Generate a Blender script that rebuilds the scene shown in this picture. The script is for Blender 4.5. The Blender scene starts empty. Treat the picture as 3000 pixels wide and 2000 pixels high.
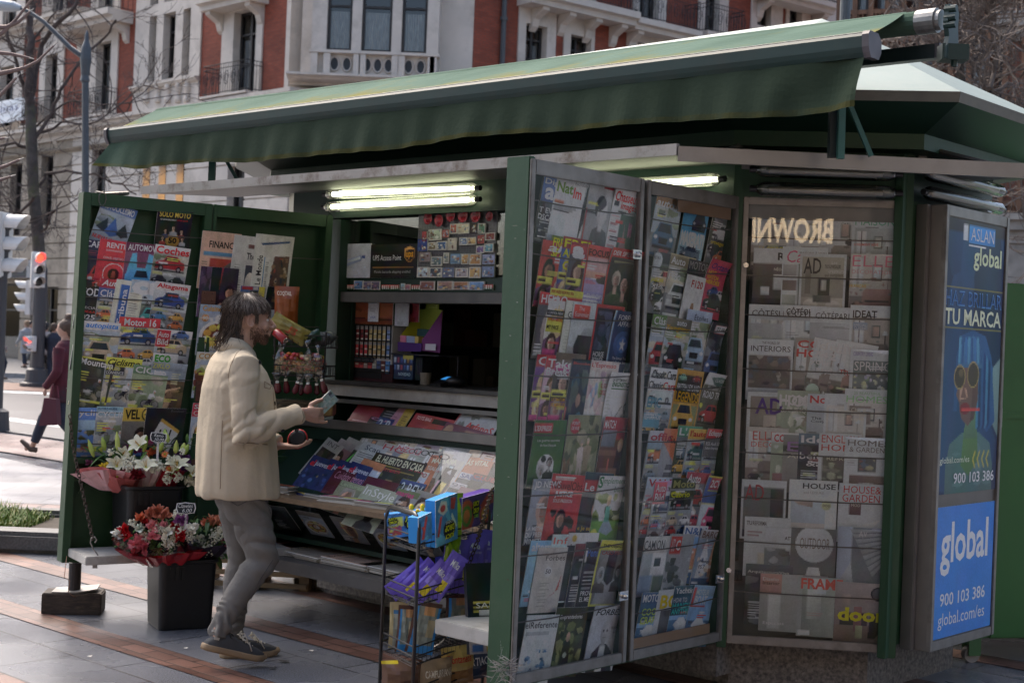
import bpy,bmesh,math,random
import numpy as np
from mathutils import Vector,Matrix
from mathutils.geometry import tessellate_polygon
rnd=random.Random(7)
S=bpy.context.scene
COL=S.collection
R=math.radians
# camera
F=4167.0;CZ=1.58;PHI=math.atan(.04);PIT=10/F
_r=Vector((math.cos(PHI),0,math.sin(PHI)));_u=Vector((-math.sin(PHI),0,math.cos(PHI)));_f=Vector((0,1,0))
_f2=_f*math.cos(PIT)+_u*math.sin(PIT);_u2=_u*math.cos(PIT)-_f*math.sin(PIT)
cam=bpy.data.cameras.new("camera");camo=bpy.data.objects.new("camera",cam);COL.objects.link(camo)
camo.matrix_world=Matrix(((_r.x,_u2.x,-_f2.x,0),(_r.y,_u2.y,-_f2.y,0),(_r.z,_u2.z,-_f2.z,CZ),(0,0,0,1)))
cam.sensor_width=36;cam.lens=F/3000*36;cam.clip_end=500;cam.clip_start=.1
cam.dof.use_dof=True;cam.dof.focus_distance=6.9;cam.dof.aperture_fstop=5.0
S.camera=camo
# light
w=bpy.data.worlds.new("World");S.world=w;w.use_nodes=True
nt=w.node_tree;bg=nt.nodes["Background"]
sky=nt.nodes.new("ShaderNodeTexSky");sky.sky_type='NISHITA';sky.sun_disc=False
SUN_EL,SUN_AZ=52,-35
sky.sun_elevation=R(SUN_EL);sky.sun_rotation=R(SUN_AZ);sky.dust_density=6;sky.air_density=1;sky.ozone_density=1
nt.links.new(sky.outputs[0],bg.inputs[0]);bg.inputs[1].default_value=.12
sl=bpy.data.lights.new("sun",'SUN');sl.energy=.5;sl.angle=R(60);sl.color=(1,.93,.84)
so=bpy.data.objects.new("sun",sl);COL.objects.link(so)
_d=Vector((math.sin(R(SUN_AZ))*math.cos(R(SUN_EL)),math.cos(R(SUN_AZ))*math.cos(R(SUN_EL)),math.sin(R(SUN_EL))))
so.rotation_euler=_d.to_track_quat('Z','Y').to_euler();so.location=_d*60
S.view_settings.view_transform='Standard';S.view_settings.look='None';S.view_settings.gamma=1
S.view_settings.exposure=1.7
S.render.engine='CYCLES';S.cycles.max_bounces=6;S.cycles.transparent_max_bounces=16;S.cycles.use_denoising=True
S.cycles.caustics_reflective=False;S.cycles.caustics_refractive=False
# photo pixel -> place helpers
C0=Vector((0,0,CZ))
def ray(x,y):return(x-1500)/F*_r-(y-1000)/F*_u2+_f2
def atz(x,y,z=0.):
 d=ray(x,y);return C0+d*((z-CZ)/d.z)
def aty(x,y,Y):
 d=ray(x,y);return C0+d*(Y/d.y)
def onpl(x,y,o,n):
 d=ray(x,y);return C0+d*((Vector(o)-C0).dot(n)/d.dot(n))
 # materials
def srgb(h):
 if isinstance(h,str):
  v=[int(h[i:i+2],16)/255 for i in(0,2,4)]
  return tuple(c/12.92 if c<.04045 else((c+.055)/1.055)**2.4 for c in v)
 return tuple(h)
MATS={}
def mat(name,col=(.5,.5,.5),rough=.6,metal=0,noise=0,nscale=8,bump=0,bscale=40,coat=0,emit=None,vc=False,spec=.5,dirt=None,dscale=3,damt=.5,alpha=None,trans=0,stretch=None):
 if name in MATS:return MATS[name]
 m=bpy.data.materials.new(name);m.use_nodes=True;t=m.node_tree;N=t.nodes;L=t.links
 b=N["Principled BSDF"];b.inputs["Roughness"].default_value=rough;b.inputs["Metallic"].default_value=metal
 b.inputs["Specular IOR Level"].default_value=spec
 if coat:b.inputs["Coat Weight"].default_value=coat;b.inputs["Coat Roughness"].default_value=.12
 if trans:b.inputs["Transmission Weight"].default_value=trans
 c=srgb(col);src=None
 tc=N.new("ShaderNodeTexCoord")
 vec=tc.outputs["Object"]
 if stretch:
  mp=N.new("ShaderNodeMapping");mp.inputs["Scale"].default_value=stretch;L.new(vec,mp.inputs[0]);vec=mp.outputs[0]
 if vc:
  a=N.new("ShaderNodeVertexColor");a.layer_name="Col";src=a.outputs[0]
 else:
  rgb=N.new("ShaderNodeRGB");rgb.outputs[0].default_value=(*c,1);src=rgb.outputs[0]
 if noise:
  n=N.new("ShaderNodeTexNoise");n.inputs["Scale"].default_value=nscale;n.inputs["Detail"].default_value=6;L.new(vec,n.inputs["Vector"])
  mr=N.new("ShaderNodeMapRange");mr.inputs[1].default_value=.3;mr.inputs[2].default_value=.7;mr.inputs[3].default_value=1-noise;mr.inputs[4].default_value=1+noise
  L.new(n.outputs[0],mr.inputs[0])
  mx=N.new("ShaderNodeMix");mx.data_type='RGBA';mx.blend_type='MULTIPLY';mx.inputs[0].default_value=1
  L.new(src,mx.inputs[6]);L.new(mr.outputs[0],mx.inputs[7]);src=mx.outputs[2]
 if dirt:
  n=N.new("ShaderNodeTexNoise");n.inputs["Scale"].default_value=dscale;n.inputs["Detail"].default_value=8;n.inputs["Roughness"].default_value=.7;L.new(vec,n.inputs["Vector"])
  mr=N.new("ShaderNodeMapRange");mr.inputs[1].default_value=.5;mr.inputs[2].default_value=.68;mr.inputs[4].default_value=damt;L.new(n.outputs[0],mr.inputs[0])
  mx=N.new("ShaderNodeMix");mx.data_type='RGBA';L.new(mr.outputs[0],mx.inputs[0]);L.new(src,mx.inputs[6]);mx.inputs[7].default_value=(*srgb(dirt),1);src=mx.outputs[2]
 L.new(src,b.inputs["Base Color"])
 if bump:
  n=N.new("ShaderNodeTexNoise");n.inputs["Scale"].default_value=bscale;n.inputs["Detail"].default_value=5;L.new(vec,n.inputs["Vector"])
  bp=N.new("ShaderNodeBump");bp.inputs["Strength"].default_value=bump;bp.inputs["Distance"].default_value=.01;L.new(n.outputs[0],bp.inputs["Height"]);L.new(bp.outputs[0],b.inputs["Normal"])
 if emit:b.inputs["Emission Color"].default_value=(*srgb(emit[0]),1);b.inputs["Emission Strength"].default_value=emit[1]
 MATS[name]=m;return m
def glassmat(name,tint=(1,1,1),base=.03,gloss=1.0,rough=0.0,ior=1.45):
 if name in MATS:return MATS[name]
 m=bpy.data.materials.new(name);m.use_nodes=True;t=m.node_tree;N=t.nodes;L=t.links;N.clear()
 o=N.new("ShaderNodeOutputMaterial");mix=N.new("ShaderNodeMixShader");tr=N.new("ShaderNodeBsdfTransparent");g=N.new("ShaderNodeBsdfGlossy")
 fr=N.new("ShaderNodeFresnel");fr.inputs[0].default_value=ior
 ma=N.new("ShaderNodeMath");ma.operation='MULTIPLY_ADD';ma.inputs[1].default_value=gloss;ma.inputs[2].default_value=base;ma.use_clamp=True
 L.new(fr.outputs[0],ma.inputs[0]);L.new(ma.outputs[0],mix.inputs[0])
 tr.inputs[0].default_value=(*tint,1);g.inputs["Roughness"].default_value=rough
 L.new(tr.outputs[0],mix.inputs[1]);L.new(g.outputs[0],mix.inputs[2]);L.new(mix.outputs[0],o.inputs[0])
 MATS[name]=m;return m
 # mesh builder
ORG={}
def lin(c):return srgb(c)
PRB=1.6
def pr(col):
 c=lin(col);return tuple(min(.8,x*PRB) for x in c) if isinstance(col,str) else c
class MB:
 def __init__(s):s.v=[];s.f=[];s.c=[];s.m=[];s.M=Matrix.Identity(4);s.col=(.5,.5,.5);s.mi=0;s.sm=[];s.smooth=False
 def use(s,col=None,mi=None,smooth=None):
  if col is not None:s.col=pr(col)
  if mi is not None:s.mi=mi
  if smooth is not None:s.smooth=smooth
  return s
 def add(s,vs,fs,col=None):
  n=len(s.v);M=s.M
  s.v+=[M@Vector(p) for p in vs];c=pr(col) if col is not None else s.col
  for f in fs:s.f.append(tuple(i+n for i in f));s.c.append(c);s.m.append(s.mi);s.sm.append(s.smooth)
 def poly(s,pts,col=None):s.add(pts,[tuple(range(len(pts)))],col)
 def box(s,x0,y0,z0,x1,y1,z1,col=None):
  vs=[(x,y,z) for z in(z0,z1) for y in(y0,y1) for x in(x0,x1)]
  s.add(vs,[(0,2,3,1),(4,5,7,6),(0,1,5,4),(2,6,7,3),(0,4,6,2),(1,3,7,5)],col)
 def bbox(s,x0,y0,z0,x1,y1,z1,b=.004,col=None):
  bm=bmesh.new();bmesh.ops.create_cube(bm,size=1)
  for v in bm.verts:v.co=Vector(((x0+x1)/2+v.co.x*(x1-x0),(y0+y1)/2+v.co.y*(y1-y0),(z0+z1)/2+v.co.z*(z1-z0)))
  bmesh.ops.bevel(bm,geom=bm.edges[:],offset=b,segments=2,affect='EDGES')
  s.addbm(bm,col)
 def addbm(s,bm,col=None):
  bm.verts.index_update();s.add([v.co.copy() for v in bm.verts],[[v.index for v in f.verts] for f in bm.faces],col);bm.free()
 def prism(s,pts,d,col=None):
  n=len(pts);d=Vector(d);P=[Vector(p) for p in pts];Q=[p+d for p in P]
  tr=tessellate_polygon([P])
  s.add(P+Q,[tuple(t) for t in tr]+[tuple(n+i for i in reversed(t)) for t in tr]+[(i,(i+1)%n,n+(i+1)%n,n+i) for i in range(n)],col)
 def tube(s,pts,r,seg=8,cap=True,col=None,up=None):
  P=[Vector(p) for p in pts];n=len(P);rs=r if isinstance(r,(list,tuple)) else[r]*n
  vs=[];fs=[];prev=None
  for i,p in enumerate(P):
   t=(P[min(i+1,n-1)]-P[max(i-1,0)]);t=t.normalized() if t.length>1e-9 else Vector((0,0,1))
   if prev is None:
    a=Vector(up) if up else(Vector((0,0,1)) if abs(t.z)<.9 else Vector((1,0,0)))
   else:a=prev
   a=(a-t*a.dot(t));a=a.normalized() if a.length>1e-6 else t.orthogonal().normalized();prev=a;b=t.cross(a)
   rr=rs[i];ra,rb=rr if isinstance(rr,(list,tuple)) else(rr,rr)
   for k in range(seg):
    an=2*math.pi*k/seg;vs.append(p+a*(math.cos(an)*ra)+b*(math.sin(an)*rb))
  for i in range(n-1):
   for k in range(seg):k2=(k+1)%seg;fs.append((i*seg+k,i*seg+k2,(i+1)*seg+k2,(i+1)*seg+k))
  if cap:fs.append(tuple(range(seg))[::-1]);fs.append(tuple((n-1)*seg+k for k in range(seg)))
  s.add(vs,fs,col)
 def lathe(s,prof,seg=24,c=(0,0,0),col=None,sx=1,sy=1):
  vs=[];fs=[];n=len(prof)
  for r,z in prof:
   for k in range(seg):a=2*math.pi*k/seg;vs.append((c[0]+r*sx*math.cos(a),c[1]+r*sy*math.sin(a),c[2]+z))
  for i in range(n-1):
   for k in range(seg):k2=(k+1)%seg;fs.append((i*seg+k,i*seg+k2,(i+1)*seg+k2,(i+1)*seg+k))
  if prof[0][0]>1e-4:fs.append(tuple(range(seg))[::-1])
  if prof[-1][0]>1e-4:fs.append(tuple((n-1)*seg+k for k in range(seg)))
  s.add(vs,fs,col)
 def ell(s,c,r,seg=12,rings=8,col=None,rot=None):
  rx,ry,rz=r if isinstance(r,(list,tuple)) else(r,r,r);vs=[];fs=[];q=rot or Matrix.Identity(3);c=Vector(c)
  for i in range(1,rings):
   th=math.pi*i/rings
   for k in range(seg):a=2*math.pi*k/seg;vs.append(c+q@Vector((rx*math.sin(th)*math.cos(a),ry*math.sin(th)*math.sin(a),rz*math.cos(th))))
  n=len(vs);vs+=[c+q@Vector((0,0,rz)),c+q@Vector((0,0,-rz))]
  for i in range(rings-2):
   for k in range(seg):k2=(k+1)%seg;fs.append((i*seg+k,(i+1)*seg+k,(i+1)*seg+k2,i*seg+k2))
  for k in range(seg):k2=(k+1)%seg;fs.append((n,k,k2));fs.append((n+1,(rings-2)*seg+k2,(rings-2)*seg+k))
  s.add(vs,fs,col)
 def grid(s,fn,nu,nv,col=None,thick=None):
  vs=[fn(i/nu,j/nv) for j in range(nv+1) for i in range(nu+1)]
  fs=[(j*(nu+1)+i,j*(nu+1)+i+1,(j+1)*(nu+1)+i+1,(j+1)*(nu+1)+i) for j in range(nv) for i in range(nu)]
  s.add(vs,fs,col)
 def build(s,name,mats,parent=None,origin=None,label=None,**kw):
  if not isinstance(mats,(list,tuple)):mats=[mats]
  origin=None if origin is None else Vector(origin)
  if origin is None:
   if s.v:
    xs=[p.x for p in s.v];ys=[p.y for p in s.v];zs=[p.z for p in s.v]
    origin=Vector(((min(xs)+max(xs))/2,(min(ys)+max(ys))/2,min(zs)))
   else:origin=Vector()
  me=bpy.data.meshes.new(name);me.from_pydata([tuple(p-origin) for p in s.v],[],s.f)
  for m in mats:me.materials.append(m)
  if s.f:
   ca=me.color_attributes.new("Col",'FLOAT_COLOR','CORNER');buf=[]
   for f,c in zip(s.f,s.c):buf+=[c[0],c[1],c[2],1.0]*len(f)
   ca.data.foreach_set("color",buf)
   me.polygons.foreach_set("material_index",s.m);me.polygons.foreach_set("use_smooth",s.sm)
  me.update()
  o=bpy.data.objects.new(name,me);COL.objects.link(o)
  return place(o,origin,parent,label,**kw)
def place(o,origin,parent=None,label=None,**kw):
 origin=Vector(origin)
 if parent is not None:
  o.parent=parent;o.location=origin-ORG[parent.name]
 else:o.location=origin
 ORG[o.name]=origin
 if label:o['label']=label
 for k,v in kw.items():o[k]=v
 return o
def tag(o,label,cat,group=None):
 o['label']=label;o['category']=cat
 if group:o['group']=group
 return o
def thing(name,label,cat,loc,group=None):
 o=bpy.data.objects.new(name,None);COL.objects.link(o);o.empty_display_size=.1
 place(o,loc);return tag(o,label,cat,group)
def struct(o):o['kind']='structure';return o
def stuff(o):o['kind']='stuff';return o
def copytree(o,loc,label=None,parent=None):
 c=o.copy();COL.objects.link(c);c.parent=parent
 if parent is None:c.location=loc;ORG[c.name]=Vector(loc)
 if label:c['label']=label
 for ch in list(o.children):copytree(ch,None,None,c)
 return c
def fr(o,ex,ez=(0,0,1),ey=None):
 """frame: x along ex, z along ez, y = z x x"""
 ex=Vector(ex).normalized();ez=Vector(ez);ez=(ez-ex*ez.dot(ex)).normalized();ey=ez.cross(ex)
 o=Vector(o);return Matrix(((ex.x,ey.x,ez.x,o.x),(ex.y,ey.y,ez.y,o.y),(ex.z,ey.z,ez.z,o.z),(0,0,0,1)))
 # lettering
GC={}
def glyphs(text,bold=0.,shear=0.):
 k=(text,bold,shear)
 if k in GC:return GC[k]
 cu=bpy.data.curves.new("t",'FONT');cu.body=text;cu.resolution_u=2;cu.offset=bold;cu.shear=shear;cu.fill_mode='FRONT'
 ob=bpy.data.objects.new("t",cu);COL.objects.link(ob);bpy.context.view_layer.update()
 me=ob.evaluated_get(bpy.context.evaluated_depsgraph_get()).to_mesh()
 vs=[v.co.copy() for v in me.vertices];fs=[tuple(p.vertices) for p in me.polygons]
 ob.to_mesh_clear();bpy.data.objects.remove(ob);bpy.data.curves.remove(cu)
 if vs:
  x0=min(v.x for v in vs);x1=max(v.x for v in vs);y0=min(v.y for v in vs);y1=max(v.y for v in vs)
  vs=[((v.x-x0)/max(x1-x0,1e-6),(v.y-y0)/max(y1-y0,1e-6)) for v in vs]
  asp=(x1-x0)/max(y1-y0,1e-6)
 else:asp=1
 GC[k]=(vs,fs,asp);return GC[k]
RTINT=np.array([1.,1.,1.]);RAST=True;RSAT=.85;RGRAD=.3;RGRAIN=.16;RGAM=1.
class Cv:
 """a printed sheet: coloured shapes in 0..1 coords (y up), each a hair above the last"""
 def __init__(s,W,H,bg='ffffff'):s.W=W;s.H=H;s.ops=[];s.n=1;s.bg=pr(bg)
 def P(s,pts,col):s.ops.append((s.n,[(min(max(x,0),1),min(max(y,0),1)) for x,y in pts],None,pr(col)));s.n+=1
 def R(s,x0,y0,x1,y1,col):s.P([(x0,y0),(x1,y0),(x1,y1),(x0,y1)],col)
 def E(s,cx,cy,rx,ry,col,n=14,a0=0,a1=360):
  s.P([(cx+rx*math.cos(R(a0+(a1-a0)*k/n)),cy+ry*math.sin(R(a0+(a1-a0)*k/n))) for k in range(n if a1-a0==360 else n+1)],col)
 def C(s,cx,cy,r,col,n=14):s.E(cx,cy,r,r*s.W/s.H,col,n)
 def T(s,t,x0,y0,x1,y1,col,bold=.012,shear=0.,rot=0):
  vs,fs,a=glyphs(t,bold,shear)
  if getattr(s,'ded',None) is not None:
   if t in s.ded:s.ops=[o_ for o_ in s.ops if o_[0]!=s.ded[t]]
   s.ded[t]=s.n
  if rot:pts=[(x0+(1-y)*(x1-x0),y0+x*(y1-y0)) for x,y in vs]
  else:pts=[(x0+x*(x1-x0),y0+y*(y1-y0)) for x,y in vs]
  s.ops.append((s.n,pts,fs,pr(col)));s.n+=1
 def blot(s,x0,y0,x1,y1,pal,n=14,sz=.25,seed=None):
  q=random.Random(seed if seed is not None else rnd.random())
  for i in range(n):
   cx=q.uniform(x0,x1);cy=q.uniform(y0,y1);rx=q.uniform(.3,1)*sz*(x1-x0);ry=q.uniform(.3,1)*sz*(y1-y0)
   s.P([(min(max(cx+rx*math.cos(R(60*k+20))*q.uniform(.7,1.2),x0),x1),min(max(cy+ry*math.sin(R(60*k+20))*q.uniform(.7,1.2),y0),y1)) for k in range(6)],q.choice(pal))
 def lines(s,x0,y0,x1,y1,col,n=4,fill=.45):
  h=(y1-y0)/n
  for i in range(n):s.R(x0,y0+h*i,x0+(x1-x0)*rnd.uniform(.55,1),y0+h*(i+fill),col)
 def raster(s,nx,ny,sat=.85,grad=.3,grain=.16):
  """print the picture shapes as a fine mosaic: soft edges, tonal gradients and grain, like a small photographic print"""
  q=np.random.RandomState(int(nx*131+ny*17+len(s.ops)*7+s.W*9000)%99991)
  SX,SY=nx*2,ny*2;X_,Y_=np.meshgrid((np.arange(SX)+.5)/SX,(np.arange(SY)+.5)/SY)
  im=np.zeros((SY,SX,3));im[:]=s.bg
  for n,pts,fs,col in s.ops:
   if fs is not None:continue
   P=np.array(pts);x0,y0=P.min(0);x1,y1=P.max(0);i0,i1=int(x0*SX),min(int(x1*SX)+2,SX);j0,j1=int(y0*SY),min(int(y1*SY)+2,SY)
   if i1<=i0 or j1<=j0:continue
   xx=X_[j0:j1,i0:i1];yy=Y_[j0:j1,i0:i1];ins=np.zeros(xx.shape,bool);m=len(P)
   for k in range(m):
    ax,ay=P[k];bx,by=P[(k+1)%m]
    if ay==by:continue
    ins^=((ay>yy)!=(by>yy))&(xx<(bx-ax)*(yy-ay)/(by-ay)+ax)
   a=q.uniform(0,6.28);big=(x1-x0)*(y1-y0);g=grad*(1 if big>.012 else.4)*q.uniform(.3,1)
   gx=((xx-x0)/max(x1-x0,.01)-.5)*math.cos(a)+((yy-y0)/max(y1-y0,.01)-.5)*(abs(math.sin(a))+.3)
   sh=1+g*gx*2;c=np.array(col)[None,None,:]*sh[...,None]
   im[j0:j1,i0:i1]=np.where(ins[...,None],c,im[j0:j1,i0:i1])
  im=im.reshape(ny,2,nx,2,3).mean((1,3))
  def vn(k):
   a=q.rand(k+2,k+2);gy=np.linspace(0,k,ny);gx=np.linspace(0,k,nx);jy=gy.astype(int);jx=gx.astype(int);fy=(gy-jy)[:,None];fx_=(gx-jx)[None,:]
   return a[jy][:,jx]*(1-fy)*(1-fx_)+a[jy+1][:,jx]*fy*(1-fx_)+a[jy][:,jx+1]*(1-fy)*fx_+a[jy+1][:,jx+1]*fy*fx_-.5
  nz=1+grain*(vn(5)*1.6+vn(13)*1.6+(q.rand(ny,nx)-.5)*1.2)
  im=im*nz[...,None];L_=im.mean(2,keepdims=True);im=L_+(im-L_)*sat+(np.stack([vn(7),vn(6),vn(8)],2))*.03
  return np.clip(im,.004,.85)
 def mesh(s,mb,thick=.004,curl=0.,step=.00012,curltop=.45,base=True,sidecol='c8c4ba',clipx=None):
  bm=bmesh.new();cl=bm.loops.layers.float_color.new("Col")
  def addf(vs3,col):
   try:f=bm.faces.new([bm.verts.new(v) for v in vs3])
   except Exception:return
   for l in f.loops:l[cl]=(*col,1)
  W,H=s.W,s.H
  ras=base and RAST and W*H>.0008
  if base:
   if not ras:addf([(0,0,0),(W,0,0),(W,H,0),(0,H,0)],lin(s.bg))
   sc=pr(sidecol)
   for a,b in(((0,0),(W,0)),((W,0),(W,H)),((W,H),(0,H)),((0,H),(0,0))):
    addf([(b[0],b[1],0),(a[0],a[1],0),(a[0],a[1],-thick),(b[0],b[1],-thick)],sc)
   addf([(0,H,-thick),(W,H,-thick),(W,0,-thick),(0,0,-thick)],sc)
  for n,pts,fs,col in s.ops:
   z=n*step if not ras else.0006+.2*n*step
   if fs is None and ras:continue
   if fs is None:addf([(x*W,y*H,z) for x,y in pts],col)
   else:
    vv=[bm.verts.new((x*W,y*H,z)) for x,y in pts]
    for f in fs:
     if len(set(f))>2:
      try:ff=bm.faces.new([vv[i] for i in f])
      except Exception:continue
      for l in ff.loops:l[cl]=(*col,1)
  if curl:
   for k in range(5):
    yy=H*(curltop+(1-curltop)*(k/5.))
    bmesh.ops.bisect_plane(bm,geom=bm.verts[:]+bm.edges[:]+bm.faces[:],plane_co=(0,yy,0),plane_no=(0,1,0),dist=1e-6)
   for k in(1,2,3):
    bmesh.ops.bisect_plane(bm,geom=bm.verts[:]+bm.edges[:]+bm.faces[:],plane_co=(W*k/4,0,0),plane_no=(1,0,0),dist=1e-6)
   for v in bm.verts:
    q=max(0,v.co.y/H-curltop)/(1-curltop)
    v.co.z+=curl*q*q*(.6+.4*v.co.x/W);v.co.y-=abs(curl)*.4*q**3
  bm.verts.index_update();M=mb.M;n0=len(mb.v)
  mb.v+=[M@v.co for v in bm.verts]
  for f in bm.faces:
   mb.f.append(tuple(v.index+n0 for v in f.verts));mb.c.append(tuple(f.loops[0][cl])[:3]);mb.m.append(mb.mi);mb.sm.append(False)
  bm.free()
  if ras:
   cell=.0052 if W<.3 else.008;nx=max(6,min(96,int(W/cell)));ny=max(6,min(170,int(H/cell)));im=np.minimum(s.raster(nx,ny,RSAT,RGRAD,RGRAIN)**RGAM*RTINT,.85)
   n0=len(mb.v)
   for j in range(ny+1):
    yv=H*j/ny;q=max(0,j/ny-curltop)/(1-curltop) if curl else 0;yo=yv-abs(curl)*.4*q**3
    for i in range(nx+1):mb.v.append(M@Vector((W*i/nx,yo,curl*q*q*(.6+.4*i/nx))))
   for j in range(ny):
    for i in range(nx):
     a=n0+j*(nx+1)+i;mb.f.append((a,a+1,a+nx+2,a+nx+1));mb.c.append(tuple(im[j,i]));mb.m.append(mb.mi);mb.sm.append(False)
     # kiosk frame
O=Vector((1.05,6.70,0));KU=Vector((-.735,.678,0)).normalized();KV=Vector((.678,.735,0)).normalized()
def K(u,v,z=0):return O+KU*u+KV*v+Vector((0,0,z))
KF=fr(O,-KU)
# ground
def groundmat(name,col,joint,ang,bw,rh,rough=(.2,.5),mort=.006,speck=.25,off=.5,var=.12,loc=(0,0,0),bumpd=.0015):
 m=bpy.data.materials.new(name);m.use_nodes=True;t=m.node_tree;N=t.nodes;L=t.links;b=N["Principled BSDF"]
 tc=N.new("ShaderNodeTexCoord");mp=N.new("ShaderNodeMapping");mp.inputs["Rotation"].default_value=(0,0,-ang);mp.inputs["Location"].default_value=loc
 L.new(tc.outputs["Object"],mp.inputs[0])
 br=N.new("ShaderNodeTexBrick");L.new(mp.outputs[0],br.inputs[0]);br.offset=off
 br.inputs["Scale"].default_value=1;br.inputs["Brick Width"].default_value=bw;br.inputs["Row Height"].default_value=rh;br.inputs["Mortar Size"].default_value=mort;br.inputs["Mortar Smooth"].default_value=.3
 c=srgb(col);br.inputs["Color1"].default_value=(*[x*(1-var) for x in c],1);br.inputs["Color2"].default_value=(*[x*(1+var) for x in c],1);br.inputs["Mortar"].default_value=(*srgb(joint),1)
 n=N.new("ShaderNodeTexNoise");n.inputs["Scale"].default_value=130;n.inputs["Detail"].default_value=3;L.new(tc.outputs["Object"],n.inputs["Vector"])
 n2=N.new("ShaderNodeTexNoise");n2.inputs["Scale"].default_value=1.3;n2.inputs["Detail"].default_value=7;L.new(tc.outputs["Object"],n2.inputs["Vector"])
 mr=N.new("ShaderNodeMapRange");mr.inputs[1].default_value=.35;mr.inputs[2].default_value=.65;mr.inputs[3].default_value=1-speck;mr.inputs[4].default_value=1+speck;L.new(n.outputs[0],mr.inputs[0])
 mr2=N.new("ShaderNodeMapRange");mr2.inputs[1].default_value=.3;mr2.inputs[2].default_value=.7;mr2.inputs[3].default_value=.8;mr2.inputs[4].default_value=1.15;L.new(n2.outputs[0],mr2.inputs[0])
 mu=N.new("ShaderNodeMath");mu.operation='MULTIPLY';L.new(mr.outputs[0],mu.inputs[0]);L.new(mr2.outputs[0],mu.inputs[1])
 mx=N.new("ShaderNodeMix");mx.data_type='RGBA';mx.blend_type='MULTIPLY';mx.inputs[0].default_value=1;L.new(br.outputs[0],mx.inputs[6]);L.new(mu.outputs[0],mx.inputs[7]);L.new(mx.outputs[2],b.inputs["Base Color"])
 n3=N.new("ShaderNodeTexNoise");n3.inputs["Scale"].default_value=1.1;n3.inputs["Detail"].default_value=5;n3.inputs["Roughness"].default_value=.5;L.new(tc.outputs["Object"],n3.inputs["Vector"])
 mr3=N.new("ShaderNodeMapRange");mr3.inputs[1].default_value=.35;mr3.inputs[2].default_value=.65;mr3.inputs[3].default_value=rough[0];mr3.inputs[4].default_value=rough[1];L.new(n3.outputs[0],mr3.inputs[0]);L.new(mr3.outputs[0],b.inputs["Roughness"])
 bp=N.new("ShaderNodeBump");bp.inputs["Distance"].default_value=bumpd;bp.inputs["Strength"].default_value=.6
 ad=N.new("ShaderNodeMath");ad.operation='MULTIPLY_ADD';ad.inputs[1].default_value=-1.5;L.new(br.outputs["Fac"],ad.inputs[0]);L.new(n.outputs[0],ad.inputs[2]);L.new(ad.outputs[0],bp.inputs["Height"]);L.new(bp.outputs[0],b.inputs["Normal"])
 return m
KA=math.atan2(-KU.y,-KU.x)
AW=math.radians(-47.3+90)
angu=math.atan2(KU.y,KU.x)
def vloc(v0):
 return 0
gm=groundmat("granite_slabs","6a6c72","1e1e20",angu,.66,.425,rough=(.2,.36),mort=.005)
nrm=Vector((-KU.y,KU.x,0));yO=O.dot(nrm)
gm.node_tree.nodes["Mapping"].inputs["Location"].default_value=(0.1,-(yO+.82+.1+.2125),0)
b=MB();b.box(-160,-80,-.3,160,220,0)
struct(b.build("pavement",gm,origin=(0,0,0)))
bm_=groundmat("brick_band_paving","6d5046","201a18",angu,.2,.1,rough=(.3,.5),mort=.005,speck=.15,var=.3)
bm_.node_tree.nodes["Mapping"].inputs["Location"].default_value=(0,-(yO+.82+.1),0)
bands=MB();bands.M=fr((0,0,.004),-KU)
vv0=O.dot(KV);uu0=O.dot(-KU)
for k in(-7,-6,-5,-4,-3,-2,-1,0,1,2,3,4,5,6):
 v=-.82-.85*k
 bands.poly([(uu0-9,vv0+v-.1,0),(uu0+9,vv0+v-.1,0),(uu0+9,vv0+v+.1,0),(uu0-9,vv0+v+.1,0)])
struct(bands.build("brick_paving_bands",bm_,origin=(0,0,0)))
def gpoly(name,pts,m,z):b=MB();b.poly([(p[0],p[1],z) for p in pts]);return struct(b.build(name,m,origin=(0,0,0)))
pale=groundmat("pale_slabs","86868a","55555a",0.02,.6,.4,rough=(.3,.5),speck=.1)
pink=groundmat("pink_pavers","8f7f7b","6a5a58",0.02,.4,.2,rough=(.25,.45),speck=.1)
tact=groundmat("tactile_pavers","957c76","4f4644",0.02,.2,.1,rough=(.3,.5),speck=.1,mort=.02,off=0)
A0=atz(0,1263);rd=Vector((.735,-.678,0)).normalized()
def alongr(d,s):n=Vector((-rd.y,rd.x,0));return A0+n*d+rd*s
gpoly("pale_pavement",[(-60,12.6),(-2.2,12.6),(-7.5,18.5),(-24,34),(-60,34)],pale,.008)
gpoly("tactile_paving",[(-60,11.3),(-2.2,11.3),(-2.2,12.55),(-60,12.55)],tact,.012)
gpoly("pink_paving",[alongr(-1.7,-19)[:2],alongr(-1.7,12)[:2],alongr(-.25,12)[:2],alongr(-.25,-19)[:2]],pink,.016)
asph=mat("asphalt",(.13,.13,.135),rough=.38,noise=.15,nscale=60,bump=.2,bscale=200,dirt=(.2,.2,.21),dscale=.6,damt=.5)
gpoly("road",[alongr(-.05,-19)[:2],alongr(-.05,60)[:2],(70,-25),(70,34.2)],asph,.02)
wht=mat("road_paint",(.62,.62,.62),rough=.5,noise=.15,nscale=10)
gpoly("road_edge_line",[alongr(1.1,-18)[:2],alongr(1.1,40)[:2],alongr(1.5,40)[:2],alongr(1.5,-18)[:2]],wht,.024)
gpoly("road_far_line",[(-60,32.6),(40,32.6),(40,33.5),(-60,33.5)],wht,.024)
gpoly("cycle_path",[(-60,34.2),(60,34.2),(60,38.5),(-60,38.5)],mat("red_asphalt",(.22,.13,.1),rough=.5,noise=.1),.016)
b=MB();b.box(-80,42.5,0,60,42.8,.14);struct(b.build("far_kerb",mat("kerbstone",(.25,.25,.25),.6,noise=.2),origin=(0,0,0)))
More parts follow.
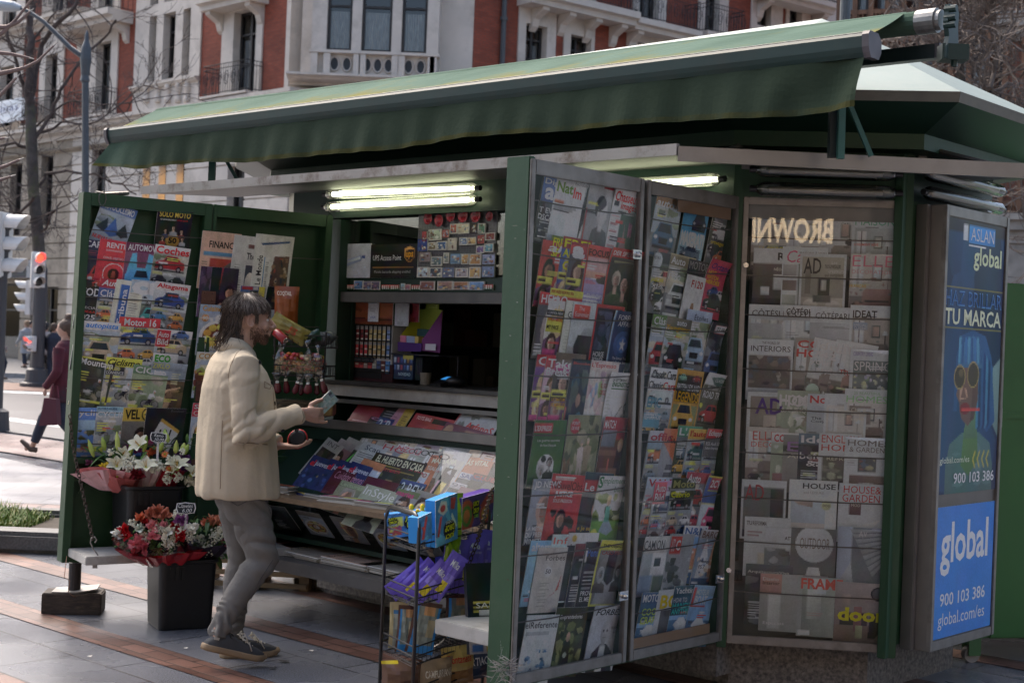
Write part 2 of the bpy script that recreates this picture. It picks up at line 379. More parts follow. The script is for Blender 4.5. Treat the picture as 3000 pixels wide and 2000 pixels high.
b=MB();b.box(-80,42.81,0,60,64,.13);struct(b.build("far_pavement",mat("far_slabs",(.16,.16,.165),.45,noise=.15),origin=(0,0,0)))
# stone kerb planter with grass
pl=thing("planter_bed","low granite kerb bed with a tuft of long green grass","planter",atz(10,1600,0))
b=MB();gk=mat("granite_kerb","5a5a5a",.6,noise=.3,nscale=60,dirt="2e2e2c",dscale=4,damt=.6)
y0=9.85
b.bbox(-9,y0,0,-2.95,y0+.28,.15,.03);b.bbox(-3.2,y0+.29,0,-2.95,y0+1.2,.15,.03);b.bbox(-9,y0+1.21,0,-2.95,y0+1.4,.15,.03)
b.build("kerb",gk,pl)
b=MB();b.box(-9,y0+.28,0,-3.2,y0+1.2,.1);b.build("soil",mat("soil",(.04,.03,.02),.9,noise=.4,bump=.5),pl)
b=MB();q=random.Random(3)
for i in range(5200):
 x=-3.48-abs(q.gauss(0,.7))*1.2;y=y0+q.uniform(.32,1.15);h=q.uniform(.06,.24)*(.25+.65*min(1,(-3.45-x)/.7));a=q.uniform(0,6.28);l=q.uniform(.2,.9)*h;ww=.004
 dx,dy=math.cos(a),math.sin(a);g=q.uniform(.6,1.3)
 c=(.12*g,.2*g,.03*g) if q.random()<.75 else(.28*g,.27*g,.09*g)
 p0=Vector((x,y,.1));p1=p0+Vector((dx*l*.4,dy*l*.4,h*.65));p2=p0+Vector((dx*l,dy*l,h));s=Vector((-dy,dx,0))*ww
 b.add([p0-s,p0+s,p1+s*.8,p1-s*.8,p2],[(0,1,2,3),(3,2,4)],c)
stuff(b.build("grass",mat("grass_blades",rough=.5,vc=True),pl))
# buildings
def brickmat(name,az,c1,c2,mo,bw=.25,rh=.075,ms=.012):
 m=bpy.data.materials.new(name);m.use_nodes=True;t=m.node_tree;N=t.nodes;L=t.links;b=N["Principled BSDF"];b.inputs["Roughness"].default_value=.85
 tc=N.new("ShaderNodeTexCoord");m1=N.new("ShaderNodeMapping");m1.inputs["Rotation"].default_value=(0,0,-az);L.new(tc.outputs["Object"],m1.inputs[0])
 sx=N.new("ShaderNodeSeparateXYZ");L.new(m1.outputs[0],sx.inputs[0]);cx=N.new("ShaderNodeCombineXYZ");L.new(sx.outputs[0],cx.inputs[0]);L.new(sx.outputs[2],cx.inputs[1])
 br=N.new("ShaderNodeTexBrick");L.new(cx.outputs[0],br.inputs[0]);br.inputs["Scale"].default_value=1;br.inputs["Brick Width"].default_value=bw;br.inputs["Row Height"].default_value=rh;br.inputs["Mortar Size"].default_value=ms
 br.inputs["Color1"].default_value=(*c1,1);br.inputs["Color2"].default_value=(*c2,1);br.inputs["Mortar"].default_value=(*mo,1)
 n=N.new("ShaderNodeTexNoise");n.inputs["Scale"].default_value=.8;n.inputs["Detail"].default_value=6;L.new(tc.outputs["Object"],n.inputs["Vector"])
 mr=N.new("ShaderNodeMapRange");mr.inputs[1].default_value=.3;mr.inputs[2].default_value=.7;mr.inputs[3].default_value=.75;mr.inputs[4].default_value=1.15;L.new(n.outputs[0],mr.inputs[0])
 mx=N.new("ShaderNodeMix");mx.data_type='RGBA';mx.blend_type='MULTIPLY';mx.inputs[0].default_value=1;L.new(br.outputs[0],mx.inputs[6]);L.new(mr.outputs[0],mx.inputs[7]);L.new(mx.outputs[2],b.inputs["Base Color"])
 return m
cream=mat("cream_render","c4bbb0",.8,noise=.1,nscale=1.2,dirt="8d8478",dscale=1.1,damt=.45)
tan=mat("tan_stone","94897a",.85,noise=.18,nscale=2,dirt="5e564c",dscale=1.5,damt=.6)
iron=mat("wrought_iron",(.012,.012,.014),.5)
wframe=mat("dark_window_frame",(.02,.017,.016),.5)
wglass=mat("window_glass",(.05,.055,.06),.04,noise=.5,nscale=.6,spec=.8)
curt=mat("window_curtain",(.5,.5,.5),.9,noise=.3,nscale=5,stretch=(6,6,.6))
gold=mat("lit_gold_lamp",(.8,.5,.15),.5,emit=((1,.55,.15),1.3))
def tz(Fm,x,y):
 o=Fm.translation;n=Fm.col[1].to_3d();p=onpl(x,y,o,n);q=p-o;return q.dot(Fm.col[0].to_3d()),p.z
def window(par,Fm,t0,t1,z0,z1,depth=.3,bars=1,mull=1,curtain=True,name="window"):
 f=MB();f.M=Fm;w=.09;d0=depth
 f.box(t0,d0-.06,z0,t0+w,d0+.05,z1);f.box(t1-w,d0-.06,z0,t1,d0+.05,z1);f.box(t0+w,d0-.06,z0,t1-w,d0+.05,z0+w);f.box(t0+w,d0-.06,z1-w,t1-w,d0+.05,z1)
 for k in range(1,mull+1):tm=t0+(t1-t0)*k/(mull+1);f.box(tm-.05,d0-.07,z0+w,tm+.05,d0+.04,z1-w)
 zb=z0+(z1-z0)*.72
 if bars:f.box(t0+w,d0-.065,zb,t1-w,d0+.035,zb+.07)
 if bars>1:
  for k in range(1,bars):f.box(t0+w,d0-.05,z0+(zb-z0)*k/bars,t1-w,d0+.02,z0+(zb-z0)*k/bars+.05)
 fo=f.build(name,wframe,par)
 g=MB();g.M=Fm;g.poly([(t0+w,d0,z0+w),(t1-w,d0,z0+w),(t1-w,d0,z1-w),(t0+w,d0,z1-w)]);g.build("pane",glassmat("pane_glass",(.7,.72,.72),.05),fo)
 if curtain:
  g=MB();g.M=Fm;n=16
  for k in range(n):
   a=t0+w+(t1-t0-2*w)*k/n;b2=t0+w+(t1-t0-2*w)*(k+1)/n;e=.03*(k%2)
   g.poly([(a,d0+.1+e,z0),(b2,d0+.13-e,z0),(b2,d0+.13-e,zb-.1),(a,d0+.1+e,zb-.1)])
  g.build("curtain",curt,fo)
 return fo
def course(m,a,off,z0,b2,back,z1,rus):
 if not rus:m.box(a,off,z0,b2,back,z1);return
 m.box(a,off+.06,z0,b2,back,z1);k=math.floor(z0/rus)
 while k*rus<z1:
  l,h=max(z0,k*rus+.03),min(z1,(k+1)*rus-.03);k+=1
  if h>l+.02:m.box(a,off,l,b2,off+.059,h)
def strips(par,Fm,lst,zlo,zhi,mats,back=.6,yref=200,rus=0):
 """lst: (x0,x1,mat,[windows (xa,xb,ytop,ybot,kw)])"""
 M_={k:MB() for k in mats}
 for k in M_:M_[k].M=Fm
 dark=MB();dark.M=Fm
 T0=1e9;T1=-1e9
 for x0,x1,mk,wins in lst:
  t0=tz(Fm,x0,yref)[0];t1=tz(Fm,x1,yref)[0];T0=min(T0,t0);T1=max(T1,t1);m=M_[mk]
  off=0 if mk=='brick' else-.06
  m=MB();m.M=Fm
  rect=[]
  for xa,xb,ya,yb in[w_[:4] for w_ in wins]:
   rect.append((tz(Fm,xa,yref)[0],tz(Fm,xb,yref)[0],tz(Fm,(xa+xb)/2,yb)[1],tz(Fm,(xa+xb)/2,ya)[1]))
  rect.sort();cuts=sorted(set([t0,t1]+[r[0] for r in rect]+[r[1] for r in rect]))
  for a,b2 in zip(cuts,cuts[1:]):
   mid=(a+b2)/2;zs=zlo
   for r in sorted([r for r in rect if r[0]<=mid<=r[1]],key=lambda r:r[2]):
    course(m,a,off,zs,b2,back,r[2],rus);zs=r[3]
   course(m,a,off,zs,b2,back,zhi,rus)
  m.build('stone_wall' if mk!='brick' else 'brick_wall',mats[mk],par)
  for r,w_ in zip(rect,sorted(wins)):window(par,Fm,*r,**(w_[4] if len(w_)>4 else{}))
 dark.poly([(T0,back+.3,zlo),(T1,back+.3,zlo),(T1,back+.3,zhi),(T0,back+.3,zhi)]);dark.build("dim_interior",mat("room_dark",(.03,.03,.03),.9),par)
def railing(par,Fm,t0,t1,z0,h,d,scroll=True):
 b=MB();b.M=Fm;r=.015
 P=[(t0,0,0),(t0,-d,0),(t1,-d,0),(t1,0,0)]
 for zz in(z0+.08,z0+h,z0+h-.15):
  for a,c in zip(P,P[1:]):b.tube([(a[0],a[1],zz),(c[0],c[1],zz)],r,5)
 n=max(6,int((t1-t0)/.13))
 for k in range(n+1):
  t=t0+(t1-t0)*k/n;b.tube([(t,-d,z0),(t,-d,z0+h)],.009,4,cap=False)
  if k%3==0 and scroll and k<n-1:
   cx=t+.2;b.tube([(cx+.15*math.cos(a_)*(1-a_/16),-d-.02,z0+h*.5+.3*math.sin(a_)*(1-a_/16)) for a_ in[i*.6 for i in range(20)]],.012,4,cap=False)
 for k in range(5):
  y=-d*k/5;b.tube([(t0,y,z0),(t0,y,z0+h)],.012,4,cap=False);b.tube([(t1,y,z0),(t1,y,z0+h)],.012,4,cap=False)
 return b
def balcony(par,Fm,t0,t1,z,d=.8,h=1.05,th=.3,brackets=2,bm=None):
 s=MB();s.M=Fm
 s.prism([(t0,.05,z-th),(t0,-d*.8,z-th),(t0,-d*.8,z-th*.6),(t0,-d,z-th*.5),(t0,-d,z),(t0,.05,z)],(t1-t0,0,0))
 for k in range(brackets):
  tb=t0+(t1-t0)*(k+.5)/brackets if brackets>2 else(t0+.25 if k==0 else t1-.5)
  s.prism([(tb,.05,z-th-.75),(tb,-.12,z-th-.6),(tb,-.2,z-th-.35),(tb,-d*.7,z-th-.12),(tb,-d*.7,z-th),(tb,.05,z-th)],(.28,0,0))
 o=s.build("balcony",bm or cream,par)
 if h:railing(par,Fm,t0+.08,t1-.08,z,h,d-.08).build("railing",iron,o)
 return o
def cornice(par,Fm,t0,t1,z,d=.5,th=.45,m=None,name="cornice"):
 s=MB();s.M=Fm
 s.prism([(t0,.1,z-th),(t0,-d*.25,z-th),(t0,-d*.3,z-th*.7),(t0,-d*.7,z-th*.55),(t0,-d*.8,z-th*.3),(t0,-d,z-th*.25),(t0,-d,z),(t0,.1,z+.05)],(t1-t0,0,0))
 return s.build(name,m or cream,par)
 # corner mansion : left wing, corner tower, right wing
PC=Vector((-7.36,47,0));LWx=Vector((.72,-.69,0)).normalized();LW=fr(PC,LWx)
TW=fr(PC,(1,0,0));QC=Vector((aty(1390,200,47).x,47,0));RWx=Vector((.79,.61,0)).normalized();RW=fr(QC,RWx)
BR=dict(c1=(.2,.038,.018),c2=(.29,.062,.03),mo=(.15,.06,.04))
lb=brickmat("red_brick_left",math.atan2(LWx.y,LWx.x),**BR);rb=brickmat("red_brick_right",math.atan2(RWx.y,RWx.x),**BR)
man=thing("corner_building","corner mansion of red brick and cream stone with iron balconies","building",PC)
zc=tz(LW,500,325)[1]
ZH=17
strips(man,LW,[(838,850,'stone',[]),(768,838,'brick',[]),(650,768,'stone',[(684,750,32,278,dict(bars=2))]),(588,650,'brick',[]),
(396,588,'stone',[(437,458,50,240,dict(mull=0)),(478,513,40,232),(535,557,28,222,dict(mull=0)),(436,460,-120,17,dict(mull=0)),(478,513,-130,6)]),
(347,396,'brick',[]),(262,347,'stone',[(285,327,125,322,dict(bars=2)),(285,327,-140,40,dict(bars=2))]),(190,262,'brick',[]),
(120,190,'stone',[(137,172,160,350,dict(bars=2)),(150,182,-60,60)]),(70,120,'brick',[]),(-20,70,'stone',[(5,45,195,370),(5,45,-40,90)]),(-160,-20,'brick',[])],
zc,ZH,{'brick':lb,'stone':cream})
zl=lambda x,y:tz(LW,x,y)[1];tl=lambda x:tz(LW,x,200)[0]
strips(man,LW,[(800,850,'stone',[]),(640,800,'stone',[(672,722,485,620)]),(215,640,'stone',[(272,315,425,640,dict(bars=2)),(424,446,470,640,dict(mull=0,curtain=False)),(470,492,470,640,dict(mull=0,curtain=False)),(522,545,470,640,dict(mull=0,curtain=False))])],
0,zc,{'stone':cream},yref=480,rus=.62)
strips(man,LW,[(90,215,'tan',[(125,160,450,660,dict(bars=2)),(20+90,190,840,1090,dict(curtain=False))]),(-160,90,'tan',[(35,70,480,690,dict(bars=2)),(-100,80,830,1110,dict(curtain=False))])],0,zc,{'tan':tan},yref=480,rus=.62)
b=MB();b.M=LW
for x in(440,483,537):
 t,z=tz(LW,x,540);b.tube([(t,.2,z-1.2),(t,.2,z+.45)],.07,8)
b.build("wall_lamp",gold,man)
cornice(man,LW,tl(-160),0.4,zc,.7,.55);cornice(man,LW,tl(-160),0.4,zc-.9,.25,.2,tan)
cornice(man,LW,tl(-160),tl(262),zl(200,45),.6,.4)
cornice(man,LW,tl(396),tl(588),zl(478,240)-.05,.25,.25,name="window_sill")
b=MB();b.M=LW
for x in(437,470,500,530,556):
 t,z=tz(LW,x,270);b.lathe([(.13,-.4),(.16,-.3),(.08,-.1),(.16,.15),(.1,.3),(.14,.4)],10,(t,-.1,z))
b.build("balustrade",cream,man)
for x0,x1,yt in((640,775,285),(245,350,325),(110,190,350)):balcony(man,LW,tl(x0),tl(x1),zc+.12,.75,1.05,.15)
balcony(man,LW,tl(225),tl(385),zl(378,40),1.1,1.05,.45);balcony(man,LW,tl(628),tl(780),zl(700,-5),.9,1.05,.45)
railing(man,LW,tl(110),tl(215),zl(180,45),1.05,.5).build("railing",iron,man)
tw=lambda x:tz(TW,x,100)[0];zt=lambda y:tz(TW,1100,y)[1]
b=MB();b.M=TW;tR=tw(1390)
b.box(0.003,0,0,tw(925),.8,ZH);b.box(tw(1290),0,0,tR-.003,.8,ZH)
b.box(tw(925)+.003,.003,0,tw(1290)-.003,.8,zt(165)-.01);b.build("stone_wall",cream,man)
bay=MB();bay.M=TW;e0,e1=tw(925),tw(1290);d=-.9
ws=[(968,1040),(1068,1155),(1183,1256)]
cuts=[e0]+[tw(x) for p in ws for x in p]+[e1]
z1_=zt(168);z0_=zt(245)
for i in range(0,len(cuts),2):bay.box(cuts[i],d,z1_,cuts[i+1],d+.35,zt(-8))
bay.box(e0,d,zt(-8),e1,d+.35,ZH)
bay.box(cuts[0],d+.02,z0_,cuts[-1],d+.32,zt(235));bay.box(cuts[0]-.05,d-.06,zt(176),cuts[-1]+.05,d+.36,z1_)
bay.box(e0,d+.351,z0_,e0+.25,0,ZH);bay.box(e1-.25,d+.351,z0_,e1,0,ZH)
for x in(925,962,1048,1064,1158,1176,1262,1290):t=min(max(tw(x),cuts[0]),cuts[-1]-.25);bay.box(t,d-.03,zt(235),t+.22,d+.3,zt(177))
bay.build("bay_window",cream,man)
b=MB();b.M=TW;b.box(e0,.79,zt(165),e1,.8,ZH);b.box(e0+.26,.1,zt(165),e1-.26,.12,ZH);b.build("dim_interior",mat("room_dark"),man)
b=MB();b.M=TW;b.box(cuts[0]+.1,d+.15,zt(236),cuts[-1]-.1,d+.25,zt(176));b.build("parapet_panel",cream,man)
for x in(981,1017,1075,1106,1137,1195,1230):
 t=tz(TW,x+8,205)[0]-8/F*47+.08;z=zt(205);n=16;b=MB();b.M=TW
 ring=lambda r1,r2,y:[(t+r1*math.cos(2*math.pi*k/n),y,z+r2*math.sin(2*math.pi*k/n)) for k in range(n)]
 b.use(col=(.03,.035,.04));b.poly(ring(.14,.21,d+.13)[::-1]);b.use(col=(.45,.4,.35));b.tube(ring(.15,.23,d+.12)+ring(.15,.23,d+.12)[:1],.035,5)
 b.build("oval_opening",mat("painted",vc=True,rough=.7),man)
for(a,c) in ws:window(man,TW,tw(a),tw(c),z1_,zt(-8),depth=d+.2,bars=1,mull=0)
cornice(man,TW,-.3,tR+.2,z0_+.1,1.05,.3);cornice(man,TW,-.2,tR+.2,z0_-.35,.5,.25)
tr_=lambda x:tz(RW,x,60)[0];zr=lambda x,y:tz(RW,x,y)[1]
strips(man,RW,[(1391,1518,'brick',[]),(1518,1628,'stone',[(1540,1602,75,230,dict(bars=2))]),(1628,1652,'brick',[]),(1652,1742,'stone',[(1672,1732,108,260)]),(1742,1850,'brick',[]),
(1850,1948,'stone',[(1868,1925,-60,80,dict(bars=2)),(1868,1925,130,260)]),(1948,2042,'brick',[]),(2042,2130,'stone',[(2062,2104,-50,100,dict(bars=2))]),(2130,2198,'brick',[]),
(2198,2290,'stone',[(2216,2256,-60,78),]),(2290,2300,'brick',[]),(2300,2372,'stone',[(2310,2346,28,140)]),(2372,2420,'brick',[]),(2420,2470,'stone',[])],5,ZH+3,{'brick':rb,'stone':cream},yref=60)
b=MB();b.M=RW;b.box(tr_(1391),.01,0,tr_(2470),.6,4.99);b.build("ground_floor_wall",tan,man)
balcony(man,RW,tr_(1512),tr_(1822),zr(1512,-22),1.0,1.05,.45,brackets=4)
balcony(man,RW,tr_(1822),tr_(2010),zr(1830,62),.9,1.05,.4);balcony(man,RW,tr_(2030),tr_(2145),zr(2060,105),.8,1.05,.3);balcony(man,RW,tr_(2200),tr_(2400),zr(2200,-30),1,1.05,.4)
b=MB();b.M=RW;t=tr_(1470);b.tube([(t,-.12,4),(t,-.12,ZH+2)],.09,8)
for z in(8,12.4,16):b.tube([(t,-.12,z),(t,-.12,z+.12)],.13,8)
b.build("downpipe",mat("pipe_grey",(.06,.065,.07),.5),man)
bn=MB();tL,zz0=tz(LW,-60,345);tR2,zz1=tz(LW,143,285);zlo_=tz(LW,143,352)[1]
bn.M=LW@Matrix.Translation((tL,-.62,zlo_));c=Cv(tR2-tL,zz1-zlo_,"b4b8c2");c.T("Oficinas",.22,.5,.78,.8,"4a5270",.0);c.T("A",.86,.5,.93,.8,"4a5270")
bn.M=bn.M@Matrix.Rotation(R(90),4,'X');c.mesh(bn,.01,step=.004)
tag(bn.build("banner",mat("print_matte",rough=.7,vc=True)),"white banner with blue lettering hung across the first floor balcony","banner")
sg=MB();t,z=tz(LW,110,815);t0,_=tz(LW,15,815);z1=tz(LW,60,765)[1]
sg.M=LW@Matrix.Translation((t0,-.5,z))@Matrix.Rotation(R(90),4,'X');c=Cv(t-t0,z1-z,"26262a");c.T("C",.45,.3,.6,.75,"e2643a",.03);c.T("C",.66,.36,.78,.75,"b9c4ee",.02);c.mesh(sg,.3,step=.004)
tag(sg.build("shop_sign",mat("print_matte")),"dark shop fascia with an orange and a pale blue letter","shop sign")
# brown timber-galleried building at right
bb=thing("timber_building","brown brick building with carved timber galleries behind bare twigs","building",(17,42,0))
BBx=Vector((.93,-.36,0)).normalized();BB=fr(aty(2462,100,47.5)*Vector((1,1,0)) if False else Vector((aty(2462,60,47.5).x,47.5,0)),BBx)
bbk=brickmat("brown_brick",math.atan2(BBx.y,BBx.x),(.2,.075,.045),(.27,.1,.06),(.12,.08,.06))
timb=mat("gallery_timber",(.15,.075,.04),.7,noise=.35,nscale=2,stretch=(3,3,.5));timd=mat("dark_timber",(.07,.035,.022),.8,noise=.3)
b=MB();b.M=BB;b.box(-.2,.5,0,14,1,24);b.build("brick_wall",bbk,bb)
g=MB();g.M=BB;q=random.Random(5)
for z in(5.6,8.8,12,15.2):
 for(a,c_,d_) in((-.1,3.2,-.3),(3.6,7.6,-1.1)):
  g.box(a,d_,z,c_,.5,z+.35);g.box(a-.1,d_-.12,z+.35,c_+.1,.5,z+.55);g.box(a,d_+.03,z+.95,c_,d_+.13,z+1.1)
  n=int((c_-a)/.55)
  for k in range(n+1):t=a+(c_-a-.16)*k/n;g.box(t,d_,z+.55,t+.16,d_+.16,z+3.2)
  for k in range(int((c_-a)/.14)):t=a+.14*k;g.box(t,d_+.05,z+.55,t+.05,d_+.1,z+.95)
  g.prism([(a,.5,z),(a,.5,z-.8),(a,d_+.1,z)],(.2,0,0));g.prism([(c_-.2,.5,z),(c_-.2,.5,z-.8),(c_-.2,d_+.1,z)],(.2,0,0))
g.build("timber_gallery",timb,bb)
for z in(5.6,8.8,12):
 for(a,c_,d_) in((-.1,3.2,-.1),(3.6,7.6,-.9)):
  for k in range(3):t=a+.2+(c_-a)*k/3;window(bb,BB,t,t+(c_-a)/3-.3,z+1,z+3,depth=d_+.2)
b=MB();b.M=BB;tcol=tz(BB,2960,100)[0]
b.box(tcol-.1,-.9,0,tcol+5,.5,22);b.build("corner_pier",bbk,bb)
b=MB();b.M=BB
zc2=tz(BB,2960,95)[1]
for(e,h0,h1) in((.1,-.5,-.3),(.25,-.3,-.1),(.4,-.1,.25),(.3,.25,.4)):b.box(tcol-.1-e,-.9-e,zc2+h0,tcol+3.5,-.5,zc2+h1)
zz=tz(BB,2960,640)[1]
b.build("stone_capital",mat("grey_stone","8d8880",.8,noise=.2,nscale=3),bb);b=MB();b.M=BB
for(e,h0,h1) in((.5,-.2,0),(.35,-.5,-.2),(.15,-.9,-.5),(.05,-4,-.9)):b.box(tcol-1.2-e,-1.3-e,zz+h0,tcol+3.5,-.85,zz+h1)
b.build("stone_capital",mat("grey_stone","8d8880",.8,noise=.2,nscale=3),bb)
b=MB();b.box(14.9,36.6,4.6,17.4,36.9,5.5,"1b2a52");b.box(14.9,36.59,4.55,17.4,36.95,4.62,"b9bcc4");t_=MB()
b.M=Matrix.Translation((15.1,36.58,4.7))@Matrix.Rotation(R(90),4,'X');c=Cv(2,.7,"1b2a52");c.T("U",.1,.1,.3,.95,"c8ccd8",.02);c.T("N",.4,.1,.6,.95,"c8ccd8",.02);c.mesh(b,.01,step=.003)
tag(b.build("shop_awning_sign",mat("print_matte")),"navy blue shop sign partly seen past the right kiosk corner","shop sign")
# trees, lamps, signals
bark=mat("bark",(.07,.062,.055),.9,noise=.35,nscale=5,bump=.6,bscale=14,dirt="5b6a2a",dscale=1.5,damt=.5)
twig=mat("twig_bark",(.06,.045,.04),.85,noise=.3)
def grow(b,p,d,L,r,lv,q,spread=.6,up=.15,seg=5,kids=(2,4),minr=.004):
 P=[p.copy()];rs=[r];dd=d.normalized();n=5
 for i in range(n):
  dd=(dd+Vector((q.gauss(0,.13),q.gauss(0,.13),q.gauss(0,.1)+up*.12))).normalized();P.append(P[-1]+dd*L/n);rs.append(max(r*(1-.55*(i+1)/n),minr))
 b.tube(P,rs,seg if r>.03 else 4 if r>.012 else 3,cap=False)
 if lv<=0:return
 for k in range(q.randint(*kids)):
  i=q.randint(2,n);t=Vector((q.gauss(0,1),q.gauss(0,1),q.gauss(0,.8))).normalized()
  grow(b,P[i],(dd+t*spread*q.uniform(.7,1.4)).normalized(),L*q.uniform(.5,.8),max(rs[i]*.62,minr),lv-1,q,spread,up,seg,kids,minr)
def limb(b,pts,r0,r1,Y,q,lv=3,tw=6,tl=2.2,jit=.6,minr=.006):
 P=[]
 for i,(x,y) in enumerate(pts):P.append(aty(x,y,Y+q.uniform(-jit,jit)))
 Q=[]
 for i in range(len(P)-1):
  for k in range(4):Q.append(P[i].lerp(P[i+1],k/4))
 Q.append(P[-1]);n=len(Q)
 for i in range(1,n-1):Q[i]+=Vector((q.gauss(0,.03),q.gauss(0,.03),q.gauss(0,.03)))
 rs=[r0+(r1-r0)*i/(n-1) for i in range(n)];b.tube(Q,rs,9,cap=False)
 for k in range(tw):
  i=q.randint(n//3,n-1);t=Vector((q.gauss(0,1),q.gauss(0,.8),q.gauss(.1,.8))).normalized()
  grow(b,Q[i],t,tl*q.uniform(.5,1),max(rs[i]*.45,.02),lv,q,minr=minr)
q=random.Random(11)
Y1=40
t1=thing("plane_tree","tall bare tree with mossy limbs behind the traffic signal","tree",Vector((aty(125,1000,Y1).x,Y1,0)))
b=MB();base=aty(120,1000,Y1);base.z=0
tp=[(base.x,Y1,0)]+[tuple(aty(x,y,Y1)) for x,y in((122,900),(112,700),(98,560),(92,420),(88,300))]
b.tube(tp,[.3,.2,.17,.16,.16,.14],12,cap=False);b.build("trunk",bark,t1)
b=MB()
for pts,r0,r1 in((((88,305),(84,150),(92,20),(80,-150)),.13,.07),(((88,300),(120,130),(200,40),(260,-60)),.09,.04),(((92,330),(60,230),(20,60)),.08,.03),
(((95,420),(150,330),(190,240),(290,120),(340,60)),.06,.03),(((98,570),(140,510),(215,500),(300,520),(400,570)),.055,.02),(((95,440),(40,420),(-40,440)),.06,.03),(((98,580),(50,640),(0,560)),.05,.02),(((94,400),(180,360),(280,360),(420,250)),.045,.015),(((95,380),(200,290),(330,310),(560,275)),.035,.01),(((112,720),(140,640),(180,590)),.05,.02)):
 limb(b,pts,r0,r1,Y1,q,lv=3,tw=7,tl=1.6)
b.build("crown",twig,t1)
t2=thing("street_tree","slender bare tree with dense twigs behind the right end of the kiosk","tree",Vector((aty(2830,1000,24).x,24,0)))
b=MB();b.tube([(t2.location.x,24,0)]+[tuple(aty(x,y,24)) for x,y in((2835,700),(2826,330),(2812,160),(2808,0),(2800,-200))],[.16,.1,.07,.055,.05,.03],8,cap=False);b.build("trunk",bark,t2)
b=MB()
for pts,r0,r1 in((((2812,160),(2740,40),(2660,-60)),.03,.01),(((2826,330),(2900,260),(2960,60),(2990,-60)),.05,.02),(((2826,300),(2740,250),(2690,120)),.03,.01),(((2900,270),(2990,230),(3080,100)),.03,.01),(((2826,330),(2880,330),(3020,280)),.03,.01),(((2812,180),(2860,100),(2960,-20)),.03,.01),(((2830,500),(2900,600),(3000,640)),.03,.01)):
 limb(b,pts,r0,r1,24,q,lv=4,tw=9,tl=1.5,minr=.008)
b.build("crown",mat("grey_twigs",(.13,.105,.09),.85,noise=.3),t2)
t3=thing("young_tree","near bare tree whose thin budding twigs hang into the top left corner","tree",(-5.6,9.5,0))
b=MB();b.tube([(-5.6,9.5,0),(-5.55,9.5,1.5),(-5.6,9.55,3),(-5.4,9.5,4.5)],[.13,.1,.08,.05],10,cap=False);b.build("trunk",bark,t3)
b=MB();bud=MB()
for st,pts in(((-5.6,9.5,2.6),((-40,225),(50,205),(75,198),(110,180),(157,135))),((-5.58,9.5,3.3),((-30,120),(10,95),(45,60),(92,0))),((-5.6,9.5,2.4),((-40,320),(10,270),(48,228))),((-5.6,9.5,2.9),((-60,150),(30,158),(85,170))),((-5.58,9.5,3.4),((20,80),(55,65),(88,35))),
((-5.6,9.5,1.6),((-60,510),(20,485),(57,468))),((-5.6,9.5,1.5),((-40,545),(0,528),(32,517))),((-5.6,9.5,2.1),((-50,440),(-20,410),(14,405)))):
 P=[Vector(st)]+[aty(x,y,9.4) for x,y in pts];n=len(P);b.tube(P,[.016*(1-i/n)+.004 for i in range(n)],6,cap=True)
 bud.tube([P[-1],P[-1]+(P[-1]-P[-2]).normalized()*.035],[.006,.002],5)
 for k in range(2,n-1):bud.ell(P[k]+Vector((0,0,.006)),(.007,.007,.009),6,4)
b.build("crown",mat("pink_twig",(.2,.14,.13),.7),t3);bud.build("bud",mat("pale_bud",(.4,.38,.36),.6),t3)
lampm=mat("lamp_post_paint",(.05,.06,.07),.45,noise=.15)
sl_=thing("street_lamp","blue grey lamp post with a curved arm and flat lamp head","street lamp",Vector((aty(252,960,30).x,30,0)))
b=MB();px=sl_.location.x;top=aty(250,105,30)
b.tube([(px,30,0),(px,30,1.2),(px,30,1.25),(top.x+.03,30,top.z-.7)],[.13,.12,.085,.07],14);b.build("pole",lampm,sl_)
b=MB();b.lathe([(.07,-1.0),(.1,-.95),(.085,-.85),(.12,-.5),(.1,-.25),(.05,-.1),(.04,.02),(.01,.12)],14,(top.x+.03,30,top.z));b.build("finial",lampm,sl_)
b=MB();P=[aty(x,y,30) for x,y in((240,165),(205,140),(160,95),(125,62),(85,35),(50,22))];b.tube(P,[.06,.055,.05,.045,.04,.04],8);b.build("arm",lampm,sl_)
b=MB();P=[aty(x,y,30) for x,y in((62,24),(40,20),(10,17),(-40,20))];b.tube(P,[(.05,.06),(.11,.16),(.13,.2),(.05,.1)],12);b.build("lamp_head",mat("lamp_head_grey",(.35,.4,.44),.4),sl_)
s2=thing("street_lamp","thick grey lamp post rising behind the kiosk roof","street lamp",Vector((aty(2442,900,17).x,17,0)))
b=MB();b.tube([(s2.location.x,17,0),(s2.location.x,17,9)],[.075,.058],14);b.build("pole",mat("pole_grey",(.06,.075,.085),.5),s2)
# traffic signals
whp=mat("signal_white",(.6,.6,.58),.5,noise=.12,nscale=4);redl=mat("red_light",(.9,.05,.03),.4,emit=((1,.04,.02),1.6))
lensd=mat("dark_lens",(.03,.03,.03),.3)
def signal(par,o,ang,n,s=.3,lit=0,name="signal_head"):
 M_=Matrix.Translation(o)@Matrix.Rotation(ang,4,'Z');b=MB();b.M=M_
 b.bbox(-.17*s/.3,0,0,.17*s/.3,.14,n*s,.02)
 h=b.build(name,whp,par)
 for k in range(n):
  z=(n-k-.5)*s;v=MB();v.M=M_;m=12;r=s*.42
  P0=[(r*math.cos(a),0,z+r*math.sin(a)) for a in[R(-30+240*i/m) for i in range(m+1)]]
  P1=[(x*.92,-s*1.05*(.45+.55*max(0,(zz-z)/r*.5+.5)),zz) for x,y,zz in P0]
  nn=m+1;v.add(P0+P1,[(i,i+1,nn+i+1,nn+i) for i in range(m)]);v.build("visor",whp,h)
  l=MB();l.M=M_;l.ell((0,-.005,z),(r*.85,.03,r*.85),14,8);l.build("lens",redl if(lit and k==0) else lensd,h)
 return h
o=Vector((aty(107,1133,36.7).x,36.7,0))
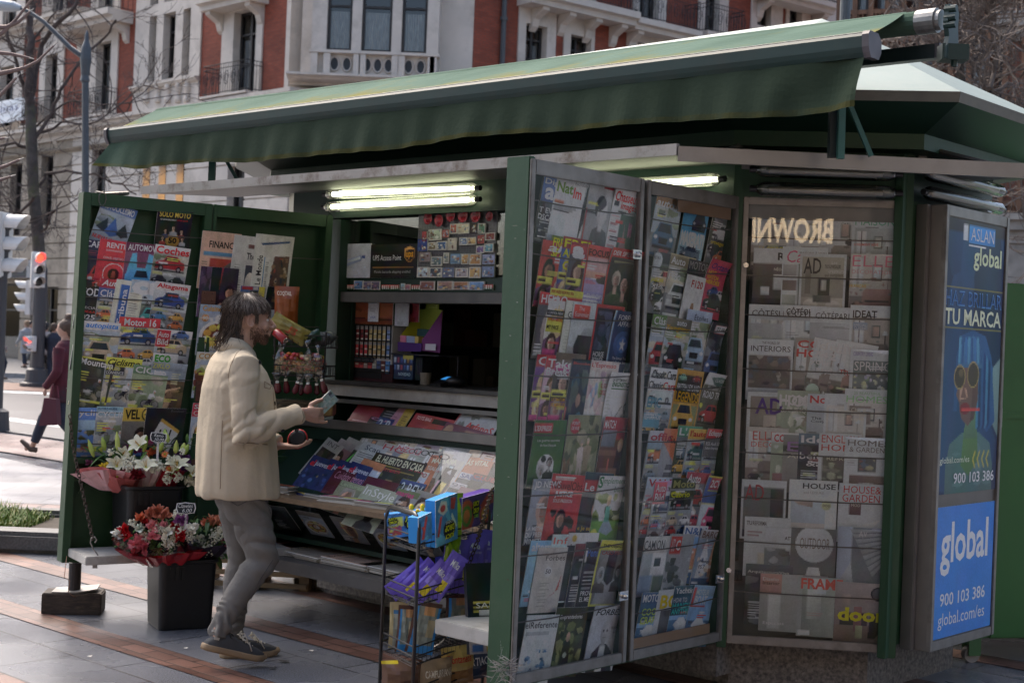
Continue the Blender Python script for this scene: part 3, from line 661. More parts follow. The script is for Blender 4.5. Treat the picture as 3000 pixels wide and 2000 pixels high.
ts=thing("traffic_signal","grey signal pole with a red light showing and white heads","traffic light",o)
b=MB();b.lathe([(.42,0),(.42,.1),(.3,.14),(.27,.45),(.17,.5),(.16,3.0),(.14,3.1)],16,tuple(o));b.build("pole",mat("signal_pole",(.045,.045,.05),.5),ts)
signal(ts,o+Vector((0.0,-.2,2.55)),R(32),3,.31,1)
signal(ts,o+Vector((-.38,.1,1.85)),R(-85),3,.3,0)
signal(ts,o+Vector((-.12,-.3,.92)),R(-25),2,.2,1,"pedestrian_signal")
o=Vector((aty(-8,1130,21).x,21,0))
t2_=thing("traffic_signal","large white signal head with three side visors at the left edge","traffic light",o)
b=MB();b.lathe([(.2,0),(.18,.3),(.09,.35),(.08,3.0)],14,tuple(o));b.build("pole",mat("signal_pole"),t2_)
signal(t2_,o+Vector((.06,0,2.27)),R(80),3,.32,0)
# KIOSK
G1="1f4a28"
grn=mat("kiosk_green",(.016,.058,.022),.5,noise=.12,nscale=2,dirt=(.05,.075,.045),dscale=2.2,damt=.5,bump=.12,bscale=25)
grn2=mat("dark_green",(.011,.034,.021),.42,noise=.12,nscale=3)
alum=mat("aluminium_frame",(.27,.25,.23),.42,metal=.75,noise=.12,nscale=14,dirt=(.12,.1,.085),dscale=5,damt=.6)
steel=mat("steel_strip",(.3,.29,.28),.42,metal=.85,noise=.1,nscale=4,dirt=(.2,.18,.16),dscale=3,damt=.4)
peel=mat("peeling_cream",(.3,.28,.25),.5,noise=.1,nscale=5,dirt=(.12,.08,.055),dscale=7,damt=.9)
gran=mat("speckled_granite",(.16,.14,.12),.5,noise=.55,nscale=55,dirt=(.03,.028,.026),dscale=40,damt=.9)
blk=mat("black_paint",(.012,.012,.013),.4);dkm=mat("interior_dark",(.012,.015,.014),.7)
ki=thing("newspaper_kiosk","green octagonal newspaper kiosk with open magazine doors and awning","kiosk",O)
UL=3.35
def plan(off=0.):
 P=[(0,0),(-.593,.426),(-.593,1.43),(0,1.86),(UL,1.86),(UL+.593,1.43),(UL+.593,.426),(UL,0)]
 P=[K(u,v) for u,v in P];n=len(P);out=[]
 for i in range(n):
  a,b_,c=P[i-1],P[i],P[(i+1)%n];d1=(b_-a).normalized();d2=(c-b_).normalized()
  n1=Vector((d1.y,-d1.x,0));n2=Vector((d2.y,-d2.x,0));m=(n1+n2);out.append(b_+m*(off/(1+n1.dot(n2))))
 return out
def ring(b,o0,z0,o1,z1,col=None):
 A=plan(o0);B=plan(o1);n=8
 b.add([(p.x,p.y,z0) for p in A]+[(p.x,p.y,z1) for p in B],[(i,(i+1)%n,n+(i+1)%n,n+i) for i in range(n)])
ts_=(plan(.1)[0]-O).length;sgn=1 if(plan(.3)[0]-K(1.5,.9)).length>(O-K(1.5,.9)).length else-1
_pl=plan
if sgn<0:plan=lambda off=0.:_pl(-off)
b=MB();ring(b,-.1,0,-.1,.24);P=plan(-.1);b.poly([(p.x,p.y,.24) for p in P]);b.build("plinth",gran,ki)
b=MB();b.M=KF;b.box(-2.95,-.02,.06,-.02,.1,.6);b.build("granite_panel",gran,ki)
b=MB();ring(b,.15,2.54,.15,2.615);ring(b,.0,2.54,.15,2.54);b.build("fascia",grn,ki)
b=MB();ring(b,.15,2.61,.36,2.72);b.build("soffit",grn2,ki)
b=MB();ring(b,.36,2.72,.37,2.765);b.build("eave_edge",mat("eave_grey",(.13,.125,.10),.5,noise=.3,dirt=(.05,.05,.035),dscale=8),ki)
A=plan(.37);z0=2.765;rz=3.38
pl4=[K(.2,1.0),K(.2,1.12),K(UL-.2,1.12),K(UL-.2,1.0)]
rf=MB();e=[(p.x,p.y,z0) for p in A];T4=[(p.x,p.y,rz) for p in pl4]
rf.add(e+T4,[(8,0,1),(1,2,9,8),(2,3,9),(3,4,10,9),(4,5,10),(5,6,11,10),(6,7,11),(7,0,8,11),(8,9,10,11)])
rf.build("roof",mat("roof_paint",(.23,.29,.25),.5,noise=.06,nscale=3,bump=.05,bscale=60,dirt=(.3,.33,.28),dscale=4,damt=.5),ki)
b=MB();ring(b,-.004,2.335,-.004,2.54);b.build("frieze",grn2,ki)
b=MB();P=plan(-.004)
for i in(1,2,3,4,5,6):
 a,c=P[i],P[(i+1)%8];b.poly([(a.x,a.y,.24),(c.x,c.y,.24),(c.x,c.y,2.335),(a.x,a.y,2.335)])
b.build("wall",grn,ki)
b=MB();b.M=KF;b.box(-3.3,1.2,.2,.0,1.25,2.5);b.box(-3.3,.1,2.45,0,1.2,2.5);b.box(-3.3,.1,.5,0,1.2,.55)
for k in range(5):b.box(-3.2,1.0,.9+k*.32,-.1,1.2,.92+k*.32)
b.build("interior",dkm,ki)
b=MB();b.M=KF;q=random.Random(4);b.smooth=False
for k in range(5):
 x=-3.1
 while x<-.2:
  w_=q.uniform(.04,.14);h=q.uniform(.1,.26);b.box(x,1.02,.92+k*.32,x+w_*.85,1.14,.92+k*.32+h,q.choice([(.05,.05,.06),(.1,.03,.03),(.02,.04,.1),(.12,.1,.08),(.03,.03,.03),(.14,.13,.12)]));x+=w_+q.choice([0,0,.06,.15])
b.build("stored_goods",mat("print_matte"),ki)
b=MB();b.M=KF
tk=lambda x,y,v:(KF.inverted()@onpl(x,y,K(0,v),KV))
jl=tk(985,900,.05).x
b.box(-3.35,.0,.6,-3.0,.12,2.54);b.box(-2.96,-.02,.6,-2.86,.1,2.3)
for k in range(3):b.box(-2.98+k*.05,.03+k*.03,.6,-2.95+k*.05,.06+k*.03,2.3)
b.box(-2.97,-.002,2.31,0,.2,2.335)
b.box(-.08,0,.6,-.0,.1,2.28);b.build("door_frame",grn2,ki)
b=MB();b.M=KF;L0=jl+.02
b.box(L0,0,1.80,-.09,.16,1.86);b.box(L0-.02,0,1.3,L0+.0,.1,2.28);b.build("window_ledge",mat("dull_grey_metal",(.1,.095,.09),.45,noise=.2),ki)
b=MB();b.M=KF;b.box(L0,-.04,1.235,-.09,.3,1.3);b.build("counter_front",mat("cream_panel",(.34,.32,.28),.55,noise=.15,dirt=(.15,.13,.1),dscale=6),ki)
b=MB();b.M=KF;b.bbox(L0,-.06,1.302,-.09,.55,1.325,.004);b.build("counter_top",mat("counter_dark",(.05,.045,.04),.35,noise=.2),ki)
b=MB();b.M=KF;b.box(L0+.02,.06,1.865,-.1,.1,1.95);b.build("header_strip",grn2,ki)
b=MB();b.M=KF;b.box(L0+.02,.05,1.96,-.1,.056,2.30);b.build("window_pane",glassmat("clear_glass",(.96,.97,.97),.005,.55),ki)
b=MB();b.M=KF;b.bbox(-3.0,-.27,1.055,-.1,-.235,1.105,.004);b.bbox(-3.0,-.03,1.19,-.1,-.005,1.215,.004);b.build("case_rail",mat("rail_metal",(.2,.19,.18),.35,metal=.7,noise=.15),ki)
b=MB();b.M=KF;b.box(-3.0,-.235,.98,-.1,0,1.0);b.poly([(-3,-.02,.7),(-.1,-.02,.7),(-.1,-.02,1.05),(-3,-.02,1.05)]);b.poly([(-3,-.5,.7),(-.1,-.5,.7),(-.1,-.13,1.02),(-3,-.13,1.02)]);b.box(-3,-.24,1.0,-.1,-.02,1.05);b.build("case_back",grn2,ki)
b=MB();b.M=KF;b.add([(-2.98,-.545,.7),(-.1,-.545,.7),(-.1,-.25,1.056),(-2.98,-.25,1.056)],[(0,1,2,3)]);b.build("case_glass",glassmat("clear_glass"),ki)
b=MB();b.M=KF;b.box(-3.0,-.66,.655,-.1,-.02,.682);b.build("wooden_shelf",mat("shelf_wood",(.22,.15,.09),.5,noise=.25,nscale=3,stretch=(1,8,8)),ki)
b=MB();b.M=KF;b.box(-3.0,-.1,.42,-.1,-.06,.655);b.box(-3,-.42,.40,-.1,-.02,.425);b.build("lower_case",grn2,ki)
b=MB();b.M=KF;b.add([(-2.98,-.42,.43),(-.1,-.42,.43),(-.1,-.6,.652),(-2.98,-.6,.652)],[(0,1,2,3)]);b.build("lower_glass",glassmat("clear_glass"),ki)
b=MB();b.M=KF;b.box(-3.0,-.66,.27,-.1,-.05,.335);b.build("metal_shelf",mat("dull_grey_metal"),ki)
# flap over the front
fl=MB();fl.M=KF;fz=2.45
p0=KF.inverted()@atz(420,557,fz);p1=KF.inverted()@atz(1990,437,fz)
xa,ya,xb,yb=p0.x,p0.y,p1.x,p1.y
fl.prism([(xa,ya,fz-.02),(xb,yb,fz-.02),(xb,0,fz+.03),(xa,0,fz+.03)],(0,0,.012));fo=fl.build("canopy_flap",mat("flap_underside",(.12,.12,.115),.5,metal=.6,noise=.15,nscale=3),ki)
e=MB();e.M=KF;N_=40
for k in range(N_):
 xk=xa+(xb-xa)*k/N_;xk2=xa+(xb-xa)*(k+1)/N_;yk=ya+(yb-ya)*k/N_;yk2=ya+(yb-ya)*(k+1)/N_
 e.prism([(xk,yk,fz-.028),(xk2,yk2,fz-.028),(xk2,yk2,fz+.022),(xk,yk,fz+.022)],(0,-.02,0))
e.build("edge_strip",peel,fo)
def K2(p):return p
PA=atz(1985,450,2.43);PB=atz(2560,479,2.43);PC_=atz(3150,508,2.43)
b=MB();c0=O+Vector((0,0,2.47));c1=K(-.593,.426,2.47)
b.prism([PA,PC_,K(-.7,1.0,2.47),c1,c0],(0,0,.012));f2_=b.build("canopy_flap",mat("flap_underside"),ki)
b=MB();dv=(PC_-PA).normalized();nn=Vector((dv.y,-dv.x,0));b.prism([PA-Vector((0,0,.035)),PC_-Vector((0,0,.035)),PC_+Vector((0,0,.03)),PA+Vector((0,0,.03))],nn*.02);b.build("edge_strip",steel,f2_)
for(x,y,x2,y2) in((2190,420,2095,452),(2705,432,2930,488)):
 b=MB();a=aty(x,y,6.65);c=aty(x2,y2,6.3);b.tube([a,c],.012,4);b.box(a.x-.02,a.y,a.z-.12,a.x+.02,a.y+.02,a.z+.04);b.build("flap_stay",alum,ki)
 # awning
aw=thing_aw=None
green_f=mat("awning_green_metal",(.01,.034,.03),.45,noise=.1,nscale=3,dirt=(.04,.04,.03),dscale=5,damt=.3)
barR=aty(2545,137,5.65);barL=atz(335,401,2.82)
rolR=aty(2655,72,6.0);rolL=atz(467,340,3.0)
bd=(barL-barR).normalized();inw=Vector((-bd.y,bd.x,0));inw=inw if inw.dot(KV)>0 else-inw
fab=bpy.data.materials.new("awning_fabric");fab.use_nodes=True;t=fab.node_tree;N=t.nodes;L=t.links;pb=N["Principled BSDF"];pb.inputs["Roughness"].default_value=.95;pb.inputs["Specular IOR Level"].default_value=.12
tc=N.new("ShaderNodeTexCoord");n1=N.new("ShaderNodeTexNoise");mp=N.new("ShaderNodeMapping");mp.inputs["Rotation"].default_value=(0,0,-angu);mp.inputs["Scale"].default_value=(.7,2.2,2.2);L.new(tc.outputs["Object"],mp.inputs[0]);L.new(mp.outputs[0],n1.inputs["Vector"]);n1.inputs["Scale"].default_value=2.2;n1.inputs["Detail"].default_value=9;n1.inputs["Roughness"].default_value=.7
att=N.new("ShaderNodeVertexColor");att.layer_name="Col"
sep=N.new("ShaderNodeSeparateColor");L.new(att.outputs[0],sep.inputs[0])
ad=N.new("ShaderNodeMath");ad.operation='ADD';L.new(n1.outputs[0],ad.inputs[0]);L.new(sep.outputs[0],ad.inputs[1])
mr=N.new("ShaderNodeMapRange");mr.inputs[1].default_value=.58;mr.inputs[2].default_value=.8;L.new(ad.outputs[0],mr.inputs[0])
n2=N.new("ShaderNodeTexNoise");n2.inputs["Scale"].default_value=2;n2.inputs["Detail"].default_value=6;L.new(mp.outputs[0],n2.inputs["Vector"])
m1=N.new("ShaderNodeMix");m1.data_type='RGBA';L.new(n2.outputs[0],m1.inputs[0]);m1.inputs[6].default_value=(.04,.085,.06,1);m1.inputs[7].default_value=(.13,.2,.155,1)
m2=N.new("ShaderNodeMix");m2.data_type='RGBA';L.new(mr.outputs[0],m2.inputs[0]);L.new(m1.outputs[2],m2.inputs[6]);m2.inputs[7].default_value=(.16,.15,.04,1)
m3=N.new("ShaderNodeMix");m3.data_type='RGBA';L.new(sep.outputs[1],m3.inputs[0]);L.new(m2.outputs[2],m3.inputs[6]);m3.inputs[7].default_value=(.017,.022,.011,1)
L.new(m3.outputs[2],pb.inputs["Base Color"])
n4=N.new("ShaderNodeTexNoise");n4.inputs["Scale"].default_value=40;L.new(tc.outputs["Object"],n4.inputs["Vector"]);bp=N.new("ShaderNodeBump");bp.inputs["Strength"].default_value=.25;bp.inputs["Distance"].default_value=.01;L.new(n4.outputs[0],bp.inputs["Height"]);L.new(bp.outputs[0],pb.inputs["Normal"])
awo=bpy.data.objects.new("awning",None);COL.objects.link(awo);place(awo,barR,ki)
upz=Vector((0,0,1));TB=.047
b=MB();b.smooth=True;nu,nv=60,8
for j in range(nv):
 for i in range(nu):
  def pt(i,j):
   s=i/nu;q_=j/nv;a=barR.lerp(barL,s)+upz*(TB+.004)+inw*.01;c=rolR.lerp(rolL,s)+upz*.053
   return a.lerp(c,q_)-upz*(.006*math.sin(math.pi*q_)*(1+.25*math.sin(s*17)))
  yl=max(0,.3-j/nv*.6)
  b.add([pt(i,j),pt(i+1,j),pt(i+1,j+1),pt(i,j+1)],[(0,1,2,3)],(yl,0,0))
f_=b.build("fabric",fab,awo)
b=MB();b.smooth=False
cs=[(-.03,-TB),(.025,-TB),(.04,-.02),(.04,.02),(.015,TB),(-.043,TB),(-.052,TB*.72),(-.048,-.01),(-.04,-.03)]
b.prism([barR+inw*x+upz*z for x,z in cs],barL-barR);b.build("front_bar",green_f,awo)
b=MB();b.prism([barR+inw*x*1.2+upz*z*1.1-bd*.001 for x,z in cs],-bd*.03);b.build("bar_end_cap",mat("worn_purple_grey",(.1,.09,.1),.4,noise=.3),awo);b=MB();b.prism([barL+inw*x*1.2+upz*z*1.1+bd*.001 for x,z in cs+[]],bd*.03);b.build("bar_end_cap",mat("worn_purple_grey",(.1,.09,.1),.4,noise=.3),awo)
b=MB();b.tube([barR.lerp(barL,k/40)+upz*(TB+.004)-inw*.034 for k in range(41)],.0028,5);b.build("bar_highlight_line",mat("highlight_grey",(.2,.21,.2),.6,metal=.2),awo)  # thin pale tube added to draw the bar's highlight as a line
val=MB();val.smooth=True;nu,nv=260,8;q=random.Random(9);ph=[q.uniform(0,6) for _ in range(6)]
def vp(i,j):
 s=i/nu;q_=j/nv;p=barR.lerp(barL,s);Ld=(barL-barR).length*s
 drop=.195+.012*math.sin(Ld*2.1+1)+.006*math.sin(Ld*5.3);drop*=1-.28*max(0,(s-.93)/.07)
 wv=.007*math.sin(Ld*8.5+ph[0]+1.1*math.sin(Ld*1.7))+.007*math.sin(Ld*15+ph[1]+2.2*math.sin(Ld*2.3))+.006*math.sin(Ld*33+ph[2])
 kick=max(0,(s-.965)/.035);st=max(0,1-s/.12)
 pt=p-inw*(.03+wv*(.25+q_)+.03*q_)-upz*(TB+drop*q_)+bd*kick*q_*.16
 if st>0:pt+=inw*.035*math.sin(Ld*14-q_*2.5)*st*(.4+q_*.6)
 return pt
for j in range(nv):
 for i in range(nu):
  yl=.24 if j==nv-1 else-.06
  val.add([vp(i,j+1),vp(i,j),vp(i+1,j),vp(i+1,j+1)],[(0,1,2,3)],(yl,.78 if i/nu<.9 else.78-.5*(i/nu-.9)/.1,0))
val.build("valance",fab,awo)
b=MB();b.use(col=(0,.2,0));b.tube([rolR-bd*.06,rolL],.049,16);b.build("roller",fab,awo)
b=MB();b.tube([rolR-bd*.14,rolR-bd*.055],.052,18);b.tube([rolR-bd*.16,rolR-bd*.10],.042,18);b.build("roller_cap",mat("galvanised",(.24,.24,.23),.4,metal=.6,noise=.3,nscale=20),awo)
tq=aty(2745,152,5.98)
b=MB();b.prism([tq+inw*x+upz*z for x,z in((-.025,-.03),(.025,-.03),(.025,.03),(-.025,.03))],bd*5.6);b.build("torsion_bar",mat("awning_dark_green",(.008,.02,.022),.45),awo)
b=MB();b.prism([tq+inw*x+upz*z-bd*.002 for x,z in((-.026,-.031),(.026,-.031),(.026,.031),(-.026,.031))],-bd*.02);b.build("bar_end_plate",mat("worn_purple_grey"),awo)
b=MB();rc=rolR-bd*.19
P=[rc+inw*x+upz*z for x,z in((-.045,.05),(.03,.055),(.05,.03),(.045,-.03),(.06,-.12),(.05,-.17),(-.05,-.17),(-.05,-.12),(-.035,-.08),(-.055,-.02))]
b.prism(P,-bd*.02);b.prism(P,-bd*.055) if False else None
for z in(.03,-.005,-.035):b.tube([rc+upz*z-inw*.04-bd*.0,rc+upz*z-inw*.04-bd*.05],.015,8)
b.box(*(rc-bd*.02+Vector((-.05,-.03,-.175))),*(rc-bd*.02+Vector((.06,.05,-.11))));b.tube([rc-bd*.03-upz*.17,rc-bd*.03-upz*.2],.014,6);b.build("bracket",green_f,awo)
teal=mat("teal_strut",(.03,.12,.105),.45,noise=.15)
def strut(x,y0,x2,y1,Y,w=.022,m=teal):
 a=aty(x,y0,Y);c=aty(x2,y1,Y);b=MB();b.tube([a,c],(w,w),4,up=KU);return b.build("strut",m,awo)
strut(2468,250,2462,466,5.95,.02);strut(2445,250,2440,462,6.0,.028,mat("awning_dark_green"));strut(2470,260,2552,458,6.1,.014)
strut(624,440,620,535,8.7,.028);strut(640,430,697,530,8.75,.014)
# fluorescent fittings
tubem=mat("lit_tube",(1,1,.9),.3,emit=((.95,1,.72),1.9));tubeo=mat("unlit_tube",(.28,.27,.22),.3)
clr=glassmat("lamp_shell",(.93,.92,.84),.10,1.0,.12)
def fitting(a,c,lit,r=.034,name="fluorescent_light"):
 d=(c-a).normalized();b=MB();b.smooth=True
 P=[a,a+d*.02,a+d*.04,c-d*.04,c-d*.02,c];b.tube(P,[r*.5,r*.85,r,r,r*.85,r*.5],16);o=b.build(name,clr,ki)
 b=MB();b.smooth=True;b.tube([a+d*.06,c-d*.06],.015,10);b.build("tube",tubem if lit else tubeo,o)
 b=MB();b.tube([a-d*.03,a+d*.005],.015,8);b.build("end_cap",blk,o);b=MB();b.tube([c-d*.005,c+d*.03],.015,8);b.build("end_cap",blk,o)
 b=MB();b.tube([a+d*.1+KV*(r*.75),c-d*.1+KV*(r*.75)],(.012,.022),4);b.build("reflector",mat("reflector_white",(.55,.55,.5) if lit else(.2,.19,.17),.4),o)
 return o
PV=-.06
def kp(x,y,v=PV):return onpl(x,y,K(0,v),KV)
fitting(kp(957,570),kp(1396,551),1);fitting(kp(953,607),kp(1396,584),1)
fitting(K(1.05,PV,2.40),K(.08,PV,2.40),1);fitting(K(1.05,PV,2.31),K(.08,PV,2.31),1)
CHx=Vector((.9925,-.1219,0));CHn=Vector((.1219,.9925,0))
fitting(onpl(2215,497,O-CHn*.07,CHn),onpl(2625,511,O-CHn*.07,CHn),0);fitting(onpl(2215,553,O-CHn*.07,CHn),onpl(2625,566,O-CHn*.07,CHn),0)
c1=K(-.593,.426)
fitting(c1-KU*.07+KV*.12+upz*2.37,c1-KU*.07+KV*.95+upz*2.37,0);fitting(c1-KU*.07+KV*.12+upz*2.46,c1-KU*.07+KV*.95+upz*2.46,0)
# doors
glz=glassmat("door_glass",(.96,.97,.97),.008,.75)
ZB,ZT=.22,2.32
DR=fr((.047,5.62,0),(.998,1.08,0));DW=1.47
chipm=mat("print_matte",rough=.7,vc=True)
def chips(b,pts,seed):
 q=random.Random(seed);b.use(mi=1)
 for y,z,w_,h in pts:
  for k in range(q.randint(1,5)):
   yy=y+q.gauss(0,w_);zz_=z+q.gauss(0,h);a=q.uniform(.001,.009)*q.choice([.5,1,2]);c_=q.uniform(.0006,.003)
   if.008<yy-a and yy+a<.12:b.poly([(-.0052,yy-a,zz_-c_*q.random()),(-.0052,yy+a*.4,zz_-c_),(-.0052,yy+a,zz_+c_*.5),(-.0052,yy-a*.3,zz_+c_)][::-1],q.choice([(.3,.31,.28),(.14,.16,.12),(.05,.035,.02)]))
 b.use(mi=0)
dr=bpy.data.objects.new("glazed_door",None);COL.objects.link(dr);place(dr,(.047,5.62,ZB),ki)
b=MB();b.M=DR;b.bbox(-.004,.004,ZB,.03,.13,ZT+.01,.004);b.box(.03,.105,ZB,DW,.13,ZT);b.box(.03,.02,ZT-.02,DW,.104,ZT);b.box(.03,.02,ZB,DW,.104,ZB+.02);b.box(.728,.02,ZB+.02,.762,.104,ZT-.02);b.box(DW-.03,.02,ZB+.02,DW,.104,ZT-.02);chips(b,[(.06,1.62,.02,.002),(.07,1.47,.03,.02),(.04,2.0,.03,.1),(.08,.9,.03,.12),(.05,1.2,.03,.05),(.05,.5,.03,.06),(.03,1.75,.02,.08)],4);b.build("casing",[grn,chipm],dr)
DP=Matrix(DR)
def leafframe(par,M_,x0,x1,z0,z1,w=.028,d=.022,m=alum,top=.06):
 b=MB();b.M=M_
 b.bbox(x0,-.004,z0,x0+w,d,z1,.003);b.bbox(x1-w,-.004,z0,x1,d,z1,.003);b.bbox(x0+w,-.002,z1-top,x1-w,d,z1,.003);b.bbox(x0+w,-.002,z0,x1-w,d,z0+w+.015,.003)
 fo=b.build("frame",m,par)
 g=MB();g.M=M_;g.poly([(x0+w,.008,z0+w),(x1-w,.008,z0+w),(x1-w,.008,z1-top),(x0+w,.008,z1-top)]);g.build("glass",glz,par)
 return fo
leafframe(dr,DR,.0,.735,ZB+.01,ZT);leafframe(dr,DR,.757,DW,ZB+.01,ZT)
def rods(par,M_,x0,x1,zs,y,sag=.006,m=None,r=.003):
 for z in zs:
  b=MB();b.M=M_;b.tube([(x0,y,z),(x0+(x1-x0)*.3,y,z-sag),(x0+(x1-x0)*.7,y,z-sag),(x1,y,z+sag*.5)],r,6);b.build("rod",m or mat("rod_grey",(.12,.11,.1),.4,metal=.5),par)
def zon(M_,x,y):p=onpl(x,y,M_.translation,M_.col[1].to_3d());q_=M_.inverted()@p;return q_.x,q_.z
rz1=[zon(DR,1450+x/s,oy+y/s)[1] for x,y,s,oy in((900,500,3.136,450),(900,975,3.136,450),(900,1515,3.136,450),(700,575,2.851,900),(700,1055,2.851,900),(700,105,2.613,1400),(700,545,2.613,1400),(600,1040,2.613,1400))]
rods(dr,DR,.03,.715,rz1,.02)
rz2=[zon(DR,1450+x/s,oy+y/s)[1] for x,y,s,oy in((1700,630,3.136,450),(1800,1070,3.136,450),(1600,185,2.851,900),(1600,670,2.851,900),(1600,1110,2.851,900),(1400,160,2.613,1400),(1400,525,2.613,1400),(1400,985,2.613,1400))]
rods(dr,DR,.78,DW-.03,rz2,.02)
b=MB();b.M=DR
for x,z in((.69,zon(DR,1866,746)[1]),(.69,zon(DR,1828,1742)[1]),(DW-.05,zon(DR,2112,1692)[1])):b.box(x-.03,-.012,z-.02,x+.03,-.003,z+.02);b.ell((x,-.02,z),(.013,.012,.013),10,6)
b.build("lock",mat("chrome",(.6,.6,.6),.2,metal=1),dr)
b=MB();b.M=DR;b.box(.8,.012,ZB+.055,1.38,.017,ZB+.10,(.3,.19,.11));b.box(1.0,.012,ZT-.115,1.42,.016,ZT-.06,(.25,.16,.1));b.build("cardboard_strip",mat("print_matte"),dr)
CH=fr(O-CHn*.0,CHx);ch=bpy.data.objects.new("display_case",None);COL.objects.link(ch);place(ch,O+upz*ZB,ki)
b=MB();b.M=CH;b.box(.0,.004,ZB,.73,.03,ZT) if False else None
b.box(0.03,.11,ZB,.735,.13,ZT+.0);b.box(.03,.02,ZT-.02,.735,.109,ZT);b.box(.03,.02,ZB,.735,.109,ZB+.02);b.box(.7355,.02,ZB,.7395,.12,ZT);b.build("casing",mat("case_lining",(.10,.11,.10),.6),ch)
b=MB();b.M=CH;b.bbox(-.035,-.012,ZB-.02,.012,.12,2.54,.004);b.bbox(.752,-.012,ZB-.02,.79,.12,2.54,.004);b.box(.0,.0,ZT,.72,.1,2.54);b.build("corner_post",grn,ch)
leafframe(ch,CH,.015,.748,ZB,ZT,w=.024,top=.035)
b=MB();b.M=CH;b.bbox(.04,.012,ZT-.10,.72,.03,ZT-.035,.004);b.build("top_rail",mat("dusty_rail",(.24,.23,.21),.45,noise=.2),ch)
rz3=[zon(CH,2100+x/s,oy+y/s)[1] for x,y,s,oy in((760,362,2.412,550),(760,635,2.412,550),(760,915,2.412,550),(760,1300,2.412,550),(550,100,1.844,1150),(550,342,1.844,1150),(550,588,1.844,1150),(550,828,1.844,1150),(550,1100,1.844,1150))]
rods(ch,CH,.04,.725,rz3,.02,.002)
b=MB();b.M=CH;b.tube([(.035,-.02,zon(CH,2208,778)[1]),(.035,.0,zon(CH,2208,778)[1])],.012,12);b.tube([(.012,-.02,zon(CH,2178,1670)[1]),(.012,.0,zon(CH,2178,1670)[1])],.012,12);b.build("lock",mat("chrome"),ch)
sc0=c1+KV*.2;SC=fr(sc0,KV);sc=bpy.data.objects.new("advertising_case",None);COL.objects.link(sc);place(sc,sc0+upz*ZB,ki)
b=MB();b.M=SC;b.bbox(0,-.125,ZB,.70,-.005,ZT,.006);b.bbox(-.035,-.06,ZB+.0,-.002,.0,ZT-.0,.004);b.build("casing",mat("case_aluminium",(.24,.22,.20),.5,metal=.55,noise=.12,nscale=5),sc)
fo=leafframe(sc,fr(sc0-KV*0+Vector(SC.col[1].to_3d())*-.135,KV),.0,.70,ZB,ZT,w=.03,d=.02,top=.05)
b=MB();b.M=fr(c1,KV);b.bbox(-.03,-.03,ZB-.02,.05,.012,2.54,.004);b.build("corner_post",grn,sc)
zW=Vector((0,0,1))+Vector((.8387,.5446,0))*.019
LDo=Vector((-2.40,7.72,0));LD=fr(LDo,(.8387,.5446,0),(.8387*.019,.5446*.019,1))
LD=Matrix(LD);wv=Vector((.8387*.019,.5446*.019,1));exv=Vector((.8387,.5446,-.004));LD.col[0]=(*exv,0);LD.col[2]=(*wv,0)
LZ0,LZ1=.30,2.32;LWD=1.50
ld=bpy.data.objects.new("magazine_door",None);COL.objects.link(ld);place(ld,LDo+upz*LZ0,ki)
b=MB();b.M=LD
def leafbox(x0,x1,s0=.045):
 b.bbox(x0,-.0,LZ0,x0+s0,.10,LZ1,.004);b.bbox(x1-.045,0,LZ0,x1,.10,LZ1,.004);b.box(x0+s0,.002,LZ1-.07,x1-.045,.099,LZ1-.001);b.box(x0+s0,.002,LZ0,x1-.045,.099,LZ0+.06)
 b.box(x0+s0,.08,LZ0+.06,x1-.045,.098,LZ1-.07);b.box(x0+s0,.004,.84,x1-.045,.08,.87);b.box(x0+s0,.02,.74,x1-.045,.08,.76)
leafbox(0,.74);chips(b,[(.05,1.72,.01,.01),(.05,1.3,.03,.05),(.05,.8,.02,.04),(.04,.5,.03,.08),(.05,.42,.03,.04),(.06,1.0,.03,.1),(.02,1.5,.01,.02)],9);b.build("leaf_panel",[grn,chipm],ld)
b=MB();b.M=LD;leafbox(.746,LWD,.022);b.build("leaf_panel",grn2 if False else grn,ld)
b=MB();b.M=LD
for z in(LZ0+.5,1.25,1.77):
 b=MB();b.M=LD;b.box(.70,-.006,z-.06,.785,-.001,z+.06);[b.ell((x,-.006,z+dz),.005,6,4) for x in(.72,.765) for dz in(-.04,0,.04)];b.build("hinge",mat("rusty_hinge",(.12,.05,.035),.6,noise=.3),ld)
rzl=[zon(LD,0+x/2.24,650+y/2.24)[1] for x,y in((850,68),(850,258),(850,505),(850,752),(850,1030),(850,1250))]+[zon(LD,380,1300)[1]]
rods(ld,LD,.045,.70,rzl,.018,.004)
rods(ld,LD,.77,1.46,[zon(LD,750,745)[1],zon(LD,650,945)[1],zon(LD,650,1110)[1]],.018,.004)
b=MB();b.M=LD;b.tube([(.08,.05,LZ1+.005),(.13,.05,LZ1-.0),(.2,.03,LZ1+.01),(.26,.05,LZ1+.02)],.012,6);b.tube([(.1+.02*math.cos(a),-.01,LZ1-.03+.04*math.sin(a)) for a in[i*.7 for i in range(10)]],.003,5);b.build("tied_wire",mat("rod_grey"),ld)
wp=mat("white_plate",(.45,.44,.41),.5,noise=.1,nscale=6,dirt=(.2,.18,.15),dscale=8,damt=.5)
b=MB();b.M=LD;b.bbox(.03,-.33,.335,1.2,-.002,.38,.004);b.build("fold_down_shelf",wp,ld)
b=MB();b.M=DR;b.bbox(.03,.135,.36,1.2,.47,.42,.004);b.build("fold_down_shelf",wp,dr)
rust=mat("rusty_chain",(.07,.05,.04),.6,metal=.5,noise=.3)
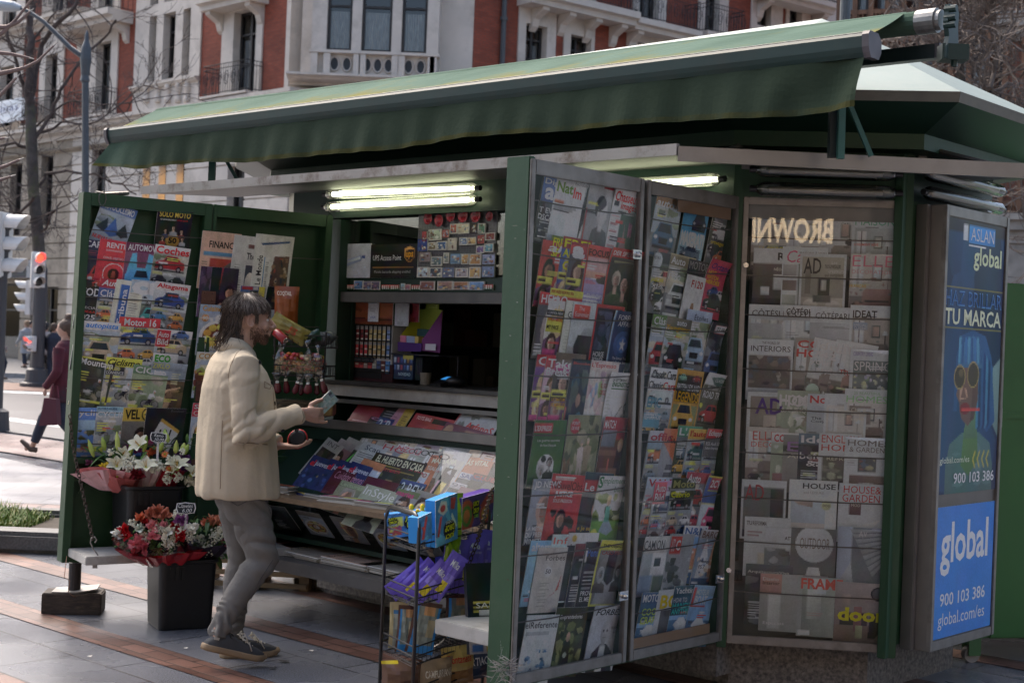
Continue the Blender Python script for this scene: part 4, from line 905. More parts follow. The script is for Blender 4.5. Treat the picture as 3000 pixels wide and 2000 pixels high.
def chain(par,P,n,r=.0028,ln=.02,w=.009):
 b=MB();P=[Vector(p) for p in P]
 seg=[(P[i],P[i+1]) for i in range(len(P)-1)];tot=sum((c-a).length for a,c in seg)
 for k in range(n):
  d=tot*(k+.5)/n
  for a,c in seg:
   l=(c-a).length
   if d<=l:break
   d-=l
  p=a.lerp(c,d/l);t=(c-a).normalized();s=t.orthogonal().normalized()
  if k%2:s=t.cross(s)
  m=10;b.tube([p+t*ln*.72*math.cos(2*math.pi*i/m)+s*w*math.sin(2*math.pi*i/m) for i in range(m+1)],r,5,cap=False)
 return b.build("chain",rust,par)
pc=[onpl(205,1215,LD@Vector((0,-.0,0)),LD.col[1].to_3d()),onpl(212,1300,LD@Vector((0,-.05,0)),LD.col[1].to_3d()),onpl(240,1430,LD@Vector((0,-.15,0)),LD.col[1].to_3d()),onpl(272,1580,LD@Vector((0,-.28,0)),LD.col[1].to_3d())]
chain(ld,pc,34)
h0=pc[-1];b=MB();b.tube([h0+Vector((x,0,z)) for x,z in((.012,-.015),(.02,0),(.01,.015),(-.008,.008),(-.012,-.015),(.005,-.05),(.03,-.08),(.032,-.1),(.02,-.115),(.01,-.105))],.004,6);b.box(h0.x+.005,h0.y-.005,h0.z-.15,h0.x+.03,h0.y+.0,h0.z-.11);b.build("hook",steel,ld)
Ao=DR@Vector((.02,.15,.97));pc=[onpl(1443,1430,DR@Vector((0,.16,0)),DR.col[1].to_3d()),aty(1400,1580,6.2),aty(1342,1740,6.3),aty(1288,1860,6.35)]
chain(dr,pc,42)
h0=pc[-1];b=MB();b.tube([h0+Vector((x,0,z)) for x,z in((-.01,.0),(.01,.03),(.02,.02),(.02,-.02),(0,-.04),(-.02,-.05),(-.02,-.08))],.004,6);b.build("hook",steel,dr)
jb=atz(215,1792);jk=thing("screw_jack","rusty steel screw jack on a plate propping the open left door","jack",Vector((jb.x,jb.y,.12)))
b=MB();b.M=Matrix.Translation((jb.x,jb.y,0))@Matrix.Rotation(R(8),4,'Z');b.prism([(-.11,-.07,.118),(.02,-.075,.118),(.13,-.06,.135),(.13,.07,.14),(-.11,.07,.118)],(0,0,.006));b.build("base_plate",mat("galv_plate",(.22,.21,.2),.5,metal=.5,noise=.3),jk)
b=MB();b.lathe([(.034,0),(.034,.15),(.024,.152),(.024,.19),(.028,.2),(.028,.23),(.04,.232),(.04,.25)],14,(jb.x,jb.y,.126));b.tube([(jb.x+.02,jb.y,.34),(jb.x+.1,jb.y-.02,.27)],.005,6);b.build("screw",mat("rust_steel",(.035,.03,.03),.6,noise=.3),jk)
b=MB();b.M=Matrix.Translation((jb.x,jb.y,0))@Matrix.Rotation(R(8),4,'Z');b.bbox(-.16,-.085,0,.16,.085,.118,.006)
tag(b.build("wooden_block",mat("old_block_wood",(.045,.036,.03),.8,noise=.4,nscale=6,stretch=(2,12,12),dirt=(.16,.12,.08),dscale=8,damt=.5)),"dark weathered timber block on the paving under the jack","wooden block")
b=MB();b.tube([LD@Vector((.02,-.02,.34)),aty(188,1690,7.6),aty(205,1700,7.6),aty(200,1735,7.7),aty(222,1750,7.8)],.0018,4);b.build("loose_wire",mat("copper_wire",(.25,.1,.05),.5),ld)
b=MB();q=random.Random(2);cpt=aty(1475,1955,5.5)
for k in range(70):
 a=q.uniform(0,6.28);l=q.uniform(.02,.08);p=cpt+Vector((q.gauss(0,.015),q.gauss(-.01,.01),q.gauss(0,.02)));e=p+Vector((math.cos(a)*l,-q.uniform(0,.03),math.sin(a)*l))
 b.add([p,p.lerp(e,.5)+Vector((0,-.01,.004)),e,p.lerp(e,.5)-Vector((0,0,.003))],[(0,1,2,3)])
b.build("torn_film",mat("clear_film",(.5,.5,.5),.3),dr)
# printed covers
paper=mat("glossy_print",rough=.4,vc=True,spec=.4,noise=.07,nscale=110);newsp=mat("newsprint",rough=.85,vc=True)
SK=["c99a7e","b98468","d8ab8e","8f6248"];HR=["2a1d16","17120f","c9a468","8a8078","4a2e1c"]
def car(c,x,y,w,col,sil=False,n=0):
 h=w*c.W/c.H
 T_=lambda pts,k:c.P([(x+a*w,y+b_*h) for a,b_ in pts],k)
 T_([(0,.05),(1,.05),(1.02,.0),(-.02,0)],"1c1c1e")
 T_([(0,.08),(0,.26),(.1,.33),(.24,.36),(.36,.52),(.7,.53),(.84,.37),(.97,.33),(1,.2),(.98,.08)],col)
 T_([(.28,.36),(.38,.49),(.52,.49),(.52,.36)],"20262c");T_([(.55,.36),(.55,.49),(.68,.49),(.78,.36)],"20262c")
 T_([(0,.2),(.16,.22),(.16,.14),(0,.13)],"15161a");T_([(.16,.24),(.26,.28),(.26,.22),(.16,.2)],"e8e8e0")
 for cx in(.2,.8):c.E(x+cx*w,y+.1*h,.09*w,.1*h,"0e0e10",10);c.E(x+cx*w,y+.1*h,.05*w,.055*h,"7a7a7c",8)
def carf(c,x,y,w,col):
 h=w*c.W/c.H;T_=lambda pts,k:c.P([(x+a*w,y+b_*h) for a,b_ in pts],k)
 T_([(.02,0),(.98,0),(.98,.1),(.02,.1)],"141416")
 T_([(0,.1),(0,.4),(.1,.5),(.22,.78),(.78,.78),(.9,.5),(1,.4),(1,.1)],col);T_([(.17,.5),(.27,.73),(.73,.73),(.83,.5)],"1d252b")
 T_([(.3,.16),(.28,.34),(.72,.34),(.7,.16)],"101012");c.E(x+.13*w,y+.33*h,.09*w,.06*h,"dfe4e2",8);c.E(x+.87*w,y+.33*h,.09*w,.06*h,"dfe4e2",8)
def head(c,x,y,s,sk,hr,top,long=False,glasses=False,bald=False):
 k=c.W/c.H
 c.P([(x-.95*s,y-1.9*s*k),(x-.85*s,y-1.1*s*k),(x-.25*s,y-.75*s*k),(x+.25*s,y-.75*s*k),(x+.85*s,y-1.1*s*k),(x+.95*s,y-1.9*s*k)],top)
 c.R(x-.17*s,y-.95*s*k,x+.17*s,y-.3*s*k,sk)
 if long:c.E(x,y-.15*s*k,.54*s,.85*s*k,hr)
 elif not bald:c.E(x,y+.1*s*k,.45*s,.56*s*k,hr)
 c.E(x,y-.03*s*k,.32*s,.46*s*k,sk);d_=tuple(v*.62 for v in lin(sk));c.E(x+.1*s,y-.05*s*k,.22*s,.42*s*k,tuple(v*1.1 for v in d_),12)
 if not bald:c.P([(x-.38*s,y+.1*s*k),(x-.3*s,y+.45*s*k),(x,y+.6*s*k),(x+.3*s,y+.45*s*k),(x+.38*s,y+.1*s*k),(x+.2*s,y+.33*s*k),(x-.1*s,y+.3*s*k)],hr)
 for e in(-.14,.14):c.E(x+e*s,y+.06*s*k,.055*s,.035*s*k,"1a1412",6)
 if glasses:
  for e in(-.15,.15):c.E(x+e*s,y+.05*s*k,.11*s,.08*s*k,"22201f",10);c.E(x+e*s,y+.05*s*k,.09*s,.06*s*k,sk,10)
 c.P([(x-.03*s,y),(x+.05*s,y-.12*s*k),(x-.05*s,y-.12*s*k)],"8f5f4a");c.R(x-.11*s,y-.27*s*k,x+.11*s,y-.22*s*k,"8a3a34")
def body(c,x,y,s,sk,hr,top,leg):
 k=c.W/c.H;c.P([(x-.12*s,y),(x-.1*s,y+.5*s*k),(x+.1*s,y+.5*s*k),(x+.12*s,y),(x+.03*s,y),(x,y+.35*s*k),(x-.03*s,y)],leg)
 c.P([(x-.14*s,y+.45*s*k),(x-.17*s,y+.8*s*k),(x,y+.86*s*k),(x+.17*s,y+.8*s*k),(x+.14*s,y+.45*s*k)],top);c.E(x,y+.94*s*k,.055*s,.08*s*k,sk,8);c.E(x,y+1*s*k,.06*s,.05*s*k,hr,8)
def bike(c,x,y,s,shirt="e9e9e9"):
 k=c.W/c.H
 for cx in(-.3,.3):c.E(x+cx*s,y+.22*s*k,.22*s,.22*s*k,"141414",12);c.E(x+cx*s,y+.22*s*k,.18*s,.18*s*k,"6b6b66",12)
 c.P([(x-.3*s,y+.22*s*k),(x,y+.24*s*k),(x+.25*s,y+.52*s*k),(x-.1*s,y+.5*s*k)],"2c2c30");c.P([(x-.12*s,y+.5*s*k),(x+.02*s,y+.48*s*k),(x+.06*s,y+.2*s*k),(x-.02*s,y+.18*s*k)],"16181c")
 c.P([(x-.16*s,y+.52*s*k),(x-.1*s,y+.78*s*k),(x+.12*s,y+.84*s*k),(x+.3*s,y+.58*s*k),(x+.12*s,y+.66*s*k),(x+.02*s,y+.5*s*k)],shirt);c.E(x+.16*s,y+.93*s*k,.08*s,.1*s*k,"d8d8d8",8);c.E(x+.18*s,y+.88*s*k,.05*s,.06*s*k,"b98468",8)
def room(c,x0,y0,x1,y1,wall="b8a894",floor="7c6248",sofa="8a4a30",q=None):
 q=q or rnd;w=x1-x0;h=y1-y0
 c.R(x0,y0,x1,y1,wall);c.R(x0,y0,x1,y0+.3*h,floor);c.R(x0+.06*w,y0+.42*h,x0+.3*w,y0+.92*h,"d9dcd6");c.R(x0+.17*w,y0+.42*h,x0+.19*w,y0+.92*h,"6c6256")
 c.R(x0+.5*w,y0+.55*h,x0+.72*w,y0+.82*h,q.choice(["33424a","6e3f2a","55604a"]));c.R(x0+.53*w,y0+.58*h,x0+.69*w,y0+.79*h,q.choice(["c9b79a","9fb0b4","b07a50"]))
 c.P([(x0+.3*w,y0+.12*h),(x0+.3*w,y0+.36*h),(x0+.36*w,y0+.42*h),(x0+.9*w,y0+.42*h),(x0+.95*w,y0+.34*h),(x0+.95*w,y0+.12*h)],sofa);c.R(x0+.34*w,y0+.2*h,x0+.9*w,y0+.24*h,"3b2a20")
 c.E(x0+.22*w,y0+.14*h,.16*w,.07*h,"2e231b",10);c.R(x0+.84*w,y0+.42*h,x0+.86*w,y0+.6*h,"3a3028");c.P([(x0+.78*w,y0+.6*h),(x0+.92*w,y0+.6*h),(x0+.89*w,y0+.7*h),(x0+.81*w,y0+.7*h)],"e3d9bd")
 c.blot(x0,y0+.05*h,x1,y0+.6*h,["4c3a2c","a88f74","d0c4ae","5d6b5a",sofa],10,.08)
def food(c,x0,y0,x1,y1):
 w=x1-x0;h=y1-y0;cx=x0+.5*w;cy=y0+.45*h
 c.R(x0,y0,x1,y1,"8a97a8");c.E(cx,cy,.46*w,.36*h,"d8d2c4",18);c.E(cx,cy,.38*w,.29*h,"5a2414",18)
 for k in range(9):a=k*.7;c.E(cx+.28*w*math.cos(a),cy+.21*h*math.sin(a),.1*w,.08*h,["e0a02a","d8861c","eab83c"][k%3],8)
 c.E(cx,cy,.13*w,.1*h,"d8cfc0",12);c.blot(x0,y0,x1,y1,["8e3018","c98a3a","4e5a28","e8dcc4"],10,.06)
CARC=["8c1f22","23467e","3b6ea0","b7b9bb","d08a24","2f3a36","a89274","5a6d7c","1f2226","c8ccd0","b2541e"]
def art(c,kind,ac,q):
 pc=lambda:q.choice(CARC)
 if kind=='cars':
  c.R(0,0,1,.82,q.choice(["9aa0a4","7d868c","8d8f88"]));c.blot(0,.5,1,.8,["5c6a4a","8a94a0","6d7a60","a8a294"],8,.3,q.random());c.R(0,0,1,.4,"6e7072")
  car(c,.08,.46,.84,ac or pc());
  for k in range(4):car(c,.03+.5*(k%2),.2-.17*(k//2),.44,pc())
  c.lines(.04,.38,.5,.45,"d8c23a",2)
 elif kind=='car':
  c.R(0,0,1,.84,q.choice(["8795a0","9b968a","7f8a70"]));c.blot(0,.45,1,.82,["64704e","93a0ab","7a8a6a","b0a890"],9,.35,q.random());c.R(0,0,1,.38,"5f6062");carf(c,.1,.14,.8,ac or pc());c.lines(.05,.66,.55,.8,"e6e6e2",4);c.R(.05,.03,.6,.07,ac or "d8c23a")
 elif kind=='carx':
  c.R(0,0,1,.82,"54585c");c.blot(0,0,1,.8,["2c3034","7c8288","a59a8a","404a3a"],10,.35,q.random());car(c,.12,.42,.8,pc());car(c,.03,.2,.6,pc());car(c,.3,.04,.66,ac or pc());c.lines(.05,.6,.45,.76,"d8d8d0",4)
 elif kind=='face':
  c.R(0,0,1,.84,ac or "6c7078");head(c,.52,.5,.62,q.choice(SK),q.choice(HR),q.choice(["23262c","3a4c6a","8c8478","5a2a2a"]),long=q.random()<.5);c.lines(.04,.06,.42,.26,"e8e4dc",4)
 elif kind=='gossip':
  c.R(0,0,1,.84,ac or "2c4a7c");head(c,.34,.56,.4,q.choice(SK),q.choice(HR),"5c3a5a",long=True);head(c,.74,.3,.34,q.choice(SK),q.choice(HR),"2a3c52");head(c,.24,.2,.3,q.choice(SK),q.choice(HR),"7a2c30",long=True)
  c.R(.45,.66,.97,.8,"c8281f");c.lines(.48,.68,.95,.79,"f2e7c8",2,.6);c.R(.02,.36,.5,.46,"e8d426");c.lines(.05,.38,.46,.45,"2a2018",1,.7);c.R(.5,.03,.98,.14,"e8d426");c.R(.02,.02,.4,.1,"b02a6a")
 elif kind=='room':room(c,.06,.04,.94,.8,q.choice(["b8a894","a8a49a","9c8468","8f9488","c4beb2"]),q.choice(["7c6248","6a5c4c","94887a"]),ac or q.choice(["8a4a30","6f5a42","9a9284","46503c","5f4636"]),q)
 elif kind=='roomf':room(c,0,0,1,1,q.choice(["a8967e","98948a","8c7258","b4aea2"]),q.choice(["6c5238","5a4c3c"]),ac or q.choice(["8a4a30","6f5a42","46503c"]),q)
 elif kind=='garden':c.R(0,0,1,.84,"7c8a5a");c.blot(0,0,1,.78,["55702e","96a85e","cdd08a","7a6a48","b8c4a0"],30,.14,q.random())
 elif kind=='flowers':
  c.R(.08,.04,.92,.8,"55605a");c.blot(.08,.04,.92,.58,["d8d070","b8a0c4","e0dce4","708a4c","c8b438","9a84b0"],46,.09,q.random())
 elif kind=='food':food(c,0,0,1,.84)
 elif kind=='bikes':
  c.R(0,0,1,.84,ac or "8d949a");c.blot(0,0,1,.8,["5e6c4a","a09a8a","6e767c"],10,.25,q.random());bike(c,.62,.14,.5);bike(c,.25,.4,.26,"b03030");c.lines(.05,.5,.5,.7,"e8d426",4);c.R(.04,.08,.3,.18,"d8c226")
 elif kind=='mtb':c.R(0,0,1,.84,"2c2e2a");c.blot(0,0,1,.8,["44463a","6c6a56","1c1e1a","77705c"],20,.16,q.random());bike(c,.6,.22,.5,"3c3e46");c.lines(.04,.52,.5,.74,"d8d426",4);c.R(.04,.16,.36,.3,"2a2c24");c.lines(.05,.17,.34,.29,"d8d426",3)
 elif kind=='land':c.R(0,0,1,1,"3f6cb0");c.R(0,.55,1,.75,"7ea0cc");c.blot(0,.1,1,.55,["3a3c28","5a5844","2a2e20","8a7c64"],34,.15,q.random());c.blot(0,0,1,.25,["9c8a78","6e5e4e","b8aca0"],12,.15,q.random())
 elif kind=='trail':c.R(0,0,1,.84,"7a8896");c.R(0,0,1,.62,"5a4632");c.blot(0,0,1,.6,["6e5438","46382a","8c6c46","3a3424"],26,.2,q.random());c.P([(.9,.5),(.5,.42),(.3,.3),(.5,.15),(.42,0),(.6,0),(.66,.16),(.42,.3),(.55,.39),(.92,.47)],"b4916a")
 elif kind=='sea':c.R(0,0,1,.84,"5d8cb8");c.R(0,0,1,.42,"2c5478");c.P([(.2,.34),(.34,.26),(.86,.26),(.92,.36),(.7,.38),(.6,.46),(.4,.46)],"e6e6e4");c.P([(.3,.26),(.1,.2),(.9,.2),(.86,.26)],"b8cad6");c.lines(.05,.04,.55,.16,"e8d426",3)
 elif kind=='sail':c.R(0,0,1,.84,"6c7c90");c.P([(.3,.84),(.1,.1),(.62,.3)],"c4c8cc");c.P([(.62,.84),(.55,.2),(.95,.12)],"a4714c");c.R(0,0,1,.16,"27405e");c.blot(.1,.1,.9,.5,["b8a088","8894a4","3c4c60"],12,.14,q.random())
 elif kind=='text':c.lines(.08,.06,.92,.78,"5a5a5c",14,.35);c.R(.5,.4,.92,.66,"7a6a5c")
 elif kind=='dark':c.R(0,0,1,.84,"1c1e22");c.blot(0,0,1,.8,["2c3036","484c50","14161a"],10,.3,q.random());c.lines(.08,.1,.6,.4,"b8b8b4",7,.3)
 elif kind=='city':c.R(0,0,1,.84,"b88a8a");c.R(0,0,1,.5,"8a7ca0");c.R(0,.5,1,.6,"c08a70");c.P([(.4,.5),(.7,.56),(1,.6),(1,.42),(.5,.44)],"3a3a34");c.R(0,0,1,.3,"6f6a94");c.lines(.1,.04,.9,.26,"d8c8cc",4,.6)
 elif kind=='bw':c.R(0,0,1,1,"8e9194");c.P([(.2,0),(.3,.3),(.5,.38),(.8,.3),(.95,0)],"4a4c4e");c.R(.48,.3,.62,.5,"b0b0b0");c.E(.56,.58,.19,.2,"b8b8b8",16);c.E(.5,.64,.2,.18,"35373a",16,20,230);c.E(.44,.56,.04,.05,"c8c8c8",8)
 elif kind=='tower':c.R(0,0,1,1,"dcdcda");c.R(.36,0,1,.62,"3f5a50");c.P([(.4,0),(.46,.2),(.52,.26),(.55,.5),(.58,.26),(.66,.18),(.72,0)],"8a6a6a");c.blot(.68,.3,.92,.52,["9a4c7a","b86a94"],12,.3,q.random());c.lines(.04,.06,.32,.6,"8c8c8c",16,.3);[c.R(.04,.12+.11*k,.3,.135+.11*k,"a8302c") for k in range(5)]
CNT={}
def ordn(n):return["first","second","third","fourth","fifth","sixth","seventh","eighth","ninth","tenth"][n-1]
def magazine(Fm,x,z,W,H,tilt,title,tc,bgc,kind,ac=None,d0=0.,d1=0.,extra=None,tbox=None,shear=0,bold=.02,news=False,name="magazine",thick=.004,curl=0.):
 """TL corner at (x,z) in the panel frame; y = -d0 at top, -d1 at bottom (towards the viewer)"""
 q=random.Random(hash((title,round(x,3)))&0xffff if False else int(abs(x*977+z*613)*100)%9973)
 c=Cv(W,H,bgc);c.ded={}
 if kind:art(c,kind,ac,q)
 if kind in('cars','car','carx','gossip','garden','bikes','mtb','trail','sea','sail','city','dark','food','face') and bgc:c.R(0,.82,1,1,bgc)
 tb=tbox or(.06,.84,.94,.97)
 if title:c.T(title,*tb,tc,bold,shear)
 if kind in('room',):c.lines(.3,.8,.7,.83,"77736c",1,.6)
 if extra:extra(c)
 if kind not in('',None) and W>.15:
  for _ in range(q.randint(2,4) if 'room' not in kind else 1):
   xx=q.uniform(.03,.5);y_=q.uniform(.05,.75);c.lines(xx,y_,xx+q.uniform(.25,.45),y_+q.uniform(.04,.09),q.choice(['e8e8e4','d8c832','e8e8e4','b82c28','2c2c30']),q.randint(1,3),.55)
 M_=Fm@Matrix.Translation((x,0,z))@Matrix.Rotation(R(tilt),4,'Y')
 ex=Vector((1,0,0));up=Vector((0,d1-d0,H)).normalized()
 nz=ex.cross(up)
 L4=Matrix(((1,0,0,0),(0,up.y,nz.y,0),(0,up.z,nz.z,0),(0,0,0,1)))
 b=MB();b.M=M_@Matrix.Translation((0,-d1,-H))@L4
 c.mesh(b,thick,curl=curl)
 return b.build(name,newsp if news else paper)
def rack(Fm,ox,oy,sc,rows,base,where,group,tf=.035,dc=.0028,S_=(.205,.275),curlp=.5,ws=1.):
 inv=Fm.inverted();o0=Fm.translation;n0=Fm.col[1].to_3d()
 for ri,row in enumerate(rows):
  for ci,e in enumerate(row):
   desc,x,y,title,tc,bgc,kind=e[:7];kw=dict(e[7]) if len(e)>7 else{}
   po=kw.pop('po',None)
   yy=oy if po is None else po[1];xx=ox if po is None else po[0];ss=sc if po is None else po[2]
   p=inv@onpl(xx+x/ss,yy+y/ss,o0-n0*(base+.01),n0)
   W,H=kw.pop('s',S_);W*=ws;tilt=kw.pop('t',0);cat=kw.pop('cat','magazine');lab=kw.pop('lab',None);lay=kw.pop('lay',ci)
   db=base+dc*lay;dt=db+tf
   if 'curl' not in kw and ci==len(row)-1 and curlp:kw['curl']=rnd.uniform(.006,.02)
   if ci<len(row)-1:kw['curl']=min(kw.get('curl',0),.002)
   o=magazine(Fm,p.x,p.z,W,H,tilt,title,tc,bgc,kind,d0=dt,d1=db,name=cat.replace(' ','_'),**kw)
   pos=("leftmost" if ci==0 else "rightmost" if ci==len(row)-1 else ordn(ci+1))
   rw="top" if ri==0 else "bottom" if ri==len(rows)-1 else ordn(ri+1)
   tag(o,lab or f"{desc} {cat}, {pos} in {rw} row of {where}",cat,group)
def X(*ops):
 def f(c):
  for o in ops:
   if o[0]=='T':c.T(*o[1:])
   elif o[0]=='R':c.R(*o[1:])
   elif o[0]=='C':c.C(*o[1:])
   elif o[0]=='E':c.E(*o[1:])
   elif o[0]=='P':c.P(*o[1:])
   elif o[0]=='L':c.lines(*o[1:])
   elif o[0]=='car':car(c,*o[1:])
   elif o[0]=='carf':carf(c,*o[1:])
   elif o[0]=='head':head(c,*o[1:])
   elif o[0]=='body':body(c,*o[1:])
   elif o[0]=='blot':c.blot(*o[1:])
   elif o[0]=='bike':bike(c,*o[1:])
   elif o[0]=='room':room(c,*o[1:])
 return f
RGAM=.9
rack(LD,0,650,2.24,[
[("motorcycle",668,-152,"MOTOCICLISMO","b8c4d8","3c5a94","",dict(t=14,extra=X(('R',0,.0,1,.82,"7c8a96"),('blot',0,.45,1,.8,["8a94a0","6c7884","5a6650"],8,.3,1),('P',[(.05,.45),(.3,.68),(.38,.45),(.3,.38)],"1e2834"),('P',[(.3,.4),(.5,.72),(.7,.4),(.5,.32)],"2a4c8c"),('P',[(.62,.42),(.8,.66),(.98,.42),(.8,.36)],"20262c"),('T',"NUEVAS VIAJERAS",.05,.2,.95,.3,"b01e22",.03),('L',.05,.02,.9,.18,"e6e6e6",4)))),
("black anniversary",1025,-92,"SOLO MOTO","d8a54c","15171c","",dict(t=0,extra=X(('T',"50 ANIVERSARIO",.1,.77,.55,.8,"e8e8e8"),('T',"1975-2025",.58,.77,.88,.8,"b02820"),('C',.5,.36,.2,"a07414"),('head',.5,.62,.12,"c99a7e","17120f","8a8a90"),('head',.28,.55,.1,"c99a7e","17120f","303860"),('head',.74,.55,.1,"c99a7e","2a1d16","6c2c2c"),('head',.22,.4,.1,"c99a7e","17120f","902020"),('head',.78,.4,.1,"c99a7e","17120f","909098"),('T',"50",.38,.3,.62,.42,"17120f",.04))))],
[("dark blue car",545,108,"CAR","f0f0f0","22263c","",dict(t=3,tbox=(.05,.85,.5,.98),extra=X(('L',.05,.7,.6,.8,"7a3040",3),('carf',.2,.05,.75,"9c1f22")))),
("red fleet",650,106,"RENTING","f4f4f4","c01e28","",dict(t=4,tbox=(.2,.84,.98,.95),extra=X(('T',"automoción",.2,.77,.65,.82,"f0d0d0",.0),('C',.5,.32,.3,"f0e4e4",24),('C',.5,.32,.28,"c01e28",24),('C',.5,.32,.16,"2a0c0e"),('P',[(.44,.24),(.56,.24),(.54,.38),(.46,.38)],"8a2c24"),('T',"CON EL OBJETIVO LAS",.16,.6,.84,.66,"f0e4e4",.0)))),
("blue supercar",820,130,"AUTOMOVIL","f2f2f2","5e1e3e","",dict(t=1,extra=X(('R',0,0,1,.82,"6a3a54"),('P',[(.08,.3),(.1,.45),(.2,.78),(.32,.8),(.36,.5),(.6,.5),(.66,.8),(.8,.76),(.9,.45),(.92,.3)],"3c96c8"),('P',[(.04,.08),(.05,.35),(.2,.45),(.8,.45),(.95,.35),(.96,.08)],"2f86c0"),('R',.1,.02,.9,.12,"17181c"),('P',[(.3,.3),(.7,.3),(.64,.44),(.36,.44)],"15222c"),('E',.5,.2,.08,.05,"101418")))),
("red masthead family car",1010,140,"Coches","c01c28","e8e4d8","cars",dict(t=4,ac="a01820",tbox=(.04,.82,.98,.98)))],
[("black off-road",515,370,"TODOR","f0f0f0","1a1c22","",dict(t=3,tbox=(.06,.68,.98,.84),extra=X(('car',.35,.86,.5,"a02020"),('T',"ESPECIAL",.05,.42,.6,.47,"c8c8c8",.0),('T',"FORMULA 1",.05,.34,.6,.39,"c03030"),('T',"2025",.05,.2,.55,.31,"f0f0f0",.03),('head',.75,.22,.2,"8f6248","17120f","902020"),('head',.85,.45,.16,"c99a7e","17120f","202840")))),
("red classic car",650,366,"Auto","f0f0f0","a81e2c","cars",dict(t=3,shear=.3,tbox=(.05,.86,.6,.98),extra=X(('R',0,.55,1,.82,"2c4474"),('T',"Clásicos",.05,.64,.9,.78,"d8dce8")))),
("blue sideways newspaper",757,372,"","fff","c8c0a8","",dict(t=5,s=(.16,.33),cat="newspaper",news=True,extra=lambda c:(c.R(.18,.02,.5,.92,"1e4c8c"),c.T("la Tribuna",.24,.05,.44,.85,"f0ece0",.02,0,1),c.lines(.55,.05,.95,.95,"7a766a",22,.3)))),
("white masthead road",855,374,"ca","f4f4f4","90a4b0","",dict(t=2,tbox=(.02,.7,.98,.98),bold=.06,extra=X(('R',0,0,1,.6,"6c7464"),('P',[(.0,0),(.55,.6),(.7,.6),(.8,0)],"4a4c4e"),('carf',.35,.1,.6,"2c8c8c"),('car',.1,.5,.5,"9aa4aa")))),
("small print buyer guide",1008,380,"Altagama","b01c28","dcd8cc","cars",dict(t=4,ac="1f3f86"))],
[("light blue half hidden",495,640,"auto","2070b8","d4dee6","car",dict(t=3,shear=.2,tbox=(.3,.86,.9,.97),ac="a89274")),
("light blue beige car",543,643,"autopista","2070b8","dfe8ee","car",dict(t=2,shear=.2,ac="a08c70")),
("red banner SUV",775,618,"Motor 16","f4f4f4","b81c26","cars",dict(t=1,s=(.235,.29),ac="24427a",tbox=(.12,.84,.9,.98),extra=X(('T',"CRECE LA OFERTA SUV",.02,.76,.85,.81,"c8b428",.0)))),
("green lettered small car",1022,690,"","b01c28","dcdcd8","cars",dict(t=3,extra=X(('R',0,.62,.38,.98,"b01c28"),('T',"Auto",.04,.82,.34,.95,"f4f4f4"),('T',"Bild",.04,.66,.34,.79,"f4f4f4"),('car',.42,.8,.5,"3a5a94"),('R',0,.28,.7,.48,"e4e4e0"),('T',"ECO",.05,.3,.5,.45,"3c8c2c",.04))))],
[("yellow edged mountain bike",515,872,"Mountain","e6e6e6","30322c","mtb",dict(t=8,extra=X(('R',0,0,.03,.97,"d8d020"),('R',0,.97,1,1,"d8d020"),('R',0,.1,1,.14,"d8d020")))),
("yellow banner cycling",690,880,"Ciclismo","1c1c1c","d8c81c","bikes",dict(t=3,shear=.3,extra=X(('R',.02,.64,.55,.82,"2c2c30"),('T',"AYUSO",.04,.74,.42,.8,"d8d020"),('T',"CONVENCE",.04,.66,.52,.72,"f0f0f0")))),
("green peloton cycling",870,930,"CICLIS","d8dcd8","587a58","bikes",dict(t=5,ac="7c8a6a")),
("brown mountain trail",988,905,"ZIKLO","c8c83c","7a8896","trail",dict(t=3,tbox=(.02,.86,.5,.97),bold=0,extra=X(('L',.6,.55,.95,.8,"c8b888",5))))],
[("blue sea and rocks cycling",455,1212,"Cycling","c4d4e8","6090c8","land",dict(t=0,tbox=(.02,.8,.98,.96),extra=X(('T',"Cycling",.02,.8,.98,.96,"d0dcec",.01)))),
("grey buyer guide cycling",628,1205,"CYCLING","d8dce0","88a8c4","bikes",dict(t=1,ac="8c9094",tbox=(.02,.78,.98,.9),extra=X(('R',0,.93,1,1,"7ca8cc"),('T',"BUYER'S GUIDE",.04,.94,.55,.985,"2c4468")))),
("yellow and grey cycling",800,1212,"VEL","1a1a1a","c89c1c","",dict(tbox=(.06,.76,.48,.96),bold=.03,extra=X(('C',.72,.86,.2,"1a1a1a",20),('C',.72,.86,.16,"c89c1c",20),('T',"MAGAZINE",.6,.84,.84,.88,"1a1a1a"),('R',0,0,1,.72,"6c6660"),('head',.55,.4,.42,"8f6248","1c1512","3a5c94")))),
("black with race number",950,1205,"Rouleur","5c5c60","1e1f26","",dict(t=1,s=(.23,.29),tbox=(.62,.92,.95,.97),bold=0,extra=X(('P',[(.42,.78),(.9,.54),(.66,.1),(.18,.36)],"c4c4c2"),('P',[(.42,.78),(.9,.54),(.87,.48),(.39,.72)],"c09024"),('P',[(.18,.36),(.28,.31),(.24,.2),(.1,.28)],"8c1c4c"),('T',"131",.34,.34,.7,.56,"1c1c1c",.03,.3))))],
],-.05,"the left green door","magazines on the left green door")
NP=(.235,.33)
